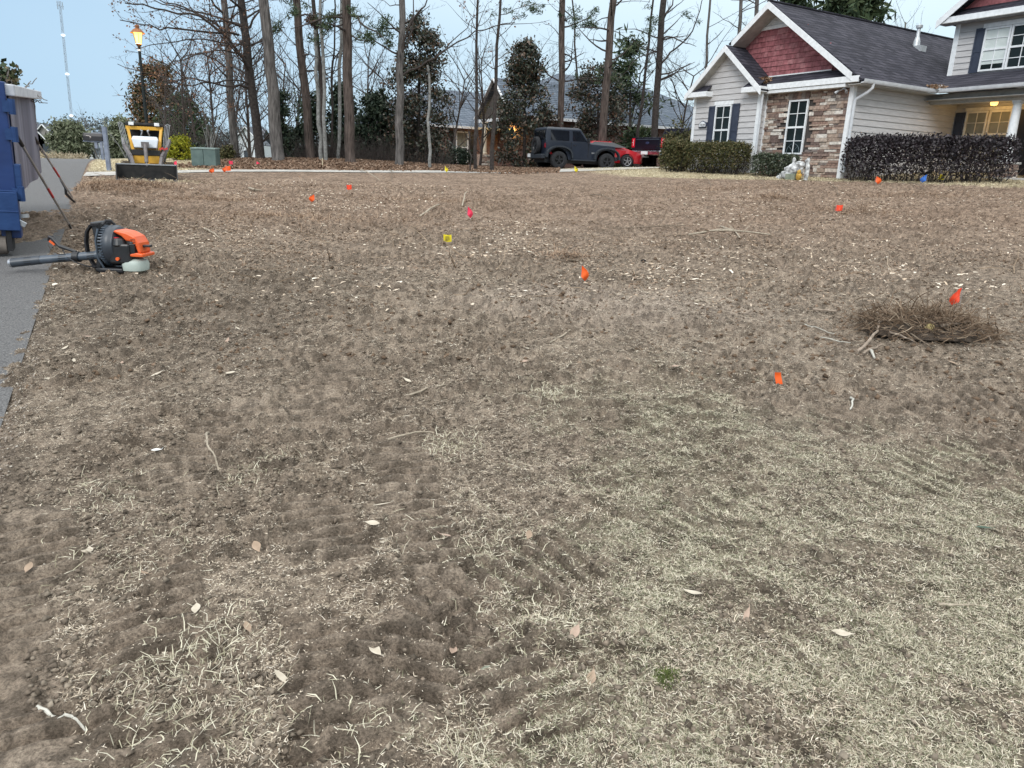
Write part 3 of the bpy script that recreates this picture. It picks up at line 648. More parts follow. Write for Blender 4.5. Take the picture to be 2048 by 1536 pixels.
# branches loaded in it
def stick_pts(rr, a, b, wob, n=6):
    a = Vector(a); b = Vector(b); L_ = (b - a).length; out = []
    for k in range(n + 1):
        t = k / n; o = Vector((rr.uniform(-1, 1), rr.uniform(-1, 1), rr.uniform(-1, 1))) * wob * L_ * (0 if k in (0, n) else 1); out.append(a.lerp(b, t) + o)
    return out
bark = mat('twig_bark', (.16, .13, .11), .9, (.30, .26, .22), 20)
from mathutils import Euler
def dl(u, y, z): return Vector((dn[0], dn[1], DZ)) + Euler((R(3.1), R(2.2), yaw)).to_matrix() @ Vector((u, y, z))
bq = empty('cut_brush', dl(-.6, 2.4, 1.5), 0, 'cut branches and evergreen twigs sticking out above the rim of the blue dumpster', 'brush')
rr = random.Random(12)
def tol(P, o): return tuple(Vector(P) - Vector(o.location))
specs = [((34, 196), (62, 162)), ((40, 200), (56, 170)), ((48, 190), (68, 177)), ((50, 192), (62, 188)), ((52, 193), (70, 200)), ((46, 197), (58, 184)), ((16, 172), (15, 134)), ((10, 170), (17, 142)), ((5, 172), (2, 150)), ((20, 175), (24, 160))]
for k, (a, b) in enumerate(specs):
    Y0 = 11.5 if k < 6 else 10.2
    A = at(a[0], a[1] + 6, Y0); B = at(b[0], b[1], Y0 - .2)
    mb = MB(); p = stick_pts(rr, tol(A, bq), tol(B, bq), .05); mb.tube(p, [(.017 if k in (0, 2, 6) else .009) * (1 - .12 * i) for i in range(len(p))], 5)
    if k < 6: mb.tube(stick_pts(rr, p[3], p[-1] + Vector((rr.uniform(-.05, .3), 0, rr.uniform(-.25, .1))), .08), [.006] * 7, 4)
    mb.build('branch', bark, bq)
mb = MB(); A = at(60, 190, 11.3); pts = [tol(at(x, y, 11.3), bq) for x, y in ((58, 190), (66, 196), (70, 212), (71, 240))]; mb.tube(pts, [.010, .009, .007, .004], 4); mb.build('branch', bark, bq)
ev = mat_r('evergreen_leaves', [(.025, .045, .02), (.06, .09, .035), (.10, .10, .05), (.20, .13, .07)], .6, spec=.4)
rs = np.random.RandomState(5); P = np.array([at(x, y, 10.2) for x, y in zip(rs.normal(12, 9, 420), rs.normal(158, 10, 420))]) + rs.normal(size=(420, 3)) * .05 - np.array(bq.location)
leaf_cloud('foliage', P, .05, ev, bq, 6)
# long-handled tools leaning on the dumpster
redl = mat('red_label', (.50, .05, .05), .5); grip = K['blackp']
def tool(label, base, top, red, low):
    b = Vector(base); t = Vector(top); o = empty('pole_tool', b, 0, label, 'pole tool', 'long poles leaning on the dumpster'); d = t - b
    P = lambda f: d * f
    MB().tube([P(.10 if low else .0), P(.90)], .016, 10).build('pole', K['silver'], o, smooth=True)
    MB().tube([P(.86), P(1)], .024, 10).build('grip', grip, o, smooth=True)
    MB().tube([P(red[0]), P(red[1])], .0175, 10).build('label_sleeve', redl, o, smooth=True)
    return o, P
# contact points on the dumpster's rail edge: the pole passes the rail
b1 = G(143, 457); t1 = dl(.10, .50, 1.42); t1 = Vector(at(25, 258, 9.0))
o, P = tool('straight silver pole with black grip leaning on the dumpster, nearer of the two', b1, t1, (.36, .46), False)
MB().tube([(0, 0, -.03), P(.06)], [.012, .018], 8).build('tip', grip, o)
b2 = G(152, 406); t2 = Vector(at(60, 262, 11.3))
o, P = tool('silver pole with a black crooked lower end leaning on the dumpster', b2, t2, (.42, .56), True)
cr = [tuple(Vector(at(x, y, Yy)) - Vector(b2)) for x, y, Yy in ((121, 358, 13.05), (124, 364, 13.15), (131, 376, 13.3), (132, 387, 13.45), (142, 398, 13.65), (153, 407, 13.84))]
MB().tube(cr, [.018, .02, .022, .024, .022, .014], 8).build('crook', K['blackp'], o, smooth=True)
# ------------------------------------------------------------------ backpack blower
BP = G(248, 543); s7 = BP[1] / FPX          # metres per pixel of the photograph there
blw = empty('backpack_blower', BP, math.atan2(-BP[0], BP[1]) * 0 + 0, 'orange and black backpack leaf blower lying on the dirt at the road edge', 'leaf blower')
def q(px, py, y=0):      # picture offsets turned into local metres: x right, z up, y depth
    return ((px - 248) * s7 * 1.02, y, (543 - py) * s7 * 1.0)
dg = mat('dark_grey_housing', (.035, .042, .055), .4, (.05, .06, .075), 5, spec=.5)
mb = MB()      # fan housing: a wide drum with its axle along x
cx, _, cz = q(236, 492)
mb.lathe([(.0, -.075), (.17, -.075), (.205, -.05), (.215, -.01), (.215, .03), (.20, .05), (.20, .06), (.16, .085), (0, .085)], 32, (cx, .02, cz), 'x'); mb.build('fan_housing', dg, blw, smooth=True)
mb = MB()
for k in range(26):
    a = R(100 + k * 9); y, z = math.cos(a) * .203, math.sin(a) * .203
    mb.obox((cx - .055, .02 + y, cz + z), (.022, 0, 0), (0, -math.sin(a) * .006, math.cos(a) * .006), (0, math.cos(a) * .012, math.sin(a) * .012))
mb.build('intake_grille', K['greyp'], blw)
mb = MB(); bx_ = q(212, 492)[0]; prof = []
for k in range(11):
    t = k / 10; z = .02 + .50 * t; prof.append((bx_ + .04 * math.sin(t * 3.1) - .02, z))
mb.prism([(x - .02, z) for x, z in prof] + [(x + .035, z) for x, z in prof[::-1]], -.13, .17, 'y'); mb.build('back_plate', K['blackp'], blw, bevel=.012)
for k, yy in enumerate((-.12, .14)):
    mb = MB(); pts = [Vector(q(*a)) + Vector((0, yy, 0)) for a in ((222, 450), (207, 452), (198, 464), (194, 482), (194, 502), (199, 520), (206, 534))]
    for a, b in zip(pts, pts[1:]): mb.bar(a, b, .055, .018, up=(1, 0, .2))
    mb.build('shoulder_strap', mat('strap_black' + str(k), (.012, .012, .014), .9, (.03, .03, .035), 30), blw)
mb = MB(); mb.tube([Vector(q(220, 452)) + Vector((0, -.04, .0)), Vector(q(224, 444)), Vector(q(233, 444)), Vector(q(238, 452)) + Vector((0, .03, 0))], .014, 8); mb.build('carry_handle', K['blackp'], blw, smooth=True)
mb = MB(); mb.tube([Vector(q(221, 458)) + Vector((0, -.14, 0)), Vector(q(216, 480)) + Vector((0, -.16, 0)), Vector(q(216, 515)) + Vector((0, -.15, 0)), Vector(q(222, 534)) + Vector((0, -.12, 0))], .011, 8); mb.build('frame_tube', K['greyp'], blw, smooth=True)
cm = mat('engine_black', (.010, .011, .013), .35, (.02, .021, .024), spec=.6)
mb = MB(); e0 = q(257, 498); mb.box(e0[0] - .10, e0[0] + .12, -.165, .12, e0[2] - .14, e0[2] + .07); mb.lathe([(0, -.02), (.075, -.02), (.08, 0), (.06, .07), (0, .08)], 20, (e0[0] - .01, -.10, e0[2] + .055), 'z'); mb.build('engine_case', cm, blw, bevel=.03)
mb = MB(); p = [q(246, 463), q(252, 459), q(272, 463), q(288, 471), q(295, 483), q(297, 503), q(291, 503), q(287, 490), q(280, 481), q(270, 480), q(262, 471)]
mb.prism([(a[0], a[2]) for a in p], -.125, .10, 'y'); mb.build('engine_cover', K['orange'], blw, bevel=.018)
mb = MB(); p = [q(270, 509), q(302, 510), q(302, 504), q(290, 502), q(276, 505)]; mb.prism([(a[0], a[2]) for a in p], -.15, .12, 'y'); mb.build('engine_cover', K['orange'], blw, bevel=.008)
mb = MB()
for k in range(9):
    a = q(281 + (k % 3) * 3.2, 477 + (k // 3) * 4.5); mb.box(a[0] - .005, a[0] + .005, -.133, -.118, a[2] - .004, a[2] + .006)
a = q(282, 492); mb.box(a[0] - .025, a[0] + .03, -.145, -.11, a[2] - .07, a[2] + .035); mb.build('muffler_vent', cm, blw, bevel=.003)
mb = MB(); a = q(301, 490); mb.box(a[0] - .05, a[0] + .045, -.06, .0, a[2] - .012, a[2] + .012); mb.build('guard_tab', K['blackp'], blw, bevel=.004)
mb = MB(); a = q(253, 477); mb.lathe([(0, .02), (.025, .02), (.028, 0), (.028, -.02), (0, -.02)], 14, (a[0], -.12, a[2])); mb.build('primer_cap', mat('red_cap', (.5, .02, .03), .4), blw, smooth=True)
tankm = mat('fuel_tank', (.34, .40, .37), .45, (.44, .50, .46), 4)
mb = MB(); secs = []
for k, (z, f) in enumerate(((.012, .80), (.03, 1.0), (.095, 1.06), (.13, .95), (.15, .62))):
    a = q(277, 543); secs.append([(a[0] + f * (.105 * (1 if abs(math.cos(t)) > .5 else .9)) * math.copysign(abs(math.cos(t)) ** .6, math.cos(t)), -.04 + f * .13 * math.copysign(abs(math.sin(t)) ** .6, math.sin(t)), z) for t in [2 * math.pi * i / 20 for i in range(20)]])
mb.loft(secs); tk = mb.build('fuel_tank', tankm, blw, smooth=True)
mb = MB(); a = q(273, 520); mb.lathe([(0, .022), (.026, .022), (.03, .015), (.03, -.012), (0, -.012)], 16, (a[0], -.12, a[2])); mb.build('fuel_cap', K['orange'], tk, smooth=True)
mb = MB(); a = q(256, 514); mb.lathe([(0, .012), (.018, .012), (.018, -.012), (0, -.012)], 12, (a[0], -.175, a[2]), 'y'); mb.build('switch', K['orange'], blw)
mb = MB(); a = q(236, 540); mb.box(a[0] - .17, a[0] + .13, -.14, .14, 0, .05); mb.build('base_foot', K['blackp'], blw, bevel=.015)
# blower tube
t0, t1, t2 = [Vector(at(x, y, BP[1] + dy)) - Vector(BP) for x, y, dy in ((208, 509, -.10), (78, 520, -.22), (24, 526, -.27))]
mb = MB(); mb.tube([t0, t0.lerp(t1, .12), t0.lerp(t1, .121), t1], [.050, .050, .044, .042], 20); tb = mb.build('blower_tube', K['greyp'], blw, smooth=True)
mb = MB(); mb.tube([t1.lerp(t0, .03), t1.lerp(t0, -.02), t2], [.0455, .0455, .0455], 20); mb.build('nozzle', dg, tb, smooth=True)
mb = MB(); d = (t2 - t1).normalized(); mb.tube([t2, t2 + d * .025], [.047, .040], 20); mb.build('nozzle_ring', K['silver'], tb, smooth=True)
for base in (.18, .62, 1.28):
    mb = MB()
    for k in range(4):
        c_ = t0.lerp(t1, base) if base < 1 else t1.lerp(t2, .35); d = (t1 - t0).normalized(); a = R(-25 + k * 28); up = Vector((0, 0, 1)); sd_ = d.cross(up).normalized()
        n_ = (up * math.sin(a) + sd_ * -math.cos(a) * -1).normalized(); n_ = (up * math.sin(a) - Vector((0, 1, 0)) * math.cos(a)).normalized()
        mb.obox(c_ + n_ * .043, d * .035, n_ * .004, n_.cross(d).normalized() * .003)
    mb.build('tube_vents', cm, tb)
mb = MB(); h0 = t0.lerp(t1, .42); h1 = Vector(q(141, 498)) + Vector((0, -.12, .02)); h2 = Vector(q(127, 483)) + Vector((0, -.10, .02)); mb.tube([h0 + Vector((0, 0, .05)), h1, h2], [.016, .019, .021], 10); mb.tube([h2, h2 + Vector((-.03, 0, .01)), h2 + Vector((-.045, 0, -.03))], [.021, .016, .01], 8)
mb.lathe([(.052, -.03), (.056, -.03), (.056, .03), (.052, .03)], 16, tuple(h0), 'x'); hd = mb.build('throttle_handle', K['blackp'], blw, smooth=True)
mb = MB(); mb.bar(h2 + Vector((-.02, -.02, -.03)), h2 + Vector((.03, -.02, -.07)), .014, .02); mb.build('trigger', K['orange'], hd)
mb = MB(); mb.tube([h1 + Vector((.03, 0, -.04)), Vector(q(160, 512)) + Vector((0, -.2, 0)), Vector(q(178, 522)) + Vector((0, -.22, 0)), Vector(q(200, 530)) + Vector((0, -.2, 0)), Vector(q(214, 530)) + Vector((0, -.16, 0))], .006, 6); mb.build('cable', K['blackp'], blw, smooth=True)
# ------------------------------------------------------------------ compact track loader
LP = at(296, 354, 19.2); LX, LY = LP[0], LP[1]; LZ = ztf(LX, LY) + .03; sL = LY / FPX
ld = empty('track_loader', (LX, LY, LZ), R(24), 'small yellow and black tracked loader with a wide black bucket on the ground', 'loader')
yel = mat('yellow_enamel', (.62, .33, .03), .45, (.72, .40, .05), 5, spec=.5); ldb = mat('loader_black', (.018, .018, .02), .55, (.04, .038, .036), 8); ldg = mat('arm_grey', (.13, .12, .125), .5, (.2, .18, .18), 8); dirt_m = mat('track_mud', (.10, .075, .055), .95, (.20, .16, .12), 14, bump=.5)
# local x = across, -y = towards the camera, z up; bucket width 1.37
W = .69
mb = MB(); mb.add([(-W, -.02, .36), (W, -.02, .36), (W, .03, .02), (-W, .03, .02), (W, -.46, .0), (-W, -.46, .0)], [(0, 1, 2, 3), (3, 2, 4, 5)])
mb.add([(-W, .0, .37), (W, .0, .37), (W, .05, .0), (-W, .05, .0), (W, -.46, -.02), (-W, -.46, -.02)], [(3, 2, 1, 0), (5, 4, 2, 3)]); bk = mb.build('bucket', ldb, ld, fix=False)
for sx_ in (-W, W):
    MB().prism([(-.46, -.01), (.05, -.01), (.02, .38), (-.06, .38), (-.14, .34)], sx_ - .012, sx_ + .012, 'x').build('side_plate', ldb, bk)
MB().box(-W, W, -.04, .01, .355, .385).build('top_lip', K['silver'], bk); MB().box(-W, W, -.50, -.44, -.015, .005).build('cutting_edge', ldg, bk)
for sx_ in (-1, 1):
    mb = MB(); prof = [(.45, .0), (.35, .08), (.32, .2), (.40, .34), (.55, .40), (1.6, .42), (1.75, .34), (1.8, .2), (1.72, .06), (1.6, 0)]
    a, b = sorted((sx_ * .42, sx_ * .62)); mb.prism(prof, a, b, 'x')
    for k in range(14): mb.bar((a - .004, .5 + k * .085, .43), (b + .004, .5 + k * .085, .43), .03, .02, up=(0, 0, 1))
    for k in range(5): mb.bar((a - .004, .36 + k * .02, .08 + k * .06), (b + .004, .36 + k * .02, .08 + k * .06), .02, .02, up=(0, 1, 0))
    mb.build('rubber_track', dirt_m, ld)
mb = MB(); mb.box(-.40, .40, .42, 1.7, .16, .62); mb.build('chassis', yel, ld, bevel=.03)
mb = MB(); mb.box(-.30, -.05, .40, .43, .40, .58); mb.box(.05, .30, .40, .43, .40, .58); mb.box(-.30, .30, .38, .42, .18, .32); mb.build('chassis_plate', ldb if False else yel, ld)
MB().box(-.32, .32, .395, .41, .16, .30).build('chassis_opening', ldb, ld)
for sx_ in (-1, 1):       # loader arms
    mb = MB(); pts = [(sx_ * .30, .10, .28), (sx_ * .36, .30, .55), (sx_ * .50, .60, .80), (sx_ * .56, 1.2, .98)]
    for a, b in zip(pts, pts[1:]): mb.bar(a, b, .07, .11)
    mb.build('loader_arm', ldg, ld, bevel=.01)
    mb = MB(); mb.tube([(sx_ * .40, .45, .45), (sx_ * .48, .75, .78)], .035, 8); mb.tube([(sx_ * .40, .45, .45), (sx_ * .37, .32, .33)], .02, 8); mb.build('lift_cylinder', ldb, ld)
mb = MB(); mb.box(-.30, .30, .20, .30, .26, .34); mb.bar((-.34, .42, .66), (.34, .42, .66), .08, .14); mb.build('cross_member', ldb, ld, bevel=.01)
mb = MB(); mb.tube([(0, .22, .86), (0, .04, .42)], .045, 10); mb.tube([(0, .04, .42), (0, -.02, .32)], .025, 8); mb.box(-.09, .09, .2, .34, .80, .92); mb.build('tilt_cylinder', ldg, ld, smooth=True)
hood = mat('hood_grey', (.55, .60, .66), .4, (.66, .70, .75), 3)
mb = MB(); mb.loft([[(-.26, .36, .78), (.26, .36, .78), (.26, .6, .72), (-.26, .6, .72)], [(-.31, .42, .98), (.31, .42, .98), (.31, .7, .98), (-.31, .7, .98)], [(-.28, .50, 1.06), (.28, .50, 1.06), (.28, .75, 1.06), (-.28, .75, 1.06)]]); mb.build('hood', hood, ld, bevel=.02)
for sx_ in (-1, 1):
    MB().bar((sx_ * .30, .50, .66), (sx_ * .40, .86, 1.30), .06, .06).build('cab_post', yel, ld)
mb = MB(); mb.bar((-.44, .86, 1.27), (.44, .86, 1.27), .07, .09); mb.build('cab_beam', yel, ld, bevel=.01)
mb = MB(); mb.box(-.44, .44, .80, 1.6, 1.34, 1.40); mb.box(-.36, .36, 1.0, 1.55, .62, 1.05); mb.box(-.38, .38, 1.50, 1.56, 1.0, 1.34); mb.build('canopy', ldb, ld, bevel=.01)
for sx_ in (-1, 1):
    mb = MB(); mb.box(sx_ * .30 - .06, sx_ * .30 + .06, .74, .80, 1.33, 1.41); mb.build('work_light', K['white'], ld, bevel=.01)
    mb = MB()
    for k in range(4):
        x = sx_ * (.44 + k * .035); mb.tube([(x + sx_ * .06, .9, 1.38), (x, .72, 1.05), (x - sx_ * .03, .60, .80)], .007, 5)
    mb.tube([(sx_ * .50, .9, 1.36), (sx_ * .56, .9, 1.40), (sx_ * .62, .9, 1.36)], .010, 6); mb.build('guard_bars', mat('guard_grey' + str(sx_), (.25, .26, .28), .5), ld)
    mb = MB(); mb.tube([(sx_ * .10, .9, 1.08), (sx_ * .06, .86, 1.20)], .018, 6); mb.tube([(sx_ * .06, .86, 1.20), (sx_ * .10, .85, 1.24)], .03, 8); mb.build('control_lever', K['silver'], ld)
for k in range(4):
    mb = MB(); mb.lathe([(0, -.03), (.028, -.03), (.028, .03), (0, .03)], 10, (.34 + k * .05, .40, .76 + .02 * (k % 2)), 'y'); mb.build('hose_coupler', redl, ld)
# ------------------------------------------------------------------ lamp post
lx, ly = -12.9, 26.4; lpz = ztf(lx, ly)
lamp = empty('lamp_post', (lx, ly, lpz), 0, 'tall black lamp post with a lit amber lantern rising behind the loader', 'lamp post')
MB().tube([(0, 0, 0), (0, 0, .5), (0, 0, 3.75)], [.07, .055, .045], 12).build('post', mat('post_black', (.006, .010, .010), .5), lamp, smooth=True)
MB().tube([(0, 0, 3.62), (0, 0, 3.68)], .055, 12).build('collar', K['white'], lamp)
MB().lathe([(.03, 3.74), (.08, 3.80), (.09, 3.84), (.05, 3.86)], 12).build('lantern_base', mat('bronze', (.20, .09, .04), .5), lamp)
gl = mat('lit_lantern_glass', (1, .7, .3), .4, emit=((1.0, .62, .12), 2.6))
MB().lathe([(.09, 3.86), (.155, 4.18), (.14, 4.24), (0, 4.24)], 6).build('lantern_glass', gl, lamp)
MB().lathe([(.0, 3.97), (.045, 3.98), (.06, 4.08), (.045, 4.17), (0, 4.2)], 10, (0, -.0, 0)).build('bulb', mat('bulb', (1, .9, .7), .4, emit=((1, .86, .6), 30)), lamp)
mb = MB()
for k in range(6):
    a = math.pi * 2 * k / 6; mb.bar((.092 * math.cos(a), .092 * math.sin(a), 3.86), (.158 * math.cos(a), .158 * math.sin(a), 4.18), .012)
mb.build('lantern_frame', mat('bronze_b', (.30, .14, .06), .5), lamp)
MB().lathe([(.235, 4.17), (.15, 4.27), (.06, 4.33), (.06, 4.36), (.075, 4.37), (.07, 4.42), (0, 4.44)], 12).build('lantern_roof', mat('bronze_c', (.30, .12, .05), .5), lamp)
pl = bpy.data.lights.new('lantern_bulb', 'POINT'); pl.energy = 130; pl.color = (1, .55, .18); pl.shadow_soft_size = .16
po = bpy.data.objects.new('lantern_bulb', pl); col.objects.link(po); po.parent = lamp; po.location = (0, 0, 4.0 - .0); po.location.z = 4.05
# ------------------------------------------------------------------ mailbox
mx, my = at(218, 338, 22.6)[:2]
mbx = empty('mailbox', onz(mx, my), R(6), 'black mailbox on a grey square post in the pale lawn beside the loader', 'mailbox')
gpst = mat('post_grey', (.16, .19, .26), .7, (.24, .27, .34), 6)
MB().box(-.055, .055, -.055, .055, -.05, 1.24).build('post', gpst, mbx, bevel=.006)
mb = MB(); mb.box(-.62, .0, -.05, .05, .80, .84); mb.box(-.30, -.24, -.04, .04, .62, .8); mb.build('bracket', gpst, mbx)
mb = MB(); pr = [(-.09, .84), (.09, .84), (.09, .96)] + [(.09 * math.cos(a), .96 + .09 * math.sin(a)) for a in [math.pi * k / 8 for k in range(1, 8)]] + [(-.09, .96)]
mb.prism(pr, -.58, -.06, 'x'); bxo = mb.build('box', mat('mailbox_black', (.014, .012, .014), .4, spec=.6), mbx)
MB().prism([(a * 1.06, .84 + (b - .84) * 1.05) for a, b in pr], -.595, -.578, 'x').build('door', mat('mailbox_black2', (.02, .018, .02), .4), bxo)
mb = MB(); mb.tube([(-.50, -.098, .97), (-.42, -.10, .965), (-.36, -.10, .94)], .008, 5); mb.tube([(-.36, -.10, .94), (-.40, -.10, .90)], .006, 5); mb.build('bird_emblem', mat('emblem_white', (.55, .5, .48), .5), bxo)
# far mailbox / carport post group
fb = empty('utility_cabinet_pair', onz(*at(413, 333, 25.6)[:2]), R(4), 'pair of dull green utility boxes at the edge of the leaf bed', 'utility box')
gm_ = mat('utility_green', (.085, .13, .125), .6, (.12, .17, .16), 4)
for k, (a, b) in enumerate(((-.40, -.005), (.005, .40))):
    mb = MB(); h = .60; mb.add([(a, -.24, 0), (b, -.24, 0), (b, .24, 0), (a, .24, 0), (a, -.24, h - .03), (b, -.24, h - .03), (b, .24, h), (a, .24, h)], [(0, 3, 2, 1), (4, 5, 6, 7), (0, 1, 5, 4), (1, 2, 6, 5), (2, 3, 7, 6), (3, 0, 4, 7)])
    cbx = mb.build('cabinet', gm_, fb, bevel=.012); mb = MB(); mb.add([(a - .01, -.26, h - .05), (b + .01, -.26, h - .05), (b + .01, .25, h - .02), (a - .01, .25, h - .02), (a - .01, -.26, h - .01), (b + .01, -.26, h - .01), (b + .01, .25, h + .02), (a - .01, .25, h + .02)], [(0, 3, 2, 1), (4, 5, 6, 7), (0, 1, 5, 4), (1, 2, 6, 5), (2, 3, 7, 6), (3, 0, 4, 7)]); mb.build('lid', mat('utility_lid' + str(k), (.15, .20, .19), .6), cbx, bevel=.006)
# ------------------------------------------------------------------ vehicles (local x = forward, y = left)
def wheel(parent, x, y, r, w, rimf=.62, spokes=5, rim=None, tyre=None):
    tyre = tyre or K['rubber']; rim = rim or K['blackp']; sgn = 1 if y > 0 else -1
    mb = MB(); mb.lathe([(r * rimf, -w / 2 * .9), (r * .86, -w / 2), (r * .96, -w / 2 * .86), (r, -w / 2 * .5), (r, w / 2 * .5), (r * .96, w / 2 * .86), (r * .86, w / 2), (r * rimf, w / 2 * .9)], 32, (x, y, r), 'y'); t = mb.build('wheel', tyre, parent, smooth=True)
    mb = MB(); yo = y + sgn * w * .30
    mb.lathe([(r * rimf * 1.02, yo + sgn * w * .14), (r * rimf * .92, yo + sgn * w * .10), (r * rimf * .86, yo)], 28, (x, 0, r), 'y')
    for k in range(spokes):
        a = 2 * math.pi * k / spokes + .3; c_, s_ = math.cos(a), math.sin(a)
        mb.obox((x + c_ * r * rimf * .47, yo + sgn * .02, r + s_ * r * rimf * .47), (c_ * r * rimf * .45, 0, s_ * r * rimf * .45), (0, .015, 0), (-s_ * r * .075, 0, c_ * r * .075))
    mb.lathe([(0, yo + sgn * .045), (r * .13, yo + sgn * .04), (r * .15, yo)], 14, (x, 0, r), 'y'); mb.build('rim', rim, t)
    mb = MB(); mb.lathe([(0, yo - sgn * .02), (r * rimf * .95, yo - sgn * .02)], 24, (x, 0, r), 'y'); mb.build('brake_disc', mat_disc, t)
    return t
mat_disc = mat('brake_dark', (.008, .008, .009), .7)
jm = mat('jeep_grey_paint', (.016, .022, .036), .28, (.020, .027, .044), 2, spec=.5, coat=.4)
trim = mat('vehicle_trim', (.022, .027, .036), .55, (.030, .037, .047), 10)
jx, jy = at(1101, 343, 33.6)[:2]
jeep = empty('off_road_car', (jx, jy, ztf(jx, jy) - .01), YH - R(9), 'dark grey boxy off road car with a spare wheel on its tail', 'car')
# origin at rear axle, right side (y<0) faces the camera
T = .79
mb = MB()   # tub side profile with wheel arches
def arch(cx, r, z0, n=8): return [(cx + r * math.cos(a), .40 + r * math.sin(a)) for a in [math.pi - math.pi * k / n for k in range(n + 1)] if .40 + r * math.sin(a) > z0 - .01]
low = [(-.62, .62), (-.56, .48)] + [(-.50, .50)] + [(.50 * -1 * math.cos(math.pi * k / 8), .46 + .48 * math.sin(math.pi * k / 8)) for k in range(9)] + [(.55, .42), (1.90, .42)] + [(2.46 - .50 * math.cos(math.pi * k / 8), .46 + .46 * math.sin(math.pi * k / 8)) for k in range(9)] + [(2.90, .60), (2.92, .98), (2.88, 1.10), (1.62, 1.16), (1.55, 1.20), (-.62, 1.20)]
mb.prism(low, -.78, .78, 'y'); body = mb.build('body', jm, jeep, bevel=.02)
mb = MB(); mb.loft([[(1.60, -.74, 1.14), (1.60, .74, 1.14), (1.60, .70, 1.235), (1.60, -.70, 1.235)], [(2.3, -.70, 1.11), (2.3, .70, 1.11), (2.3, .64, 1.21), (2.3, -.64, 1.21)], [(2.96, -.62, 1.04), (2.96, .62, 1.04), (2.96, .58, 1.14), (2.96, -.58, 1.14)]]); mb.build('hood', jm, jeep, bevel=.02)
mb = MB(); mb.loft([[(-.62, -.775, 1.19), (1.55, -.775, 1.19), (1.55, .775, 1.19), (-.62, .775, 1.19)], [(-.60, -.70, 1.76), (1.12, -.70, 1.78), (1.12, .70, 1.78), (-.60, .70, 1.76)], [(-.52, -.64, 1.83), (1.02, -.64, 1.84), (1.02, .64, 1.84), (-.52, .64, 1.83)]]); mb.build('hard_top', jm, jeep, bevel=.025)
def side_pane(name, pts, yf, m=None, parent=None, th=.006):    # polygon on the right or left flank; yf(z) = half width
    for sg in (-1, 1):
        mb = MB(); n = len(pts); V = [(x, sg * (yf(z) + .004), z) for x, z in pts] + [(x, sg * (yf(z) + .014 + th), z) for x, z in pts]
        mb.add(V, [tuple(range(n)), tuple(range(n, 2 * n))[::-1]] + [(i, n + i, n + (i + 1) % n, (i + 1) % n) for i in range(n)]); mb.build(name, m or K['car_glass'], parent or jeep)
yj = lambda z: .775 - .075 * (z - 1.19) / .57
side_pane('window', [(-.40, 1.27), (.52, 1.27), (.52, 1.70), (-.38, 1.70)], yj); side_pane('window', [(.70, 1.27), (1.40, 1.27), (1.06, 1.70), (.70, 1.70)], yj)
mb = MB(); mb.box(-.63, -.615, -.62, .62, 1.28, 1.70); mb.build('rear_window', K['car_glass'], jeep)
mb = MB(); mb.add([(1.54, -.68, 1.24), (1.54, .68, 1.24), (1.17, .62, 1.74), (1.17, -.62, 1.74), (1.53, -.68, 1.22), (1.53, .68, 1.22), (1.15, .62, 1.73), (1.15, -.62, 1.73)], [(0, 1, 2, 3), (7, 6, 5, 4)]); mb.build('windscreen', K['car_glass'], jeep, fix=False)
side_pane('door_seam', [(.62, .55), (.632, .55), (.632, 1.20), (.62, 1.20)], lambda z: .779, K['blackp']); side_pane('door_seam', [(1.50, .55), (1.512, .55), (1.512, 1.18), (1.50, 1.18)], lambda z: .779, K['blackp'])
for sg in (-1, 1):
    for cx0, fr, bk2 in ((0, .70, -.62), (2.44, 3.12, 1.80)):
        mb = MB(); c0 = cx0; pts = [(c0 + (.62 if k > 4 else .60) * -math.cos(math.pi * k / 10) * 1.06, .50 + .50 * math.sin(math.pi * k / 10) ** .7) for k in range(11)]
        for a, b in zip(pts, pts[1:]): mb.bar((a[0], sg * .86, a[1]), (b[0], sg * .86, b[1]), .19, .07, up=(0, 0, 1) if abs(b[0] - a[0]) > abs(b[1] - a[1]) else (1, 0, 0))
        mb.build('fender_flare', trim, jeep, bevel=.012)
    mb = MB(); mb.box(.62, 1.86, sg * .86 - .06, sg * .86 + .06, .40, .45); mb.build('side_step', trim, jeep, bevel=.01)
    mb = MB(); mb.box(1.38, 1.46, sg * .95 - .10, sg * .95 + .10, 1.22, 1.40); mb.bar((1.42, sg * .78, 1.26), (1.42, sg * .9, 1.28), .03); mb.build('wing_mirror', K['blackp'], jeep, bevel=.02)
    mb = MB(); mb.box(-.665, -.62, sg * .70 - .06, sg * .70 + .07, .92, 1.12); mb.build('tail_light', mat('tail_lens' + str(sg), (.20, .01, .02), .3), jeep, bevel=.01)
    mb = MB(); mb.box(.72, .86, sg * .795 - .012, sg * .795 + .012, 1.07, 1.10); mb.build('door_handle', K['blackp'], jeep, bevel=.004)
    mb = MB(); mb.box(1.68, 1.84, sg * .786 - .004, sg * .786 + .004, .74, .80); mb.build('badge', K['silver'], jeep)
    wheel(jeep, 0, sg * .80, T / 2, .26, .56, 5); wheel(jeep, 2.46, sg * .80, T / 2, .26, .56, 5)
mb = MB(); mb.lathe([(.22, -.86), (.35, -.88), (.39, -.84), (.395, -.72), (.35, -.68), (.1, -.68)], 32, (0, 0, 1.02), 'x'); spw = mb.build('spare_wheel', K['rubber'], jeep, smooth=True)
mb = MB(); mb.lathe([(.23, -.85), (.20, -.80), (.05, -.80), (.05, -.86), (0, -.86)], 24, (0, 0, 1.02), 'x')
for k in range(5):
    a = math.pi * 2 * k / 5; mb.obox((-.83, math.cos(a) * .12, 1.02 + math.sin(a) * .12), (.015, 0, 0), (0, math.cos(a) * .1, math.sin(a) * .1), (0, -math.sin(a) * .03, math.cos(a) * .03))
mb.build('rim', K['blackp'], spw)
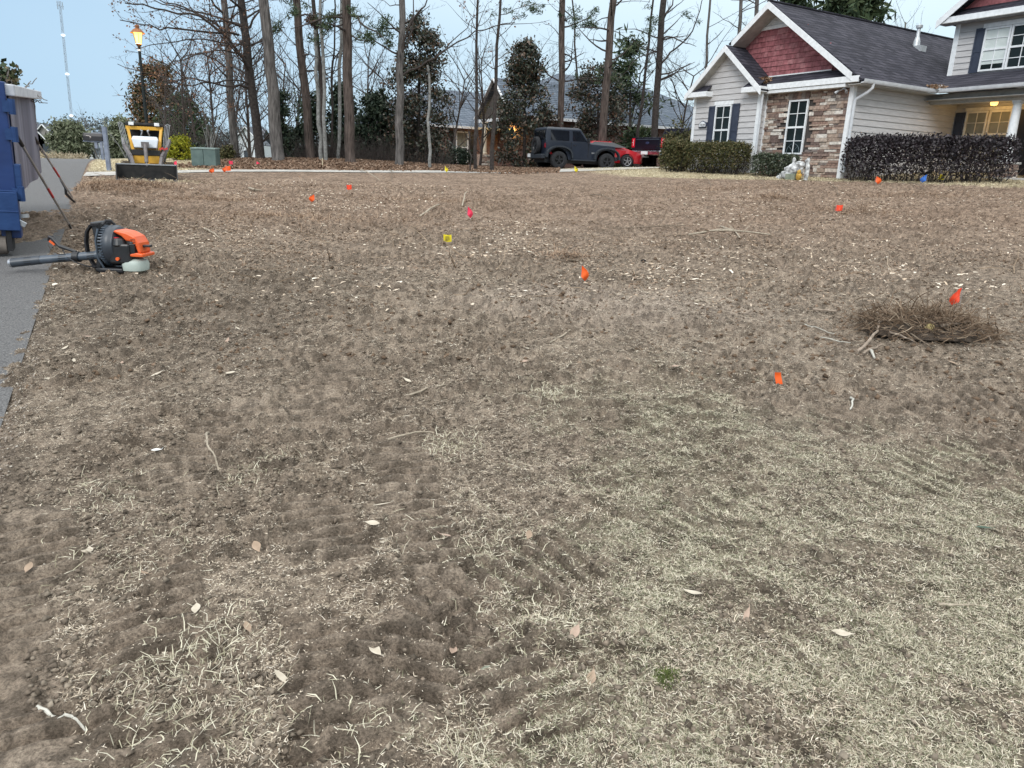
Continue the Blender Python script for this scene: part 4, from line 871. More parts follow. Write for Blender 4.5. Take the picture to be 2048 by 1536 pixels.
mb = MB(); mb.box(-.84, -.62, -.80, .80, .44, .64); mb.build('bumper', trim, jeep, bevel=.03); mb = MB(); mb.box(2.92, 3.08, -.78, .78, .46, .64); mb.build('bumper', trim, jeep, bevel=.03)
mb = MB(); mb.box(-.86, -.84, .50, .80, .50, .66); mb.build('number_plate', K['white'], jeep)
mb = MB(); mb.box(2.90, 2.95, -.60, .60, .66, 1.02); gr_ = mb.build('grille', trim, jeep, bevel=.01)
mb = MB(); mb.box(-.6, 3.0, -.62, .62, .28, .45); mb.build('chassis', K['blackp'], jeep)
for sg in (-1, 1): MB().lathe([(0, 2.97), (.10, 2.97), (.11, 2.94)], 18, (0, sg * .45, .88), 'x').build('headlight', K['chrome'], jeep)
# red saloon car half hidden behind
redp = mat('red_car_paint', (.42, .012, .02), .25, (.48, .016, .025), 2, spec=.5, coat=.6)
rxp = at(1233, 345, 36.6); rcar = empty('saloon_car', (rxp[0], rxp[1], ztf(rxp[0], rxp[1]) - .0), YH - R(6), 'bright red low saloon car half hidden behind the dark off road car', 'car')
side = [(-3.5, .55, .60), (-3.3, .95, .72), (-2.6, 1.0, .82), (-2.2, 1.10, .70), (-1.7, 1.27, .60), (-.75, 1.28, .60), (.0, .98, .68), (.15, .92, .80), (.55, .82, .80), (.85, .70, .72), (.98, .52, .60)]
mb = MB(); mb.loft([[(x, -w_, .22), (x, -w_ - .04 if zt_ < 1.05 else -.84, min(zt_, .62)), (x, -w_, zt_ * .97), (x, -w_ * .8, zt_), (x, w_ * .8, zt_), (x, w_, zt_ * .97), (x, w_ + .04 if zt_ < 1.05 else .84, min(zt_, .62)), (x, w_, .22)] for x, zt_, w_ in side]); mb.build('body', redp, rcar, smooth=True)
for sg in (-1, 1):
    mb = MB(); V = [(-2.2, sg * .79, .98), (-.02, sg * .79, .98), (-.72, sg * .66, 1.22), (-1.7, sg * .66, 1.22)]; V += [(x, y + sg * .02, z) for x, y, z in V]
    mb.add(V, [(0, 1, 2, 3), (7, 6, 5, 4), (0, 4, 5, 1), (1, 5, 6, 2), (2, 6, 7, 3), (3, 7, 4, 0)]); mb.build('window', K['car_glass'], rcar)
    for wx in (0, -2.65):
        mb = MB(); mb.lathe([(0, sg * .80), (.36, sg * .80), (.36, sg * .86), (.37, sg * .86)], 24, (wx, 0, .33), 'y'); mb.build('wheel_arch', mat_disc, rcar)
        wheel(rcar, wx, sg * .80, .32, .2, .68, 5, rim=K['silver'])
    mb = MB(); mb.box(.80, .93, sg * .62 - .12, sg * .62 + .12, .52, .64); mb.build('headlight', K['chrome'], rcar, bevel=.02)
mb = MB(); mb.box(.5, 1.02, -.62, .62, .24, .42); mb.build('bumper', redp, rcar, bevel=.05); rcar.scale = (1, 1, .90)
# dark pickup truck
jeep.scale = (.95, .95, .94)
tp = at(1291, 345, 36.2); tr = empty('pickup_truck', (tp[0], tp[1], ztf(tp[0], tp[1]) - .02), YH + R(9), 'dark blue pickup truck seen from behind, with red tail lights and chrome bumper', 'pickup truck')
navy = mat('navy_paint', (.008, .009, .022), .25, (.012, .013, .03), 2, coat=.5)
mb = MB(); mb.prism([(0, .62), (.5, .55), (.55, .60)] + [(1.05 - .5 * math.cos(math.pi * k / 8), .52 + .48 * math.sin(math.pi * k / 8)) for k in range(9)] + [(1.6, .50), (4.2, .50)] + [(4.75 - .5 * math.cos(math.pi * k / 8), .52 + .48 * math.sin(math.pi * k / 8)) for k in range(9)] + [(5.7, .6), (5.75, 1.1), (5.6, 1.28), (4.2, 1.36), (0, 1.38)], -.98, .98, 'y'); mb.build('body', navy, tr, bevel=.03)
mb = MB(); mb.loft([[(1.9, -.9, 1.35), (4.5, -.9, 1.33), (4.5, .9, 1.33), (1.9, .9, 1.35)], [(2.1, -.74, 1.92), (3.7, -.74, 1.92), (3.7, .74, 1.92), (2.1, .74, 1.92)]]); mb.build('cab', navy, tr, bevel=.03)
for sg in (-1, 1):
    mb = MB(); V = [(2.15, sg * .885, 1.42), (4.2, sg * .885, 1.40), (3.65, sg * .775, 1.84), (2.25, sg * .775, 1.84)]; V += [(x, y + sg * .015, z) for x, y, z in V]
    mb.add(V, [(0, 1, 2, 3), (7, 6, 5, 4), (0, 4, 5, 1), (1, 5, 6, 2), (2, 6, 7, 3), (3, 7, 4, 0)]); mb.build('window', K['car_glass'], tr)
    mb = MB(); mb.box(-.03, .14, sg * .90 - .10, sg * .90 + .095, .92, 1.34); tl = mb.build('tail_light', mat('truck_lens' + str(sg), (.50, .01, .03), .25, emit=((.6, .02, .03), .12)), tr, bevel=.02)
    mb = MB(); mb.box(-.036, -.03, sg * .90 - .03, sg * .90 - .01, 1.0, 1.28); mb.box(-.036, -.03, sg * .90 - .03, sg * .90 + .05, 1.14, 1.16); mb.build('light_bar', K['white'], tl)
    for wx in (1.05, 4.75): wheel(tr, wx, sg * .86, .42, .27, .6, 6, rim=K['silver'])
mb = MB(); mb.box(-.04, .03, -.79, .79, .84, 1.36); tg = mb.build('tailgate', mat('tailgate_black', (.006, .007, .014), .35, coat=.3), tr, bevel=.02)
mb = MB(); mb.lathe([(0, -.052), (.09, -.052), (.11, -.045), (.11, -.03)], 24, (0, 0, 1.12), 'x'); em = mb.build('badge', mat('badge_blue', (.03, .04, .09), .3), tg); em.scale = (1, 1, .55); em.location.z = 1.12 * .45
mb = MB(); mb.box(-.05, -.035, -.7, .7, 1.27, 1.30); mb.build('tailgate_lip', K['greyp'], tg)
mb = MB(); mb.box(-.20, .06, -.94, .94, .56, .78); mb.build('bumper', K['chrome'], tr, bevel=.04); mb = MB(); mb.box(-.215, -.205, -.20, .20, .60, .74); mb.build('number_plate', K['white'], tr)
mb = MB(); mb.box(-.32, .1, -.04, .04, .46, .53); mb.box(-.34, -.28, -.05, .05, .50, .58); mb.build('tow_hitch', K['silver'], tr)
# ------------------------------------------------------------------ vegetation
pine_bark = mat('pine_bark', (.035, .026, .022), .95, (.135, .105, .092), 16, bump=1.0, bscale=20, stretch=(1, 1, .16), bdist=.07)
grey_bark = mat('grey_bark', (.048, .044, .042), .95, (.175, .16, .152), 16, bump=1.0, bscale=20, stretch=(1, 1, .16), bdist=.07)
pale_bark = mat('pale_bark', (.15, .15, .142), .9, (.28, .28, .27), 10, bump=.6, bscale=25)
dark_bark = mat('dark_bark', (.025, .020, .018), .95, (.062, .052, .048), 12, bump=.7, bscale=25)
twig_m = mat('twig_brown', (.034, .027, .025), .95, (.075, .062, .056), 12)
brown_lv = mat_r('withered_leaves', [(.09, .05, .035), (.16, .09, .06), (.22, .13, .09)], .9)
magn_lv = mat_r('magnolia_leaves', [(.012, .020, .012), (.035, .042, .022), (.02, .028, .018), (.10, .06, .035), (.045, .052, .032), (.028, .034, .022), (.085, .062, .045)], .45, spec=.5, const=True)
pine_lv = mat_r('pine_needles', [(.02, .035, .02), (.045, .07, .035), (.075, .095, .045)], .7)
dkgreen = mat_r('dark_shrub_leaves', [(.008, .018, .012), (.02, .038, .022), (.035, .055, .032), (.06, .075, .045)], .6, spec=.35)
purple = mat_r('purple_leaves', [(.007, .005, .007), (.016, .011, .015), (.030, .022, .027), (.058, .046, .052)], .5, spec=.4)
hedge_lv = mat_r('hedge_leaves', [(.025, .03, .012), (.06, .065, .025), (.10, .095, .04), (.13, .10, .05)], .6)
box_lv = mat_r('boxwood_leaves', [(.010, .018, .010), (.03, .045, .022), (.05, .065, .035), (.11, .12, .08)], .45, spec=.5)
gold_lv = mat_r('golden_leaves', [(.10, .13, .015), (.26, .27, .02), (.36, .33, .03)], .6)
olive_lv = mat_r('olive_leaves', [(.10, .12, .07), (.16, .18, .115), (.22, .23, .16)], .8)
rust_lv = mat_r('rusty_pine_leaves', [(.03, .04, .02), (.06, .07, .035), (.14, .085, .045), (.24, .13, .07), (.10, .09, .05)], .8)
haze_lv = mat_r('hazed_far_leaves', [(.075, .095, .10), (.11, .13, .135), (.17, .175, .18)], .9)  # distance haze painted into these paler leaf colours, no air volume
def wander(rr, p, d, L_, n, wob, up=0):
    out = [Vector(p)]; d = Vector(d).normalized()
    for k in range(n):
        d = (d + Vector((rr.gauss(0, 1), rr.gauss(0, 1), rr.gauss(0, 1))) * wob + Vector((0, 0, up))).normalized(); out.append(out[-1] + d * (L_ / n))
    return out
def grow(mb, rr, pts, r0, r1, lev, maxlev, tips, dens=1.0, spread=.9, lf=.55, up=.05, start=.2, hor=None):
    n = len(pts) - 1; sides = 7 if lev == 0 else (4 if r0 > .02 else 3)
    rad = [r0 + (r1 - r0) * (k / n) for k in range(n + 1)]
    mb.tube(pts, rad, sides, caps=False)
    total = sum((pts[k + 1] - pts[k]).length for k in range(n))
    if lev >= maxlev: tips.append(pts[-1]); tips.append(pts[n // 2]); return
    cnt = max(1, int(dens * total / (.42 if lev == 0 else .21 if lev == 1 else .13)))
    for c_ in range(cnt):
        f = start + (1 - start) * (c_ + rr.random()) / cnt; i_ = min(n - 1, int(f * n)); fr = f * n - i_
        p = pts[i_].lerp(pts[i_ + 1], fr); d = (pts[i_ + 1] - pts[i_]).normalized()
        side = d.orthogonal().normalized(); side = Matrix.Rotation(rr.uniform(0, 6.283), 3, d) @ side
        nd = (d * (1 - spread * .5) + side * spread + Vector((0, 0, up))).normalized()
        L_ = total * lf * (1.05 - .6 * f) * rr.uniform(.5, 1.15); rb = rad[i_] * .55
        grow(mb, rr, wander(rr, p, nd, L_, 4 if lev < 1 else 3, .16, up * .5), max(rb, .004), max(rb * .25, .0025), lev + 1, maxlev, tips, dens, spread, lf, up, .15)
def trunk_pts(b, t, Y, ext=1.5, rr=None, wob=.04, n=10):
    z0 = ztf(*at(b[0], b[1], Y)[:2]); B = at(b[0], b[1], Y); B[2] = z0 - .1; T_ = at(t[0], t[1], Y); B, T_ = Vector(B), Vector(T_); T2 = B + (T_ - B) * ext; out = []
    for k in range(n + 1):
        f = k / n; o = Vector((rr.gauss(0, 1), rr.gauss(0, 1), 0)) * wob * (0 if k == 0 else 1); out.append(B.lerp(T2, f) + o)
    return out
def make_tree(name, label, cat, b, t, Y, wb, wt, barkm, seed, limbs=(), rnd=None, leaves=None, needles=(), ext=1.5, group=None, wob=.03, twm=None, lsize=.055, lcount=2):
    rr = random.Random(seed); pts = trunk_pts(b, t, Y, ext, rr, wob); base = Vector(pts[0]) + Vector((0, 0, .1)); o = empty(name, base, 0, label, cat, group)
    pts = [p - base for p in pts]; n = len(pts) - 1; r0 = wb * Y / FPX / 2; rt = wt * Y / FPX / 2; r1 = r0 + (rt - r0) * ext
    rad = [r0 * (1.28 if k == 0 else 1) * (1 - k / n) + max(r1, r0 * .3) * k / n for k in range(n + 1)]
    mb = MB(); mb.tube([pts[0]] + [pts[0].lerp(pts[1], .25)] + pts[1:], [rad[0], (rad[0] / 1.28 + rad[1]) / 2] + rad[1:], 12 if r0 > .08 else 8); mb.build('trunk', barkm, o, smooth=True)
    tips = []; mb = MB()
    for L_ in limbs:
        px, dY, r_, lv, dn_ = L_; m_ = len(px)
        P = [Vector(at(x, y, Y + dY * k / (m_ - 1))) - base for k, (x, y) in enumerate(px)]
        PP = []
        for k in range(len(P) - 1): PP += [P[k], P[k].lerp(P[k + 1], .5) + Vector((rr.gauss(0, .04), rr.gauss(0, .04), rr.gauss(0, .04)))]
        PP.append(P[-1]); grow(mb, rr, PP, r_, r_ * .3, 0, lv, tips, dn_, .8, .42, .03, .12)
    if rnd:
        cnt, f0, f1, len_, lv, dn_, up = rnd
        for k in range(cnt):
            f = rr.uniform(f0, f1); i_ = min(n - 1, int(f * n)); p = pts[i_].lerp(pts[i_ + 1], f * n - i_); a = rr.uniform(0, 6.283)
            d = Vector((math.cos(a), math.sin(a), up)); L_ = len_ * rr.uniform(.5, 1.1); rb = min(.045, max(.008, rad[i_] * .28))
            grow(mb, rr, wander(rr, p, d, L_, 6, .13, up * .12), rb, rb * .25, 0, lv, tips, dn_, .8, .45, .04, .15)
    if mb.v: mb.build('branches', twm or twig_m, o, fix=False)
    if leaves and tips:
        rs = np.random.RandomState(seed); T_ = np.array([tuple(p) for p in tips]); T_ = np.repeat(T_, lcount, 0) + rs.normal(size=(len(T_) * lcount, 3)) * .10
        leaf_cloud('leaves', T_, lsize, leaves, o, seed, 1.5)
    if needles:
        rs = np.random.RandomState(seed + 1); P = []
        for (x, y, sx_, sy_, cnt) in needles:
            for c_ in range(cnt):
                q_ = at(x + rs.normal() * sx_, y + rs.normal() * sy_, Y + rs.normal() * .5) - np.array(base); P.append(q_ + rs.normal(size=(34, 3)) * np.array([.09, .09, .07]))
        leaf_cloud('needles', np.vstack(P), .03, pine_lv, o, seed, 6)
    return o
G1 = 'tall trunks behind the driveway'
make_tree('oak_tree', 'leaning oak with withered leaves, leftmost big trunk behind the utility boxes', 'tree', (471, 313), (449, 0), 30.5, 15, 11, grey_bark, 1,
  [([(452, 85), (440, 55), (410, 34), (370, 15), (330, 6), (290, -14)], -1.5, .05, 3, 1.0), ([(458, 140), (430, 118), (400, 105), (372, 112), (352, 125)], -1, .035, 3, 1.0), ([(450, 30), (420, -6), (380, -30)], -1, .05, 3, .9), ([(463, 175), (435, 190), (412, 180), (392, 192)], -1.5, .02, 3, .9)],
  (12, .28, .8, 2.6, 3, 1.0, .35), brown_lv, group=G1, lsize=.045)
make_tree('oak_tree', 'dark trunked oak spreading its limbs over the lamp post', 'tree', (521, 318), (484, 0), 29.5, 18, 13, dark_bark, 2,
  [([(506, 172), (480, 170), (455, 173), (430, 167), (400, 160), (365, 158), (330, 162), (300, 158)], -3.0, .045, 3, .95), ([(500, 148), (485, 115), (455, 75), (420, 47), (380, 27), (330, 20), (285, 8), (250, 6)], -3.5, .06, 3, .95),
   ([(492, 52), (470, 48), (440, 36), (400, 25), (350, 12), (300, -4)], -2, .05, 3, .9), ([(500, 118), (470, 106), (430, 101), (390, 110), (360, 122), (340, 128)], -3, .035, 3, .95), ([(478, 70), (440, 66), (395, 62), (350, 57), (320, 60), (285, 50), (240, 40)], -3.5, .045, 3, .95),
   ([(506, 170), (470, 160), (430, 166), (385, 172), (345, 164), (310, 150), (270, 140), (235, 128)], -4, .032, 3, .8), ([(490, 60), (505, 40), (524, 18), (545, -10)], 1, .05, 3, .8), ([(497, 130), (520, 100), (545, 70), (560, 30)], 1.5, .03, 3, .8), ([(486, 20), (450, -10), (400, -30)], -2, .05, 3, .8), ([(500, 90), (440, 85), (400, 78), (350, 84), (300, 90), (270, 98)], -3, .03, 3, .9)],
  (10, .3, .8, 2.4, 3, 1.0, .3), brown_lv, group=G1, lsize=.045)
make_tree('pine_tree', 'thick pale grey pine trunk leaning left, middle of the left tree row', 'tree', (557, 315), (527, 0), 28.5, 24, 17.5, grey_bark, 3, (), (5, .45, .8, 1.6, 2, .5, .2), None, [(590, 18, 10, 8, 5)], group=G1)
make_tree('pine_tree', 'reddish brown pine trunk leaning left, first after the pale leaning pine', 'tree', (622, 318), (592, 0), 30, 17, 13, pine_bark, 4, [([(612, 150), (600, 148), (570, 165), (555, 180)], -.6, .014, 2, .8), ([(600, 95), (580, 80), (560, 85)], .6, .015, 2, .8)], (8, .35, .8, 1.6, 2, .6, .1), None, [(580, 12, 8, 10, 5), (560, 50, 8, 5, 4)], group=G1)
make_tree('maple_tree', 'slender tree with a squirrel nest in its fork', 'tree', (652, 322), (628, 0), 30, 9, 7, dark_bark, 5, [([(633, 60), (626, 40), (618, 10), (614, -20)], .3, .02, 2, .6), ([(634, 62), (646, 20), (650, -20)], .3, .02, 2, .6)], (9, .3, .85, 1.5, 2, .6, .3), None, group=G1)
nest = MB(); nr_ = random.Random(3); nb = Vector(at(627, 42, 29.9))
for k in range(170):
    a = Vector((nr_.gauss(0, .14), nr_.gauss(0, .14), nr_.gauss(0, .11))); d = Vector((nr_.gauss(0, 1), nr_.gauss(0, 1), nr_.gauss(0, .6))).normalized() * .16; nest.tube([a - d, a + d], .010, 3, caps=False)
no = nest.build('squirrel_nest', mat('nest_brown', (.07, .045, .035), .95, (.16, .10, .075), 20)); no.location = nb; tag(no, 'ball of brown twigs and leaves high in a slender tree fork', 'nest')
make_tree('maple_tree', 'pale slender trunk, left one of the close pale pair', 'tree', (643, 322), (630, 60), 29.2, 8, 6, pale_bark, 6, (), (5, .4, .9, 1.2, 2, .5, .5), None, ext=1.0, group='pale slender trunks')
make_tree('maple_tree', 'pale slender trunk, right one of the close pale pair', 'tree', (652, 324), (641, 0), 29.0, 7.5, 5.5, pale_bark, 7, [([(645, 190), (630, 160), (612, 140), (600, 120)], .3, .012, 2, .7)], (9, .35, .9, 1.6, 2, .6, .4), None, group='pale slender trunks')
make_tree('maple_tree', 'thin dark sapling beside the pale pair, nearest the nest tree', 'tree', (661, 322), (668, 70), 30.2, 4.5, 3, dark_bark, 8, (), (8, .4, .95, 1.3, 2, .6, .5), None, group='thin saplings')
make_tree('maple_tree', 'slim pale trunk between the pale pair and the stout straight pine', 'tree', (675, 321), (684, 0), 30.0, 7, 5.5, pale_bark, 9, [([(678, 165), (668, 163), (655, 120), (650, 90)], .4, .012, 2, .7)], (10, .35, .85, 1.6, 2, .7, .4), None, group='pale slender trunks')
make_tree('pine_tree', 'stout straight dark brown pine in the middle of the tree row', 'tree', (701, 322), (692, 0), 28.5, 20, 15.5, pine_bark, 10, [([(704, 32), (720, 45), (738, 58), (760, 70), (775, 88)], -.8, .045, 2, .5), ([(705, 72), (730, 82), (750, 84)], -.5, .028, 2, .5), ([(692, 45), (670, 52), (652, 66), (640, 78)], -.4, .03, 2, .5)],
  (7, .35, .8, 2.0, 2, .6, 0), None, [(735, 75, 16, 5, 9), (770, 58, 14, 11, 14), (780, 90, 7, 4, 4), (662, 38, 12, 8, 9), (652, 52, 10, 5, 6), (625, 78, 10, 3, 5), (700, 20, 14, 8, 5)], group=G1)
make_tree('sweetgum_tree', 'greyish trunk with forking limbs before the tall dark magnolia', 'tree', (798, 327), (803, 0), 28.5, 17, 11, grey_bark, 11, [([(803, 120), (808, 80), (817, 56), (834, 28), (850, 12), (866, -8)], -.8, .055, 2, .55), ([(802, 116), (814, 92), (824, 60), (827, 20), (828, -20)], .2, .045, 2, .5), ([(806, 150), (830, 138), (855, 122), (885, 104), (915, 84), (950, 62), (990, 52), (1030, 45)], -2, .04, 2, .7), ([(870, 112), (900, 86), (935, 56), (952, 30), (960, 0)], -1.5, .02, 2, .6),
  ([(798, 10), (780, 12), (760, 0)], .4, .02, 2, .6)], (6, .4, .85, 1.8, 2, .6, .3), None, group=G1)
make_tree('young_tree', 'thin pale trunk standing against the tall magnolia', 'tree', (860, 330), (856, 150), 28.2, 6.5, 4, pale_bark, 12, (), (7, .5, .95, 1.0, 2, .7, .5), None, ext=1.1, group='thin saplings')
make_tree('young_tree', 'straight thin tree in front of the brick house window', 'tree', (951, 333), (955, 0), 28.5, 7, 4, dark_bark, 13, [([(953, 60), (966, 25), (985, 0)], .4, .015, 2, .7), ([(953, 62), (940, 30), (925, 0)], .4, .013, 2, .7)], (13, .32, .9, 1.7, 2, .8, .25), brown_lv, group='thin saplings', lcount=1)
make_tree('young_tree', 'thin forked tree in front of the brick house gable', 'tree', (984, 334), (1000, 0), 28.5, 8.5, 4.5, dark_bark, 14, [([(990, 160), (985, 120), (982, 80)], .2, .014, 2, .7), ([(997, 50), (1030, 48), (1060, 47), (1100, 40)], -.5, .015, 2, .8), ([(998, 30), (1030, 18), (1070, 8), (1110, 8)], -.5, .014, 2, .8)], (13, .32, .9, 1.7, 2, .8, .25), brown_lv, group='thin saplings', lcount=1)
make_tree('sapling', 'very thin sapling in the leaf bed before the brick house', 'tree', (941, 332), (938, 262), 28.0, 3, 2, dark_bark, 15, (), (6, .4, 1, .6, 1, .8, .5), None, ext=1.0, group='thin saplings')
make_tree('pine_tree', 'straight slim brown pine rising behind the off road car roof', 'tree', (1122, 335), (1124, 0), 36.5, 12.5, 11, pine_bark, 16, [([(1128, 20), (1150, 38), (1172, 42)], .4, .03, 2, .6), ([(1118, 70), (1100, 50), (1085, 45)], .2, .02, 2, .6)], (14, .35, .9, 2.4, 2, .8, .15), None, [(1152, 48, 13, 15, 13), (1178, 40, 8, 10, 6), (1070, 22, 22, 8, 10), (1035, 18, 18, 8, 6)], group=G1)
make_tree('pine_tree', 'brown pine trunk leaning right behind the off road car bonnet', 'tree', (1199, 335), (1226, 0), 36, 16, 12.5, pine_bark, 17, [([(1215, 35), (1195, 42), (1175, 55)], .4, .025, 2, .6), ([(1228, 5), (1260, 2), (1300, 4)], .4, .02, 2, .7), ([(1222, 60), (1250, 75), (1275, 70)], .4, .02, 2, .7)], (14, .35, .9, 2.2, 2, .8, .25), None, [(1190, 30, 8, 9, 5), (1225, 165, 22, 14, 9)], group=G1)
make_tree('oak_tree', 'dark bare oak with spreading limbs left of the siding house', 'tree', (1309, 300), (1326, 0), 38, 13, 11, dark_bark, 18, [([(1321, 128), (1340, 105), (1362, 88), (1385, 62), (1400, 20), (1408, -10)], -1.2, .05, 3, .8), ([(1318, 160), (1345, 148), (1375, 140), (1400, 128)], -1, .035, 3, .8), ([(1322, 75), (1300, 70), (1270, 58), (1240, 60)], -.6, .035, 3, .8), ([(1326, 40), (1345, 10), (1350, -20)], .2, .05, 3, .7), ([(1320, 100), (1290, 110), (1262, 128), (1245, 150)], -.8, .03, 3, .8), ([(1314, 190), (1290, 200), (1270, 220)], -.8, .03, 3, .7)],
  (13, .35, .9, 2.4, 3, .7, .25), None, [(1308, 50, 9, 16, 10), (1375, 30, 10, 18, 5)], group=G1)
make_tree('bare_tree', 'thin bare tree between the leaning pine and the dark oak', 'tree', (1272, 320), (1300, 60), 40, 7, 4, dark_bark, 19, (), (16, .25, .95, 2.2, 3, .7, .4), None, [(1280, 120, 16, 20, 7)], group='thin saplings')
make_tree('bare_tree', 'slim bare trunk rising behind the left gable of the siding house', 'tree', (1480, 300), (1481, 0), 46, 7, 6, grey_bark, 20, (), (16, .3, .85, 2.6, 3, .7, .35), None, group='bare trees behind the house')
make_tree('bare_tree', 'bare trunk rising behind the main gable of the siding house', 'tree', (1506, 300), (1514, 0), 48, 8, 7, grey_bark, 21, (), (18, .35, .85, 3, 3, .7, .35), None, group='bare trees behind the house')
make_tree('bare_tree', 'faint bare tree between the oak and the small gable', 'tree', (1400, 310), (1418, 40), 46, 6, 4, grey_bark, 22, (), (18, .25, .95, 2.6, 3, .7, .4), None, group='bare trees behind the house')
make_tree('bare_tree', 'pale bare tree top showing above the dark roof near the vent pipe', 'tree', (1812, 300), (1810, 60), 60, 8, 3, pale_bark, 23, (), (30, .5, 1.0, 3.2, 3, .6, .8), None, ext=1.05, group='trees above the roof', twm=grey_bark)
make_tree('bare_tree', 'fine bare tree between the two slim pines by the brick house', 'tree', (1165, 300), (1150, 60), 44, 5, 3, dark_bark, 24, (), (16, .2, .95, 2.4, 3, .6, .3), None, group='thin saplings')
# far trees left of the row, multi-stemmed and bare
for (bx_, by_, tx_, Yq, hgt, sd_, lb, mt) in ((430, 305, 0, 34, 2.9, 31, 'grey bare crape myrtle with many upright stems behind the green boxes', grey_bark), (418, 300, 0, 30, 1.5, 32, 'low pale bare shrub with fanned stems just behind the green boxes', pale_bark), (250, 300, 0, 60, 4.0, 33, 'pale bare tree behind the loader', pale_bark), (350, 296, 0, 48, 3.4, 34, 'bare brown tree left of the grey crape myrtle', dark_bark), (195, 300, 0, 90, 6.2, 35, 'tall bare tree beyond the mailbox, faint against the sky', grey_bark), (500, 296, 0, 44, 4.0, 36, 'bare grey tree seen between the two oaks', grey_bark), (590, 300, 0, 44, 5.5, 37, 'bare twiggy tree behind the pale leaning pine', twig_m), (745, 300, 0, 44, 5.5, 38, 'bare twiggy tree right of the stout straight pine', twig_m), (900, 300, 0, 46, 5.2, 39, 'bare tree rising behind the brick house roof', twig_m)):
    rr = random.Random(sd_); B = Vector(at(bx_, by_, Yq)); B.z = ztf(B.x, B.y); o = empty('bare_tree', B, 0, lb, 'tree', 'bare trees in the background'); tips = []; mb = MB()
    for k in range(7 if hgt < 4 else 4):
        a = rr.uniform(0, 6.28); d = Vector((math.cos(a) * .33, math.sin(a) * .33, 1)); grow(mb, rr, wander(rr, (0, 0, 0), d, hgt * rr.uniform(.7, 1), 7, .06, .02), .05 if hgt > 3 else .022, .008, 0, 3, tips, .62, .6, .42, .12, .15)
    mb.build('branches', mt, o, fix=False)
for k, (bx_, Yq, hgt, lb) in enumerate(((395, 40, 7.5, 'fine twigged bare tree left of the first oak'), (436, 37, 8.5, 'fine twigged bare tree just left of the first oak trunk'), (498, 38, 9, 'fine twigged bare tree between the two oak trunks'), (546, 40, 9, 'fine twigged bare tree behind the pale leaning pine'), (588, 37, 9, 'fine twigged bare tree between the pale and the reddish pines'), (664, 39, 9, 'fine twigged bare tree behind the slim pale trunks'), (735, 38, 9, 'fine twigged bare tree right of the stout straight pine'), (770, 42, 8, 'fine twigged bare tree left of the grey sweetgum'), (905, 40, 8.5, 'fine twigged bare tree rising right of the tall magnolia'), (1035, 42, 9.5, 'fine twigged bare tree above the middle magnolia'), (1090, 44, 9, 'fine twigged bare tree left of the slim straight pine'), (1250, 44, 9.5, 'fine twigged bare tree right of the leaning brown pine'), (1360, 43, 9, 'fine twigged bare tree right of the dark oak'), (1440, 52, 10, 'fine twigged bare tree behind the small gable'), (330, 44, 9, 'fine twigged bare tree behind the golden cypress'), (372, 36, 8, 'fine twigged bare tree above the utility boxes'), (462, 42, 9.5, 'fine twigged bare tree right of the first oak trunk'), (528, 34, 9, 'fine twigged bare tree hidden behind the dark oak'), (820, 40, 8.5, 'fine twigged bare tree behind the grey sweetgum'), (960, 38, 8, 'fine twigged bare tree above the brick house gable'))):
    rr = random.Random(300 + k); B = Vector(at(bx_, 305, Yq)); B.z = ztf(B.x, B.y); o = empty('bare_tree', B, 0, lb, 'tree', 'bare trees in the background'); tips = []; mb = MB()
    P0 = wander(rr, (0, 0, -.1), (rr.gauss(0, .08), rr.gauss(0, .08), 1), hgt * .55, 6, .05, .05); mb.tube(P0, [.075 - .007 * i for i in range(7)], 6, caps=False)
    for j in range(16):
        i_ = 1 + j % 6; a = rr.uniform(0, 6.28); grow(mb, rr, wander(rr, P0[i_], (math.cos(a) * .8, math.sin(a) * .8, .75), hgt * rr.uniform(.25, .45), 6, .12, .03), .028, .006, 0, 3, tips, .95, .8, .46, .08, .15)
    mb.build('branches', twig_m, o, fix=False)
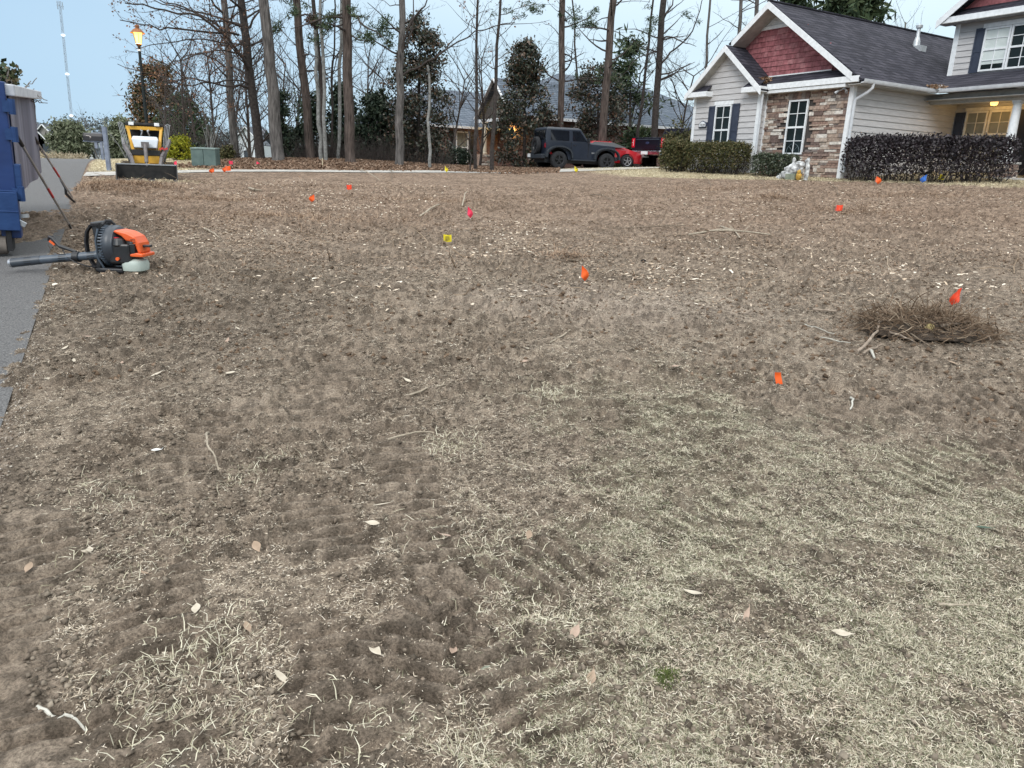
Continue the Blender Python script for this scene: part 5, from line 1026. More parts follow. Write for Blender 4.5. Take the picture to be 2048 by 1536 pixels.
# broadleaf evergreens: clumps of leaves round a stem
def evergreen(name, label, px0, px1, pyt, pyb, Y, m, seed, n, size=.11, prof=None, clump=.2, cat='tree', group=None, trunk=True, flat=0, thick=None, elong=1.7):
    rs = np.random.RandomState(seed); B = at((px0 + px1) / 2, pyb, Y); T_ = at((px0 + px1) / 2, pyt, Y); W_ = (px1 - px0) * Y / FPX / 2; zb = ztf(B[0], B[1]); zb = min(zb, B[2]) if pyb > 290 else B[2]
    H_ = T_[2] - zb; base = Vector((B[0], B[1], zb)); o = empty(name, base, 0, label, cat, group); prof = prof or [(0, .55), (.15, .95), (.4, 1), (.7, .7), (.9, .35), (1, .08)]
    nc = max(10, n // 95); f = rs.rand(nc); rw = np.interp(f, [p[0] for p in prof], [p[1] for p in prof]) * W_; a = rs.rand(nc) * 2 * np.pi; q_ = (np.sqrt(rs.rand(nc)) * .6 + .4) * rs.uniform(.75, 1.15, nc)
    lx = (T_[0] - B[0]) * f; C_ = np.column_stack([lx + np.cos(a) * rw * q_, np.sin(a) * rw * q_ * (thick or 1), f * H_]); ci = rs.randint(0, nc, n)
    P = C_[ci] + rs.normal(size=(n, 3)) * (clump * rs.uniform(.6, 1.35, nc))[ci][:, None] * np.array([1, 1, .75]); P = P[P[:, 2] > 0.02]
    leaf_cloud('foliage', P, size, m, o, seed, elong, flat)
    if trunk:
        mb = MB(); rr = random.Random(seed); mb.tube([(0, 0, -.1), ((T_[0] - B[0]) * .5, 0, H_ * .5), ((T_[0] - B[0]) * .9, 0, H_ * .92)], [.035 * H_ ** .6, .02 * H_ ** .6, .01], 7)
        for c_ in C_[:50]: mb.tube([(c_[0] * .05, 0, max(.05, c_[2] - .35)), (c_[0] * .6, c_[1] * .6, c_[2] - .12), tuple(c_)], [.022, .014, .006], 3, caps=False)
        mb.build('trunk', dark_bark, o, fix=False)
    return o
mag = [(0, .62), (.10, .95), (.25, 1), (.45, .95), (.6, .72), (.75, .66), (.9, .45), (1, .15)]
evergreen('magnolia_tree', 'tall dark magnolia with brown backed leaves behind the grey sweetgum', 780, 896, 34, 326, 32, magn_lv, 51, 13000, .075, mag, .19, group='magnolias')
evergreen('magnolia_tree', 'dark magnolia with narrow top in front of the brick house porch', 990, 1108, 85, 334, 35.8, magn_lv, 52, 13000, .078, [(0, .75), (.15, .95), (.4, 1), (.55, .8), (.66, .42), (.85, .40), (1, .12)], .2, group='magnolias')
evergreen('magnolia_tree', 'rounded dark magnolia between the two slim brown pines', 1140, 1252, 130, 330, 37.8, magn_lv, 53, 9000, .08, [(0, .4), (.3, .7), (.6, 1), (.85, .7), (1, .2)], .22, group='magnolias')
evergreen('arborvitae', 'narrow dark arborvitae right of the pale leaning pine', 548, 582, 188, 322, 31, dkgreen, 54, 3000, .07, None, .12)
evergreen('holly_shrub', 'large blue green holly behind the stout straight pine', 712, 790, 188, 322, 33, dkgreen, 55, 5500, .09, [(0, .9), (.3, 1), (.7, .8), (1, .35)], .2)
evergreen('holly_shrub', 'dark holly behind the slender pale trunks', 655, 712, 175, 322, 33.5, dkgreen, 56, 4200, .09, [(0, .9), (.4, 1), (.8, .6), (1, .15)], .2)
evergreen('holly_shrub', 'dark wild holly behind the reddish pine', 590, 656, 195, 322, 33.5, dkgreen, 57, 4200, .09, [(0, .9), (.5, .9), (.8, .5), (1, .15)], .2)
evergreen('cedar_tree', 'dark evergreen at the left end of the brick house', 800, 880, 250, 326, 33.5, magn_lv, 58, 2600, .09, [(0, 1), (.5, 1), (1, .6)], .2)
evergreen('pine_tree', 'full green pine behind the lamp post', 266, 350, 130, 300, 62, rust_lv, 59, 9000, .11, [(0, .2), (.15, .5), (.3, .35), (.42, .95), (.6, .8), (.8, .75), (1, .3)], .34, elong=3)
evergreen('pine_tree', 'low spreading green pine behind the bare crape myrtle', 322, 412, 200, 300, 58, pine_lv, 60, 6500, .11, [(0, .5), (.3, .9), (.6, .9), (.85, .6), (1, .2)], .4, elong=3)
evergreen('willow_oak', 'round grey green tree standing by the far end of the street', 103, 176, 246, 318, 75, olive_lv, 61, 9000, .12, [(0, 0), (.12, .45), (.25, .9), (.5, 1), (.8, .75), (1, .3)], .3, elong=3)
evergreen('willow_oak', 'rounded olive green tree behind the mailbox post', 218, 262, 243, 312, 72, olive_lv, 62, 6000, .13, [(0, .1), (.2, .7), (.5, 1), (.8, .8), (1, .3)], .3, elong=3)
evergreen('golden_shrub', 'bright yellow green cypress shrub left of the utility boxes', 340, 386, 275, 318, 29, gold_lv, 63, 3600, .045, [(0, 1), (.4, 1), (.8, .6), (1, .3)], .09, 'shrub')
evergreen('green_shrub', 'small dark green shrub between the golden cypress and the boxes', 383, 412, 280, 316, 30, dkgreen, 64, 1500, .05, [(0, 1), (.5, .9), (1, .4)], .09, 'shrub') if False else evergreen('green_shrub', 'small dark green shrub between the golden cypress and the boxes', 383, 412, 280, 316, 30, dkgreen, 64, 1500, .05, [(0, 1), (.5, .9), (1, .4)], .09, cat='shrub')
evergreen('green_shrub', 'small olive green shrub right of the utility boxes', 438, 464, 288, 318, 29.5, hedge_lv, 65, 1400, .05, [(0, .9), (.5, 1), (1, .4)], .08, cat='shrub')
evergreen('pine_tree', 'pine top showing above the ridge of the dark roof', 1640, 1752, -20, 70, 48, pine_lv, 66, 3200, .16, [(0, .7), (.3, 1), (.7, .8), (1, .5)], .35, elong=4)
evergreen('pine_tree', 'small piece of pine crown above the main gable', 1570, 1625, -20, 30, 50, pine_lv, 67, 900, .16, None, .3, elong=4)
evergreen('pine_tree', 'grey green young pine behind the leaning brown pine', 1222, 1300, 85, 320, 42, pine_lv, 68, 2600, .09, [(0, .5), (.4, 1), (.8, .7), (1, .2)], .35, elong=5)
evergreen('wild_shrub', 'tall loose green bush at the left corner of the siding house', 1330, 1392, 250, 346, 29.5, hedge_lv, 69, 4200, .055, [(0, .9), (.5, 1), (.85, .7), (1, .3)], .14, cat='shrub')
evergreen('foundation_shrub', 'rounded green shrub under the brick house window', 880, 938, 298, 328, 36, dkgreen, 70, 1700, .06, [(0, 1), (.5, 1), (1, .5)], .12, cat='shrub')
evergreen('foundation_shrub', 'low dark shrub left of the sapling by the brick house', 748, 792, 292, 324, 33, hedge_lv, 71, 1500, .06, [(0, 1), (.5, 1), (1, .5)], .12, cat='shrub')
# understorey brush: too tangled to count
rr = random.Random(77); mb = MB()
for k in range(3200):
    x = rr.choice([rr.uniform(350, 480), rr.uniform(560, 900), rr.uniform(600, 800)]); Yq = rr.uniform(29.8, 34); B = Vector(at(x, 318, Yq)); B.z = ztf(B.x, B.y) - .02
    d = Vector((rr.gauss(0, .35), rr.gauss(0, .35), 1)); mb.tube(wander(rr, B, d, rr.uniform(.25, 1.25), 4, .2), [.007, .006, .005, .004, .003], 3, caps=False)
tag(mb.build('undergrowth', twig_m, fix=False), kind='stuff')
# far wood line
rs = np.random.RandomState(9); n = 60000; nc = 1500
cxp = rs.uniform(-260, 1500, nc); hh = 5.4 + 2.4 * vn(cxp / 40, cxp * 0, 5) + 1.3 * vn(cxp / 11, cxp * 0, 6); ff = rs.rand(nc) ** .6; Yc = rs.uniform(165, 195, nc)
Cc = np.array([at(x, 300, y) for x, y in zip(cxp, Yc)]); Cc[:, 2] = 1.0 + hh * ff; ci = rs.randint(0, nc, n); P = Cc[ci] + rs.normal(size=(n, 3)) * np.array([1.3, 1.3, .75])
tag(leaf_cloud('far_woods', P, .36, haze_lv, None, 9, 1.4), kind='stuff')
# hedges
def hedge(label, a, b, hgt, wid, m, n, seed, size, stems=70, sparse=.5, hv=.06, clump=.06, name='clipped_hedge'):
    rs = np.random.RandomState(seed); A = Vector((a[0], a[1], 0)); Bv = Vector((b[0], b[1], 0)); d = Bv - A; L_ = d.length; ang_ = math.atan2(d.y, d.x); z0 = ztf(*a); z1 = ztf(*b)
    o = empty(name, (a[0], a[1], z0), ang_, label, 'hedge', 'hedges along the house front'); x = rs.rand(n) * L_; f = rs.rand(n) ** sparse
    top = hgt * (1 - hv + hv * 2 * vn(x * 1.3, x * 0, seed)) ; e_ = np.minimum(1, np.minimum(x, L_ - x) / .25 + .45)
    rad_ = (wid / 2) * np.clip(1.15 - (f ** 6) * .35, .3, 1.1) * e_ * (.9 + .25 * vn(x * 3, f * 4, seed + 3)); sgn = rs.choice([-1, 1], n); q_ = np.where(rs.rand(n) < .7, 1, rs.rand(n)); f = np.where(rs.rand(n) < .22, 1 - rs.rand(n) * .08, f); q_ = np.where(f > .92, rs.rand(n), q_)
    P = np.column_stack([x, sgn * rad_ * q_, (z1 - z0) * x / L_ + .05 + top * f * (.8 + .2 * e_)]) + rs.normal(size=(n, 3)) * clump
    leaf_cloud('foliage', P, size, m, o, seed, 1.5)
    mb = MB(); rr = random.Random(seed)
    for k in range(stems):
        xx = rr.uniform(.15, L_ - .15); mb.tube(wander(rr, (xx, rr.uniform(-.3, .3) * wid, (z1 - z0) * xx / L_ - .05), (rr.gauss(0, .35), rr.gauss(0, .25), 1), hgt * rr.uniform(.6, .95), 5, .18), [.014, .011, .009, .006, .004, .003], 4, caps=False)
    mb.build('stems', dark_bark, o, fix=False); return o
hedge('long dark purple clipped hedge in front of the porch', (9.75, 22.85), (14.1, 21.95), 1.16, .85, purple, 14000, 81, .050, 150, .55, .03)
hedge('clipped olive green hedge under the shuttered window', tuple(hw(-1.25, 5.35)[:2]), tuple(hw(-1.05, 2.95)[:2]), .93, .75, hedge_lv, 9500, 82, .042, 110, .5, .02, .045)
hedge('low dark green boxwood hedge under the stone framed window', tuple(hw(-.85, 2.65)[:2]), tuple(hw(-.75, 1.15)[:2]), .62, .6, box_lv, 5200, 83, .040, 30, .8, .03, .04)
hedge('rounded taller hedge end beside the pickup truck', tuple(hw(-1.4, 6.45)[:2]), tuple(hw(-1.3, 5.5)[:2]), 1.02, .8, hedge_lv, 5200, 84, .045, 40, .6, .05, .05)
# ------------------------------------------------------------------ brick house behind
O2 = at(1300, 338, 44.5); O2[2] = 1.80; S2 = 1.14
h2 = empty('brick_house', O2, YH, 'single storey brick house with blue grey roof and columned porch behind the trees', 'house')
def p2(px, py, u=None, v=None):
    d = ray(px, py); ax = UV if u is not None else VV; t = ((u if u is not None else v) - (CAM - O2) @ ax) / (d @ ax); P_ = CAM + d * t - O2; return float(P_ @ UV), float(P_ @ VV), float(P_[2])
brick = bpy.data.materials.new('red_brick'); brick.use_nodes = True; nt = brick.node_tree; p_ = nt.nodes['Principled BSDF']; p_.inputs['Roughness'].default_value = .9
t_ = nt.nodes.new('ShaderNodeTexCoord'); s_ = nt.nodes.new('ShaderNodeSeparateXYZ'); a_ = nt.nodes.new('ShaderNodeMath'); c_ = nt.nodes.new('ShaderNodeCombineXYZ'); b_ = nt.nodes.new('ShaderNodeTexBrick')
nt.links.new(t_.outputs['Object'], s_.inputs[0]); nt.links.new(s_.outputs['X'], a_.inputs[0]); nt.links.new(s_.outputs['Y'], a_.inputs[1]); nt.links.new(a_.outputs[0], c_.inputs['X']); nt.links.new(s_.outputs['Z'], c_.inputs['Y']); nt.links.new(c_.outputs[0], b_.inputs['Vector']); nt.links.new(b_.outputs['Color'], p_.inputs['Base Color'])
b_.inputs['Scale'].default_value = 1; b_.inputs['Brick Width'].default_value = .22; b_.inputs['Row Height'].default_value = .08; b_.inputs['Mortar Size'].default_value = .008
b_.inputs['Color1'].default_value = (.13, .06, .05, 1); b_.inputs['Color2'].default_value = (.24, .13, .11, 1); b_.inputs['Mortar'].default_value = (.22, .19, .17, 1)
roof2 = shingle_mat('grey_shingles', (.10, .125, .16), (.16, .19, .235), .11)
eL = p2(965, 255, v=3.2 * S2); rL = p2(980, 188, v=6.6 * S2); eR = p2(1300, 251, v=-.4)
zE, zR = eL[2], rL[2]; zE2 = eR[2]
mb = MB(); uL = p2(776, 250, v=3.2 * S2)[0]; mb.box(uL + .4, -6.4 * S2, 3.6 * S2, 9.6 * S2, -.8, zE); mb.box(-7.0 * S2, 7.2 * S2, 0, 8.4 * S2, -.8, zE2 - .05); mb.build('wall', brick, h2)
mb = MB(); X6 = -6 * S2; va_, vm_, vb_ = 3.2 * S2, 6.6 * S2, 10 * S2
slab(mb, [(uL, va_, zE), (X6, va_, zE), (X6, vm_, zR), (uL + 3.2, vm_, zR)]); slab(mb, [(uL, vb_, zE), (X6, vb_, zE), (X6, vm_, zR), (uL + 3.2, vm_, zR)]); slab(mb, [(uL, va_, zE), (uL + 3.2, vm_, zR), (uL, vb_, zE)]); mb.build('roof', roof2, h2)
zT = p2(1150, 151, v=4.2 * S2)[2]
mb = MB(); a0, b0, c0, d0 = [(x * S2, y * S2, zE2) for x, y in ((-7.6, -.4), (7.6, -.4), (7.6, 8.8), (-7.6, 8.8))]; e0, f0 = (-3.2 * S2, 4.2 * S2, zT), (1.6 * S2, 4.2 * S2, zT)
mb.add([a0, b0, c0, d0, e0, f0], [(0, 1, 5, 4), (1, 2, 5), (2, 3, 4, 5), (3, 0, 4), (3, 2, 1, 0)]); mb.build('roof', roof2, h2)
gu = -8.3 * S2; g0 = p2(960, 237, u=gu); g1_ = p2(998, 156, u=gu); hw_ = g0[1] - g1_[1]; pv, pz, ez = g1_[1], g1_[2], g0[2]
mb = MB(); slab(mb, [(gu - .3, pv, pz), (-3 * S2, pv, pz), (-3 * S2, pv + hw_, ez), (gu - .3, pv + hw_, ez)]); slab(mb, [(gu - .3, pv, pz), (-3 * S2, pv, pz), (-3 * S2, pv - hw_, ez), (gu - .3, pv - hw_, ez)]); mb.build('roof', roof2, h2)
mb = MB(); mb.prism([(pv - hw_ + .2, ez - .2), (pv + hw_ - .2, ez - .2), (pv, pz - .12)], gu, gu + .15, 'x'); mb.build('gable_wall', mat('taupe_siding', (.10, .085, .075), .8), h2)
for sg in (-1, 1):
    mb = MB(); mb.bar((gu - .32, pv, pz - .06), (gu - .32, pv + sg * hw_, ez - .06), .05, .16, up=(1, 0, 0)); mb.build('rake_board', K['white'], h2)
mb = MB(); mb.box(gu - .34, gu - .28, pv - hw_, pv + hw_, ez - .26, ez - .10); mb.box(uL, -6.5 * S2, va_ - .08, va_, zE - .12, zE); mb.box(-7.6 * S2, 7.6 * S2, -.5 * S2, -.4 * S2, zE2 - .14, zE2); mb.build('fascia', K['white'], h2)
wa = p2(912, 262, v=3.55 * S2); wb_ = p2(937, 262, v=3.55 * S2); wbot = p2(912, 318, v=3.55 * S2)
window(h2, 'v', 3.58 * S2, wa[0], wb_[0], wbot[2] - .2, wa[2], -1, cols=1, rows=1, blind=.5, frame=.07)
for (a, b) in ((wa[0] - .32, wa[0] - .02), (wb_[0] + .02, wb_[0] + .32)): MB().box(a, b, 3.54 * S2, 3.6 * S2, wbot[2] - .2, wa[2]).build('shutter', K['blackp'], h2)
window(h2, 'v', -.02, *sorted((p2(1288, 268, v=0)[0], p2(1300, 268, v=0)[0])), p2(1290, 278, v=0)[2] - .1, p2(1290, 262, v=0)[2] + .1, -1, cols=1, rows=1, frame=.06)
cc_ = p2(968, 300, v=1.8); mb = MB(); mb.lathe([(.17, .62), (.19, .7), (.14, .74), (.13, 1.6), (.11, ez - .4), (.15, ez - .36), (.15, ez - .26)], 14, (cc_[0], 1.8, 0)); mb.build('porch_column', mat('cream_paint', (.62, .55, .44), .6), h2)
mb = MB(); stones(mb, 'v', 1.5, cc_[0] - .32, cc_[0] + .32, -.4, .62, -1); mb.box(cc_[0] - .31, cc_[0] + .31, 1.5, 2.1, -.4, .62); mb.build('stone_pedestal', stone_m, h2)
mb = MB(); q0 = p2(925, 330, v=.6); mb.box(q0[0] - .3, q0[0] + 2.0, .4, 1.0, -.6, q0[2] + .02); mb.build('porch_step', conc, h2)
gz = p2(1018, 262, v=2.6)
mb = MB(); mb.lathe([(0, -.12), (.09, -.10), (.11, .08), (0, .12)], 10, (gz[0], 2.6, gz[2])); mb.build('porch_lantern', warm_emit('porch_glow2', (1, .72, .2), 9), h2)
pl = bpy.data.lights.new('porch_lantern_bulb', 'POINT'); pl.energy = 45; pl.color = (1, .62, .2); pl.shadow_soft_size = .12
po = bpy.data.objects.new('porch_lantern_bulb', pl); col.objects.link(po); po.parent = h2; po.location = (gz[0], 2.4, gz[2])
# ------------------------------------------------------------------ far street houses, vehicle, mast
def far_house(label, x0, x1, Y, wallc, gables, hgt=3.0, rh=2.4):
    A = at(x0, 312, Y); Bp = at(x1, 312, Y); z0 = ztf(A[0], A[1]) - .3; o = empty('far_house', (A[0], A[1], z0), math.atan2(Bp[1] - A[1], Bp[0] - A[0]), label, 'house', 'houses at the end of the street'); L_ = float(np.hypot(*(Bp - A)[:2]))
    MB().box(0, L_, 0, 9, 0, hgt).build('wall', wallc, o)
    mb = MB(); slab(mb, [(-.4, -.4, hgt), (L_ + .4, -.4, hgt), (L_ + .4, 4.5, hgt + rh), (-.4, 4.5, hgt + rh)], .15); slab(mb, [(-.4, 9.4, hgt), (L_ + .4, 9.4, hgt), (L_ + .4, 4.5, hgt + rh), (-.4, 4.5, hgt + rh)], .15); mb.build('roof', mat('far_roof', (.12, .13, .155), .9, (.17, .18, .21)), o)
    for (c0_, w_) in gables:
        mb = MB(); x = L_ * c0_; mb.prism([(x - w_, hgt), (x + w_, hgt), (x, hgt + w_ * 1.15)], -1.0, -.9, 'y'); mb.box(x - w_ * .9, x + w_ * .9, -.95, 0, 0, hgt); mb.build('gable_wall', wallc, o)
        mb = MB(); slab(mb, [(x, -1.3, hgt + w_ * 1.25), (x, 3, hgt + w_ * 1.25), (x + w_ * 1.15, 3, hgt), (x + w_ * 1.15, -1.3, hgt)], .12); slab(mb, [(x, -1.3, hgt + w_ * 1.25), (x, 3, hgt + w_ * 1.25), (x - w_ * 1.15, 3, hgt), (x - w_ * 1.15, -1.3, hgt)], .12); mb.build('gable_roof', mat('far_roof2', (.10, .11, .13), .9), o)
        for sg in (-1, 1): mb = MB(); mb.bar((x, -1.36, hgt + w_ * 1.2), (x + sg * w_ * 1.15, -1.36, hgt - .05), .1, .3, up=(0, 1, 0)); mb.build('rake_board', K['white'], o)
        MB().box(x - .5, x + .5, -1.06, -1.0, .9, 2.3).build('window', K['glass'], o)
    MB().box(L_ * .1, L_ * .1 + 1.4, -.06, 0, .9, 2.2).build('window', K['glass'], o); MB().box(-.4, L_ + .4, -.52, -.42, hgt - .2, hgt + .02).build('fascia', K['white'], o)
    return o
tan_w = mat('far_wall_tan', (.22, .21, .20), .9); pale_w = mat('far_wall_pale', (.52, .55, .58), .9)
far_house('far grey roofed house with two white edged gables at the end of the street', 30, 112, 128, tan_w, ((.60, 2.0), (.88, 2.0)))
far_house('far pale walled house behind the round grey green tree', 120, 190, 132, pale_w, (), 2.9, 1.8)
far_house('far low dark house behind the mailbox post and loader', 212, 262, 118, tan_w, (), 2.2, 1.6)
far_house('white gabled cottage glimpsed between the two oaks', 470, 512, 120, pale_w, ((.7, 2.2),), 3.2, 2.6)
ft = copy_tree(tr); fx = at(196, 318, 98); ft.location = (fx[0], fx[1], ztf(fx[0], fx[1])); ft.rotation_euler = (0, 0, R(-75)); ft['label'] = 'distant dark pickup truck parked on the street beyond the mailbox'
m2 = copy_tree(mbx); mm = at(207, 322, 36); m2.location = onz(mm[0], mm[1]); m2['label'] = 'second mailbox farther up the street, smaller and partly behind the first'
# radio mast: a real mast beyond the wood line
K_m = 420.0; mb_, mt_ = Vector(at(150, 300, K_m)), Vector(at(119, 2, K_m)); mast = empty('radio_mast', (mb_.x, mb_.y, 1.0), 0, 'tall thin lattice radio mast with small white lights on the horizon', 'radio mast')
mcol = mat('mast_grey', (.30, .36, .44), .7); top = mt_ - Vector((mb_.x, mb_.y, 1.0)); mb = MB(); rad_ = .55
for k in range(3):
    a = 2 * math.pi * k / 3; o_ = Vector((math.cos(a) * rad_, math.sin(a) * rad_, 0)); mb.tube([o_, top + o_], .13, 4)
for k in range(60):
    f0_, f1_ = k / 60, (k + 1) / 60; a = 2 * math.pi * (k % 3) / 3; b = a + 2.094; mb.bar(top * f0_ + Vector((math.cos(a) * rad_, math.sin(a) * rad_, 0)), top * f1_ + Vector((math.cos(b) * rad_, math.sin(b) * rad_, 0)), .12)
mb.build('lattice', mcol, mast)
mb = MB(); mb.bar(top + Vector((-1.8, 0, -2)), top + Vector((1.8, 0, -2.6)), .3); mb.bar(top + Vector((-1.4, 0, -4)), top + Vector((-1.4, 0, 0)), .35); mb.bar(top + Vector((1.3, 0, -4)), top + Vector((1.3, 0, -.5)), .35); mb.build('antenna_frame', mcol, mast)
for f in (.02, .275, .545, .79): MB().lathe([(0, -.5), (.9, -.3), (.9, .3), (0, .5)], 8, tuple(top * f)).build('mast_light', mat('mast_lamp', (1, 1, 1), .4, emit=((1, 1, 1), 2.2)), mast)
# pale ornamental grasses at the street bend
rs = np.random.RandomState(12); P = np.vstack([np.array(at(x, 317, 66)) * np.array([1, 1, 0]) + np.array([0, 0, ztf(*at(x, 317, 66)[:2]) + .12]) + rs.normal(size=(160, 3)) * np.array([.28, .3, .16]) for x in (86, 93, 100, 108, 115, 122, 131, 150, 158, 166)])
tag(leaf_cloud('ornamental_grass', P, .05, mat_r('straw_tufts', [(.35, .29, .2), (.6, .52, .4)], .9), None, 12, 5), kind='stuff')
# ------------------------------------------------------------------ marker flags
flag_cols = {'orange': mat('flag_orange', (.80, .10, .015), .6, (.88, .14, .02)), 'red': mat('flag_red', (.75, .055, .02), .6, (.85, .08, .03)), 'pink': mat('flag_pink', (.75, .03, .09), .6, (.85, .06, .12)), 'yellow': mat('flag_yellow', (.75, .60, .02), .6, (.85, .70, .04)), 'blue': mat('flag_blue', (.03, .13, .50), .6, (.05, .18, .6))}
wire_m = mat('flag_wire', (.35, .35, .36), .5, metal=.6)
def hz(x, y): return float(height(np.array([x]), np.array([y]))[0])
def flag(px, py_top, py_base, colr, shape, label, seed, w=None):
    g = G(px, py_base); x, y = g[0], g[1]; z = hz(x, y); s = y / FPX; H_ = (py_base - py_top) * s; rr = random.Random(seed)
    o = empty('marker_flag', (x, y, z), 0, label, 'marker flag', 'utility marker flags in the dirt')
    ln = rr.uniform(-.03, .03); MB().tube([(0, 0, -.05), (ln * .5, 0, H_ * .6), (ln, 0, H_ * 1.04)], .0022 if y < 9 else .004, 5).build('wire', wire_m, o)
    nU, nV = 7, 6; W_ = w or .11; V = []; F = []
    for j in range(nV + 1):
        for i in range(nU + 1):
            u, v = i / nU, j / nV
            if shape == 'hang':      # drooping, folded flag: a pointed kite shape
                xx = W_ * u * (.25 + .75 * math.sin(math.pi * min(1, (1 - v) * .72 + .12))); zz = H_ - v * H_ * .62 - u * H_ * .22 * (1 + .3 * v); yy = .018 * math.sin(u * 5 + v * 3)
            elif shape == 'flat':
                xx = W_ * u; zz = H_ - v * W_ * .82 - .05 * W_ * math.sin(u * 4); yy = .012 * math.sin(u * 6 + v)
            else: xx = .045 * u + .02 * v; zz = H_ - v * H_ * .85; yy = .006 * math.sin(v * 5)
            sg = -1 if (seed % 2) else 1; V.append((ln + sg * xx, yy, zz))
    for j in range(nV):
        for i in range(nU): a = j * (nU + 1) + i; F.append((a, a + 1, a + nU + 2, a + nU + 1))
    fl = MB().add(V, F).build('flag', flag_cols[colr], o, smooth=True)
    if colr == 'yellow':
        mb = MB(); sg = -1 if (seed % 2) else 1
        for k in range(4):
            zc = H_ - W_ * (.2 + .15 * k); mb.obox((ln + sg * W_ * .52, -.026, zc), (W_ * .26, 0, W_ * .08), (0, .001, 0), (0, 0, W_ * .03))
        mb.build('printed_text', K['blackp'], fl, fix=False)
    return o
FL = [(430, 337, 348, 'orange', 'hang', 'orange flag at the left edge of the driveway, left of the orange pair', 1, .16), (449, 333, 345, 'orange', 'flat', 'orange flag right of the leftmost orange one, by the driveway', 2, .17), (455, 334, 346, 'orange', 'hang', 'orange flag overlapping its twin by the driveway', 3, .14),
      (466, 323, 334, 'pink', 'flat', 'pink flag at the foot of the leaf mound, next to the utility boxes', 5, .14), (512, 323, 332, 'pink', 'hang', 'small pink flag at the foot of the leaf mound', 6, .12), (355, 322, 334, 'pink', 'hang', 'faint pink flag in the pale grass behind the loader bucket', 7, .12),
      (694, 371, 385, 'red', 'flat', 'small red flag alone in the upper dirt, left of centre', 8, .13), (630, 391, 408, 'orange', 'hang', 'orange flag in the wood chips below the small red one', 9, .12), (934, 416, 441, 'pink', 'hang', 'deep pink flag near the middle of the lot', 10, .10),
      (904, 468, 488, 'yellow', 'flat', 'yellow flag with black print below the deep pink one', 11, .12), (1161, 536, 571, 'orange', 'hang', 'orange flag hanging folded in the pale middle of the lot', 12, .085), (1672, 412, 427, 'red', 'flat', 'flat orange red flag in the upper right dirt', 14, .14),
      (1919, 577, 617, 'red', 'hang', 'orange red flag just above the pile of roots', 13, .105), (1547, 745, 774, 'orange', 'strip', 'narrow orange flag stuck in a clod beside the lawn', 16, .05), (1751, 353, 370, 'orange', 'hang', 'orange flag in front of the purple hedge', 18, .17),
      (1851, 351, 368, 'blue', 'hang', 'blue flag in front of the purple hedge', 17, .18), (1887, 349, 364, 'yellow', 'flat', 'yellow flag beside the blue one in front of the hedge', 19, .17), (1147, 333, 346, 'yellow', 'hang', 'pale yellow flag beside the off road car wheel', 20, .14), (888, 333, 346, 'yellow', 'hang', 'small yellow flag on the crest before the brick house', 22, .12)]
for f in FL: flag(*f[:7], w=f[7])
st = empty('survey_stake', onz(*G(645, 334)[:2]), 0, 'pale wooden stake standing at the foot of the tree row', 'stake'); mb = MB(); mb.bar((0, 0, -.1), (.01, 0, .30), .035, .02); mb.build('stake', mat('stake_wood', (.6, .52, .36), .8), st)
# ------------------------------------------------------------------ sticks, leaves, stones that can be told apart
stick_a = mat('bare_stick', (.42, .40, .35), .85, (.58, .56, .50), 30, bump=.4, bscale=90); stick_d = mat('dark_stick', (.13, .10, .075), .95, (.25, .20, .15), 30, bump=.5, bscale=80); stick_l = mat('tan_stick', (.30, .25, .19), .9, (.44, .38, .30), 30, bump=.5, bscale=80)
def stick(pxs, r, m, label, seed, lift=.0, fork=None, name='stick', ends=None):
    g = [G(*p) for p in pxs]; o0 = Vector((g[0][0], g[0][1], hz(g[0][0], g[0][1]))); rr = random.Random(seed); P = []
    for k in range(len(g) - 1):
        for j in range(4):
            f = j / 4; x = g[k][0] * (1 - f) + g[k + 1][0] * f; y = g[k][1] * (1 - f) + g[k + 1][1] * f; tt = (k + f) / (len(g) - 1); P.append(Vector((x + rr.gauss(0, r * .5), y + rr.gauss(0, r * .5), max((hz(g[0][0], g[0][1]) * (1 - tt) + hz(g[-1][0], g[-1][1]) * tt), hz(x, y) - r * 1.2) + r * .9 + lift * math.sin(tt * 2.6))))
    P.append(Vector((g[-1][0], g[-1][1], hz(g[-1][0], g[-1][1]) + r + lift * .5))); P = [p - o0 for p in P]
    mb = MB(); mb.tube(P, [r * (1 - .45 * k / len(P)) * rr.uniform(.9, 1.1) for k in range(len(P))], 8)
    if fork: mb.tube([P[-4], P[-4] + Vector(fork) * .6, P[-4] + Vector(fork)], [r * .5, r * .4, r * .2], 5)
    o = mb.build(name, m, None, smooth=True); o.location = o0; return tag(o, label, 'stick', 'sticks lying on the lot')
stick([(72, 1421), (120, 1436), (170, 1452)], .006, stick_a, 'smooth white stick lying in the bottom left of the lot', 1, .004, (-.01, -.02, .004))
stick([(1870, 1216), (1920, 1214), (1975, 1212)], .0055, stick_l, 'grey brown stick lying in the grass at the right', 2)
stick([(417, 875), (415, 915), (422, 945), (440, 972)], .006, stick_l, 'bent pale twig standing up from the dirt at left', 3, .12)
stick([(775, 888), (830, 874), (868, 868)], .006, stick_l, 'thin pale twig beside the dry grass tuft', 4, .02)
stick([(812, 800), (850, 790), (890, 774)], .007, stick_l, 'pale forked twig in the middle of the lot', 5, .01, (.05, .05, .0))
stick([(410, 460), (425, 475), (440, 483)], .014, stick_l, 'curled tan root right of the blower', 6, .04); stick([(720, 340), (735, 356), (760, 366)], .016, stick_l, 'tan branch at the top of the dirt near the leaf mound', 7, .1)
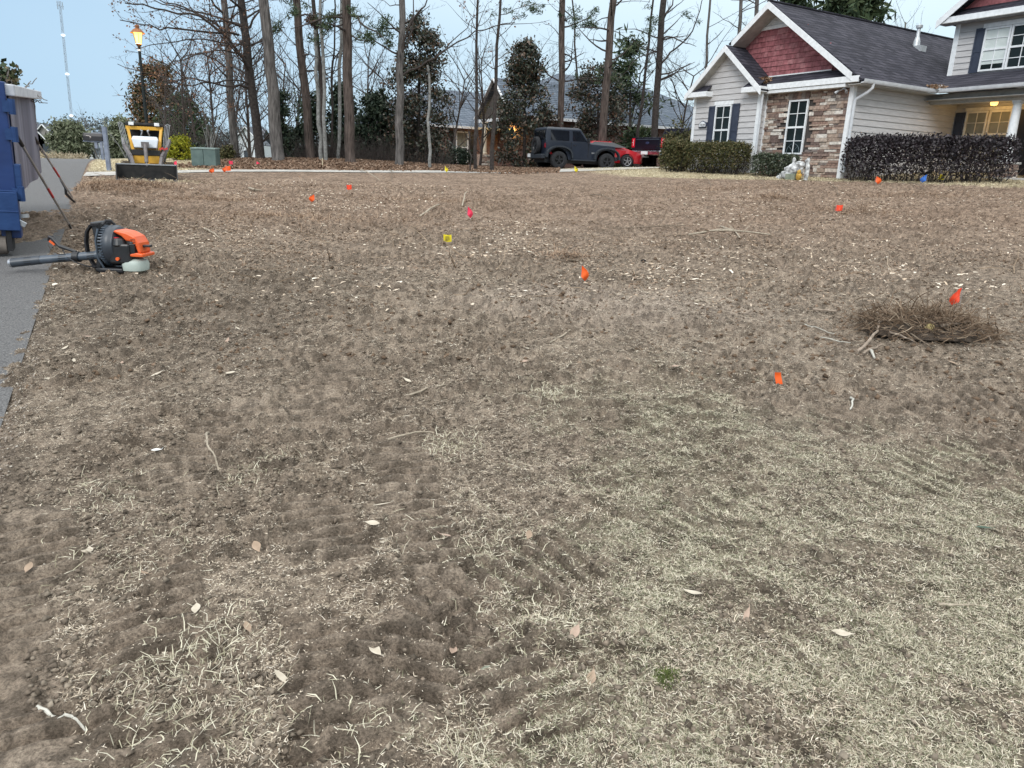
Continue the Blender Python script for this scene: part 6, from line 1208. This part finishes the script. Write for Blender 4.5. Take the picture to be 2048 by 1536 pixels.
stick([(497, 380), (510, 384), (522, 383)], .03, stick_l, 'short thick chunk of wood in the upper left dirt', 8); stick([(840, 436), (862, 428), (878, 420)], .02, stick_l, 'straight stick beside the deep pink flag', 9, .05); stick([(925, 415), (930, 405), (936, 394)], .016, stick_l, 'short upright twig above the deep pink flag', 10, .15)
stick([(1390, 603), (1412, 601), (1432, 603)], .012, stick_l, 'short pale twig in the middle right dirt', 11); stick([(1715, 566), (1790, 570), (1885, 577)], .009, stick_d, 'long thin dark twig above the pile of roots', 12, .01)
stick([(1140, 668), (1125, 678), (1100, 690)], .008, stick_l, 'small tan twig left of the middle of the lot', 13); stick([(1700, 800), (1706, 812), (1698, 832)], .008, stick_a, 'curved white twig at the edge of the lawn', 14, .02)
for k, (pp, lb) in enumerate((([(1378, 472), (1440, 462), (1530, 474)], 'longest bent branch of the scattered brush right of centre'), ([(1420, 466), (1470, 470), (1540, 478)], 'straight branch lying across the brush right of centre'), ([(1440, 455), (1465, 466), (1480, 480)], 'short branch under the brush right of centre'), ([(1230, 458), (1300, 462), (1370, 458)], 'thin root left of the brush right of centre'), ([(1405, 352), (1415, 366), (1422, 378)], 'dark upright twig at the crest before the olive hedge'), ([(1510, 352), (1522, 362), (1532, 374)], 'dark hooked twig at the crest before the boxwood'), ([(1655, 368), (1668, 378), (1676, 392)], 'crooked dark root at the crest left of the orange flag'), ([(1815, 366), (1830, 378), (1850, 384)], 'dark root tangle stub below the blue flag'), ([(778, 338), (785, 350), (783, 362)], 'dark forked twig at the crest under the sweetgum'), ([(1180, 392), (1200, 398), (1222, 404)], 'brown root lying in the upper middle dirt'))):
    stick(pp, .016 if k < 3 else .011, stick_d if k > 2 else stick_l, lb, 30 + k, .07 if k > 3 else .03, (.10, .02, .12) if k % 2 else (-.08, .05, .10))
def leaf_obj(px, py, L_, W_, ang_, colr, label, seed, group=None, sub=True):
    g = G(px, py); z = hz(g[0], g[1]); rr = random.Random(seed); V = []; F = []; n = 8; cu = rr.uniform(.15, .5)
    for i in range(n + 1):
        u = i / n; w_ = W_ * math.sin(math.pi * min(.98, max(.03, u ** .85))) * .5; zc = .006 + cu * L_ * (u - .5) ** 2; V += [(L_ * (u - .5), -w_, zc + .35 * w_), (L_ * (u - .5), 0, zc), (L_ * (u - .5), w_, zc + .35 * w_)]
    for i in range(n): a = i * 3; F += [(a, a + 3, a + 4, a + 1), (a + 1, a + 4, a + 5, a + 2)]
    mb = MB().add(V, F); mb.tube([(L_ * .48, 0, .01), (L_ * .62, .004, .015)], .0012, 4); o = mb.build('fallen_leaf', colr, None, smooth=True, fix=False)
    o.location = (g[0], g[1], z + .004); o.rotation_euler = (rr.gauss(0, .2), rr.gauss(0, .2), ang_); return tag(o, label, 'leaf', group or 'fallen leaves on the lot')
lt = mat('leaf_tan', (.48, .42, .33), .7, (.60, .54, .45), 30); lpk = mat('leaf_pink', (.36, .26, .20), .7, (.46, .34, .27), 30); lgr = mat('leaf_green_grey', (.17, .19, .15), .6, (.25, .27, .21), 30); lbr = mat('leaf_brown', (.30, .22, .155), .8, (.42, .31, .23), 30)
leaf_obj(1148, 1290, .065, .030, 1.1, lpk, 'pink brown leaf lying low in the middle of the lot', 1); leaf_obj(975, 1345, .058, .032, .6, lgr, 'grey green oval leaf low in the middle of the lot', 2); leaf_obj(1968, 1062, .07, .034, -.2, mat('leaf_dark_green', (.05, .09, .06), .5, (.08, .12, .08)), 'dark green leaf in the grass at the right', 3)
leaf_obj(906, 1310, .05, .026, 1.4, lpk, 'dull pink leaf left of the pink brown leaf', 4); leaf_obj(315, 752, .085, .036, .7, lt, 'pale oval leaf in the dark dirt below the blower', 5); leaf_obj(463, 749, .09, .05, -.4, lt, 'ragged pale leaf right of the oval one below the blower', 6)
leaf_obj(290, 1528, .05, .026, .1, lbr, 'tan leaf at the bottom edge of the lot', 7); leaf_obj(315, 917, .05, .025, .3, mat('leaf_white', (.7, .7, .68), .6), 'small white leaf lying on the dirt at left', 8); leaf_obj(1147, 524, .16, .07, .1, lt, 'curled tan piece of bark above the orange flag', 9)
Lspots = [(480, 650), (475, 662), (175, 672), (150, 745), (165, 768), (205, 748), (245, 735), (100, 765), (70, 782), (208, 640), (130, 700), (455, 690), (585, 600), (725, 978), (515, 1102), (330, 1312) , (290, 1153), (180, 1105), (178, 1108), (750, 1316), (565, 1365), (395, 1232), (495, 1260), (890, 1086), (880, 1080), (62, 1155), (745, 1080), (765, 1018), (770, 1100), (1350, 750), (1292, 705), (1055, 700), (1050, 725), (825, 748), (830, 905), (815, 770), (690, 700), (1055, 1085), (1255, 733), (1400, 603), (1330, 538), (1390, 490), (1210, 505), (985, 480), (1005, 462), (1845, 750), (1960, 690), (2012, 762), (1925, 640), (1905, 728), (1180, 1380), (1490, 1245), (1385, 1190), (1680, 1280), (350, 560), (395, 600), (640, 555), (720, 590)]
rr = random.Random(8)
for k, (x, y) in enumerate(Lspots): leaf_obj(x, y, rr.uniform(.045, .085), rr.uniform(.018, .034), rr.uniform(0, 6.28), rr.choice((lt, lt, lt, lpk, lbr)), 'small dry leaf lying loose among the soil and straw', 100 + k, 'small dry leaves on the soil')
# dark pinecone-like clod and stone
for (x, y, s_, lb) in ((1287, 523, .032, 'dark egg shaped pine cone right of the orange flag'), (977, 612, .022, 'small black pine cone in the middle of the lot')):
    g = G(x, y); mb = MB(); rr = random.Random(3)
    for k in range(60):
        t_ = k / 60; a = k * 2.4; r_ = s_ * .62 * math.sin(math.pi * (.12 + .84 * t_)) ; p = Vector((s_ * 2 * (t_ - .5), r_ * math.cos(a), s_ * .6 + r_ * math.sin(a))); n_ = Vector((.25, math.cos(a), math.sin(a))).normalized(); q_ = n_.orthogonal().normalized() * s_ * .2
        mb.obox(p, n_ * s_ * .16, q_, n_.cross(q_).normalized() * s_ * .06)
    o = mb.build('pine_cone', dark_bark); o.location = (g[0], g[1], hz(g[0], g[1])); tag(o, lb, 'pine cone')
# ------------------------------------------------------------------ the pile of roots
pc = G(1840, 672); pz = hz(pc[0], pc[1]); pile = empty('root_pile', (pc[0], pc[1], pz - .03), 0, 'low heap of torn roots and sticks on the dirt at right', 'brush pile')
rr = random.Random(21); mb = MB()
for k in range(2600):
    a = rr.uniform(0, 6.283); q_ = math.sqrt(rr.random()) * rr.uniform(.5, 1.15); x, y = .62 * q_ * math.cos(a), .42 * q_ * math.sin(a); top = .18 * max(0, 1 - q_ ** 2) ** .6 + .03
    z = rr.uniform(0, top); p = Vector((x, y, z)); d = Vector((rr.gauss(0, 1), rr.gauss(0, .8), rr.gauss(0, .35))); L_ = rr.uniform(.05, .26); r_ = rr.choice((.0018, .0025, .0035, .005)); mb.rnd(rr.random()); mb.tube(wander(rr, p, d, L_, 4, .28), [r_, r_, r_ * .8, r_ * .6, r_ * .3], 4, caps=False)
rt_m = mat_r('root_fibres', [(.06, .04, .027), (.14, .095, .062), (.25, .18, .125), (.10, .066, .043), (.38, .30, .22)], .9); tg_ = mb.build('root_tangle', rt_m, pile, fix=False); tg_['kind'] = 'stuff'
mb = MB(); nU, nV = 28, 16; V = []; F = []
for j in range(nV + 1):
    for i in range(nU):
        a = 2 * math.pi * i / nU; q_ = 1 - j / nV; n_ = float(vn(np.array([math.cos(a) * q_ * 4 + 9]), np.array([math.sin(a) * q_ * 4 + 9]), 5)[0]); V.append((.56 * q_ * math.cos(a) * (.9 + .2 * n_), .38 * q_ * math.sin(a) * (.9 + .2 * n_), .13 * (1 - q_ ** 2) ** .8 + .035 * (n_ - .3)))
for j in range(nV):
    for i in range(nU): F.append((j * nU + i, j * nU + (i + 1) % nU, (j + 1) * nU + (i + 1) % nU, (j + 1) * nU + i))
mb.add(V, F); mb.build('soil_core', mat('dark_soil', (.03, .022, .016), .98, (.08, .06, .045), 18, bump=1, bscale=60), pile, smooth=True)
rt_b = mat('root_bark', (.22, .17, .13), .95, (.38, .31, .25), 25, bump=.6, bscale=70)
def pilep(x, y, z): v = at(x, y, pc[1] + z[0]) ; return tuple(v - np.array((pc[0], pc[1], pz - .03)))
for k, (a, b, r_, m_) in enumerate((((1712, 712), (1765, 672), .018, stick_l), ((1725, 716), (1762, 700), .014, stick_l), ((1765, 672), (1795, 655), .015, stick_l), ((1768, 683), (1826, 702), .013, stick_l), ((1876, 690), (1935, 682), .018, stick_l), ((1940, 675), (1978, 696), .011, stick_l), ((1700, 640), (1770, 628), .010, stick_d), ((1745, 660), (1830, 640), .012, stick_d), ((1800, 645), (1880, 662), .009, stick_l), ((1850, 648), (1872, 700), .009, stick_d), ((1625, 630), (1672, 636), .016, stick_l), ((1608, 658), (1668, 676), .006, stick_a), ((1640, 682), (1700, 694), .006, stick_a), ((1770, 630), (1860, 622), .010, stick_l), ((1810, 690), (1860, 705), .010, stick_d), ((1740, 712), (1748, 722), .016, stick_a))):
    A = G(a[0], a[1]); Bq = G(b[0], b[1]); A = Vector((A[0], A[1], hz(A[0], A[1]))); Bq = Vector((Bq[0], Bq[1], hz(Bq[0], Bq[1]))); o0 = Vector((pc[0], pc[1], pz - .03))
    lift = lambda p: Vector((0, 0, .12 * max(0, 1 - ((p.x - pc[0]) / .6) ** 2 - ((p.y - pc[1]) / .5) ** 2) + r_ + .012))
    P = stick_pts(rr, A - o0 + lift(A), Bq - o0 + lift(Bq), .025); mb = MB(); mb.tube(P, [r_ * .75 * (1 - .07 * i) for i in range(len(P))], 8); mb.build('branch', rt_b if m_ is stick_l else m_, pile, smooth=True)
g = G(1852, 688); mb = MB(); V = []; F = []
for j in range(7):
    for i in range(10): a = 2 * math.pi * i / 10; b = math.pi * j / 6; q_ = 1 + .3 * math.sin(i * 2.1 + j); V.append((.035 * math.sin(b) * math.cos(a) * q_, .03 * math.sin(b) * math.sin(a) * q_, .03 * math.cos(b) * q_))
for j in range(6):
    for i in range(10): F.append((j * 10 + i, j * 10 + (i + 1) % 10, (j + 1) * 10 + (i + 1) % 10, (j + 1) * 10 + i))
mb.add(V, F); o = mb.build('bark_chunk', mat('yellow_chunk', (.32, .26, .12), .9), pile); o.location = (g[0] - pc[0], g[1] - pc[1], .09)
# ------------------------------------------------------------------ garden ornament before the stone front, path lights
def bz(px, py, Y): v = at(px, py, Y); return v
ox = G(1632, 347); orn = empty('garden_ornament', onz(*hw(-1.35, .62)[:2]), YH - R(90), 'mottled white garden ornament with a small yellow figure before the stone wall', 'garden ornament')
mot = mat('mottled_white', (.06, .06, .06), .9, (.85, .86, .86), 9, bump=.6, bscale=40, detail=6)
def blob(c_, r_, sd_, nx=18, ny=12, amp=.35):
    V = []; F = []
    for j in range(ny + 1):
        for i in range(nx):
            a = 2 * math.pi * i / nx; b = math.pi * j / ny; d = (math.sin(b) * math.cos(a), math.sin(b) * math.sin(a), math.cos(b)); q_ = 1 + amp * (float(vn(np.array([d[0] * 2.3 + sd_ + 5 * d[2]]), np.array([d[1] * 2.3 + sd_]), sd_)[0]) - .5); V.append(tuple(c_[k] + r_[k] * d[k] * q_ for k in range(3)))
    for j in range(ny):
        for i in range(nx): F.append((j * nx + i, j * nx + (i + 1) % nx, (j + 1) * nx + (i + 1) % nx, (j + 1) * nx + i))
    return V, F
# local x runs right in the picture
mb = MB(); mb.add(*blob((-.30, 0, .12), (.26, .14, .13), 3)); mb.add(*blob((-.05, 0, .30), (.34, .15, .17), 4)); mb.add(*blob((.12, .02, .42), (.20, .12, .12), 5)); mb.build('body', mot, orn, smooth=True)
mb = MB(); mb.add(*blob((-.50, 0, .06), (.16, .09, .07), 6)); mb.build('leg', mot, orn, smooth=True)
for x in (-.16, .36): mb = MB(); mb.lathe([(.06, 0), (.055, .3), (.05, .5), (.06, .56), (.035, .62), (0, .64)], 10, (x, .08, .02 if x > 0 else .02)); mb.build('upright', mot, orn, smooth=True)
mb = MB(); mb.tube([(.36, .0, .58), (.44, 0, .42), (.46, 0, .2), (.42, 0, 0)], [.05, .06, .05, .06], 8); mb.build('leg', mot, orn, smooth=True)
mb = MB(); mb.box(-.22, .12, -.16, .0, -.05, .17); mb.build('stone_block', mat('mossy_stone', (.16, .19, .14), .95, (.26, .28, .22), 9), orn, bevel=.015)
mb = MB(); mb.add(*blob((.24, -.10, .10), (.09, .07, .11), 7)); mb.add(*blob((.24, -.11, .23), (.06, .05, .06), 8)); mb.build('yellow_figure', mat('ochre_figure', (.42, .24, .04), .6, (.58, .36, .08), 14), orn, smooth=True)
for (px_, py_, lb) in ((1866, 362, 'dark mushroom shaped path light before the purple hedge, behind the blue flag'), (1746, 356, 'dark mushroom shaped path light before the purple hedge, left one')):
    g = G(px_, py_); o = empty('path_light', (g[0], g[1] + .25, ztf(g[0], g[1])), 0, lb, 'path light', 'path lights before the hedge'); MB().tube([(0, 0, -.05), (0, 0, .22)], .012, 6).build('stem', K['blackp'], o); MB().lathe([(.045, .20), (.05, .26), (.10, .27), (.06, .31), (0, .325)], 14).build('lamp_head', K['greyp'], o, smooth=True)
# ------------------------------------------------------------------ ground litter that nobody could count
rs = np.random.RandomState(2024)
def sample(rmin, rmax, n, pw=1.0, a0=-41, a1=41):
    u = rs.rand(n); r = (rmin ** pw + u * (rmax ** pw - rmin ** pw)) ** (1 / pw) if pw else rmin * (rmax / rmin) ** u
    a = np.radians(rs.uniform(a0, a1, n)); return r * np.sin(a), r * np.cos(a)
def blades(name, X, Y, Lr, Wr, elev, m, curl=.5, off=0.0, colr=None):
    n = len(X); Z = height(X, Y) + off; az = rs.rand(n) * 2 * np.pi; el = np.abs(rs.normal(0, elev, n)); L_ = Lr[0] + (Lr[1] - Lr[0]) * rs.rand(n) ** 1.6; W_ = Wr[0] + (Wr[1] - Wr[0]) * rs.rand(n)
    cu = rs.normal(0, curl, n); az2 = az + cu; el2 = el * rs.uniform(-.3, .9, n)
    d1 = np.column_stack([np.cos(az) * np.cos(el), np.sin(az) * np.cos(el), np.sin(el)]); d2 = np.column_stack([np.cos(az2) * np.cos(el2), np.sin(az2) * np.cos(el2), np.sin(el2)])
    p0 = np.column_stack([X, Y, Z + .001]); p1 = p0 + d1 * (L_ * .5)[:, None]; p2_ = p1 + d2 * (L_ * .5)[:, None]
    def sd(a_): return np.column_stack([-np.sin(a_), np.cos(a_), rs.normal(0, .35, n)])
    s0 = sd(az) * (W_ * .5)[:, None]; s1 = sd((az + az2) / 2) * (W_ * .5)[:, None]; s2 = s1 * .35
    V = np.stack([p0 - s0, p0 + s0, p1 - s1, p1 + s1, p2_ - s2, p2_ + s2], 1).reshape(-1, 3); b = np.arange(n)[:, None] * 6
    F = np.concatenate([b + np.array([[0, 1, 3, 2]]), b + np.array([[2, 3, 5, 4]])], 1).reshape(-1, 4)
    c_ = rs.rand(n) if colr is None else colr; return mesh_np(name, V, F, m, face_attr=np.repeat(c_, 2))
def crumbs(name, X, Y, s0, s1, m, sink=.3):
    n = len(X); Z = height(X, Y); s_ = s0 + (s1 - s0) * rs.rand(n) ** 3; C_ = np.column_stack([X, Y, Z + s_ * sink]); base = np.array([[1, 0, 0], [-1, 0, 0], [0, 1, 0], [0, -1, 0], [0, 0, 1], [0, 0, -1]], float)
    J = base[None] * (.6 + .8 * rs.rand(n, 6, 1)) + rs.normal(0, .22, (n, 6, 3)); V = (C_[:, None] + J * s_[:, None, None] * np.array([1, 1, .7])).reshape(-1, 3); b = np.arange(n)[:, None] * 6
    F = np.concatenate([b + np.array([q_]) for q_ in ((0, 2, 4), (2, 1, 4), (1, 3, 4), (3, 0, 4), (2, 0, 5), (1, 2, 5), (3, 1, 5), (0, 3, 5))], 1).reshape(-1, 3)
    return mesh_np(name, V, F, m, face_attr=np.repeat(rs.rand(n), 8))
straw_m = mat_r('straw', [(.09, .065, .045), (.40, .33, .25), (.66, .57, .45), (.20, .15, .105), (.82, .75, .63)], .8)
lawn_m = mat_r('dry_lawn', [(.08, .08, .045), (.34, .31, .22), (.54, .49, .37), (.76, .70, .56), (.24, .24, .155), (.11, .12, .06)], .75)
chip_m = mat_r('wood_chips', [(.09, .058, .038), (.29, .20, .14), (.50, .37, .27), (.18, .12, .08), (.74, .62, .49)], .85)
# lawn patch at lower right
X, Y = sample(1.2, 6.2, 480000, .9, -10, 41); keep = rs.rand(len(X)) < lawnw(X, Y) * (.25 + .9 * ss(.32, .6, fbm(X * 6, Y * 6, 3, 61))) ; X, Y = X[keep], Y[keep]
tag(blades('lawn_grass', X, Y, (.008, .031), (.0008, .0021), .50, lawn_m, .3), kind='stuff')
# straw and grass scraps on the soil
X, Y = sample(1.2, 12, 420000, .8, -36, 41); e = RD(X, Y); pat = fbm(X * 2.4, Y * 2.4, 4, 62); _, tw = tracks(X, Y)
dens = (.20 + .8 * ss(.42, .66, pat)) * ss(.0, .15, e) * (1 - .98 * tw) * (1 - .3 * lawnw(X, Y)); keep = rs.rand(len(X)) < dens * .62; X, Y = X[keep], Y[keep]
far_ = Y > 4.5
X2, Y2 = sample(1.2, 9, 520000, .85, -36, 41); k2 = rs.rand(len(X2)) < ss(.0, .15, RD(X2, Y2)) * (.35 + .65 * fbm(X2 * 3, Y2 * 3, 3, 69)) * (1 - .85 * tracks(X2, Y2)[1]); tag(blades('straw_crumbs', X2[k2], Y2[k2], (.004, .016), (.0012, .0032), .3, straw_m, .3), kind='stuff')
tag(blades('straw', X[~far_], Y[~far_], (.010, .040), (.0010, .0025), .26, straw_m, .35), kind='stuff')
tag(blades('straw_litter', X[far_], Y[far_], (.010, .042), (.0016, .0042), .26, straw_m, .3), kind='stuff')
# wood chips and root scraps over the upper lot
X, Y = sample(6.5, 30, 330000, .75, -37, 41); e = RD(X, Y); pat = fbm(X * 1.1, Y * 1.1, 4, 63)
dens = (.16 + .9 * ss(.42, .62, pat)) * ss(.0, .3, e) * ss(6.5, 10.5, Y + .8 * (pat - .5)) * (1 - stripw(X, Y)) * (1 - leafw(X, Y)) * (1 - ss(19.5, 22.5, Y - .28 * np.maximum(X + 2, 0))); keep = rs.rand(len(X)) < dens * .8
tag(blades('wood_chips', X[keep], Y[keep], (.015, .065), (.004, .013), .28, chip_m, .2), kind='stuff')
# bright chips and dark crumbs big enough to read across the lot
X, Y = sample(6, 29, 60000, .9, -37, 41); e = RD(X, Y); pat = fbm(X * .8, Y * .8, 4, 71); lim = (1 - ss(19.5, 22.0, Y - .28 * np.maximum(X + 2, 0))) * ss(.05, .3, e) * (1 - stripw(X, Y)); k1 = rs.rand(len(X)) < lim * ss(.40, .62, pat) * ss(6, 9, Y) * .42
tag(blades('bright_chips', X[k1], Y[k1], (.03, .085), (.010, .028), .25, mat_r('bright_wood', [(.38, .29, .21), (.70, .61, .50), (.52, .41, .30), (.84, .78, .67)], .85), .2), kind='stuff')
X, Y = sample(5, 27, 90000, .9, -37, 41); e = RD(X, Y); lim = (1 - ss(19.5, 22.0, Y - .28 * np.maximum(X + 2, 0))) * ss(.0, .25, e); k1 = rs.rand(len(X)) < lim * (.15 + .85 * ss(.45, .62, fbm(X * 1.5, Y * 1.5, 4, 72))) * .5
tag(crumbs('dark_crumbs', X[k1], Y[k1], .006, .027, mat_r('dark_soil_crumbs', [(.07, .048, .032), (.16, .11, .075), (.11, .075, .05), (.24, .17, .12)], .97), .1), kind='stuff')
# pale dormant lawn strips
X, Y = sample(17, 34, 230000, 1.2, -40, 41); keep = rs.rand(len(X)) < stripw(X, Y); X, Y = X[keep], Y[keep]
pale_m = mat_r('dormant_lawn', [(.36, .30, .19), (.62, .54, .36), (.78, .70, .50), (.48, .42, .27)], .85); tag(blades('dormant_grass', X, Y, (.03, .08), (.006, .012), .5, pale_m, .4), kind='stuff')
# leaf litter under the trees
X, Y = sample(24, 37, 150000, 1.5, -26, 3); keep = rs.rand(len(X)) < leafw(X, Y) * .7; X, Y = X[keep], Y[keep]
litter_m = mat_r('leaf_litter_brown', [(.10, .06, .04), (.24, .16, .11), (.17, .105, .07), (.38, .28, .21)], .9); P = np.column_stack([X, Y, height(X, Y) + rs.rand(len(X)) * .05]); tag(leaf_cloud('leaf_litter', P, .065, litter_m, None, 5, 1.4, .5), kind='stuff')
# crumbs of soil: small angular clods
clod_m = mat_r('soil_clods', [(.09, .073, .056), (.20, .16, .125), (.14, .115, .09), (.28, .235, .185)], .97, nscale=60)
X, Y = sample(1.2, 12, 150000, .8, -38, 41); e = RD(X, Y); pat = fbm(X * 1.7, Y * 1.7, 3, 66); keep = (rs.rand(len(X)) < (.2 + .9 * ss(.42, .65, pat)) * (1 - .85 * lawnw(X, Y)) * (1 - .9 * tracks(X, Y)[1])) & (e > .03)
tag(crumbs('soil_crumbs', X[keep], Y[keep], .002, .015, clod_m), kind='stuff')
grit_m = mat_r('road_grit', [(.16, .13, .11), (.36, .31, .26), (.09, .065, .05), (.22, .17, .13), (.50, .46, .40), (.14, .10, .08)], .95); X, Y = sample(3, 26, 130000, .7, -41, -18); e = RD(X, Y); keep = (e < .2) & (e > -3.2) & (rs.rand(len(X)) < np.clip(.10 + .95 * ss(-.9, .1, e) ** 2, 0, 1)); 
tag(crumbs('road_grit', X[keep], Y[keep], .0022, .010, grit_m), kind='stuff')
# dry tufts
tuft_m = mat_r('tuft_straw', [(.26, .24, .16), (.52, .48, .36), (.66, .62, .50)], .8)
tx, ty = [], []
for (x, y, n, w_) in ((895, 890, 260, .10), (540, 930, 120, .07), (480, 960, 90, .08), (1100, 795, 120, .1), (1115, 800, 120, .1), (360, 1340, 260, .12), (400, 1300, 200, .10), (950, 1085, 260, .16), (430, 1470, 150, .09), (1060, 1250, 200, .12), (220, 990, 160, .12), (255, 1120, 200, .18), (1840, 900, 120, .2), (930, 1500, 160, .06), (700, 1480, 120, .08), (300, 1470, 120, .08)):
    g = G(x, y); tx.append(g[0] + rs.normal(size=n) * w_); ty.append(g[1] + rs.normal(size=n) * w_)
tag(blades('dry_tufts', np.concatenate(tx), np.concatenate(ty), (.02, .075), (.0016, .0034), .75, tuft_m, .6), kind='stuff')
moss = mat_r('moss_tuft', [(.05, .07, .02), (.12, .15, .04)], .9); g = G(1330, 1352); X = g[0] + rs.normal(size=500) * .018; Y = g[1] + rs.normal(size=500) * .022; tag(blades('green_tuft', X, Y, (.008, .02), (.0015, .003), .9, moss), kind='stuff')
# windrow of torn straw near the bucket and other small heaps
hx, hy = [], []
for (x, y, n, w1, w2) in ((200, 385, 2600, .55, .35), (270, 378, 2200, .7, .25), (225, 370, 1400, .5, .3), (600, 440, 1500, 1.1, .35), (1545, 402, 500, .25, .18), (1840, 392, 900, .9, .25), (1700, 425, 900, .7, .25), (1130, 518, 300, .2, .12), (850, 402, 900, .9, .3), (1450, 378, 700, .9, .3), (430, 400, 1200, .8, .3)):
    g = G(x, y); hx.append(g[0] + rs.normal(size=n) * w1); hy.append(g[1] + rs.normal(size=n) * w2)
hx = np.concatenate(hx); hy = np.concatenate(hy); k_ = RD(hx, hy) > .05
tag(blades('torn_roots', hx[k_], hy[k_], (.06, .22), (.004, .008), .55, mat_r('torn_root_fibres', [(.14, .09, .06), (.28, .19, .13), (.42, .31, .22)], .95), .9), kind='stuff')
# twigs scattered over the upper lot
tw_ = MB(); rr = random.Random(5); cnt = 0
while cnt < 420:
    y = rr.uniform(7, 25); x = rr.uniform(-.62, .72) * y
    if RD(x, y) < .3 or y > 21 + .3 * max(x + 2, 0): continue
    cnt += 1; z = hz(x, y) + .01; d = Vector((rr.gauss(0, 1), rr.gauss(0, 1), abs(rr.gauss(0, .25)))); tw_.rnd(rr.random()); r_ = rr.uniform(.003, .008); tw_.tube(wander(rr, (x, y, z), d, rr.uniform(.12, .55), 4, .2), [r_, r_, r_ * .8, r_ * .6, r_ * .3], 4, caps=False)
tag(tw_.build('scattered_twigs', mat_r('scattered_twig_bark', [(.10, .07, .05), (.26, .19, .13), (.40, .32, .24)], .9), fix=False), kind='stuff')
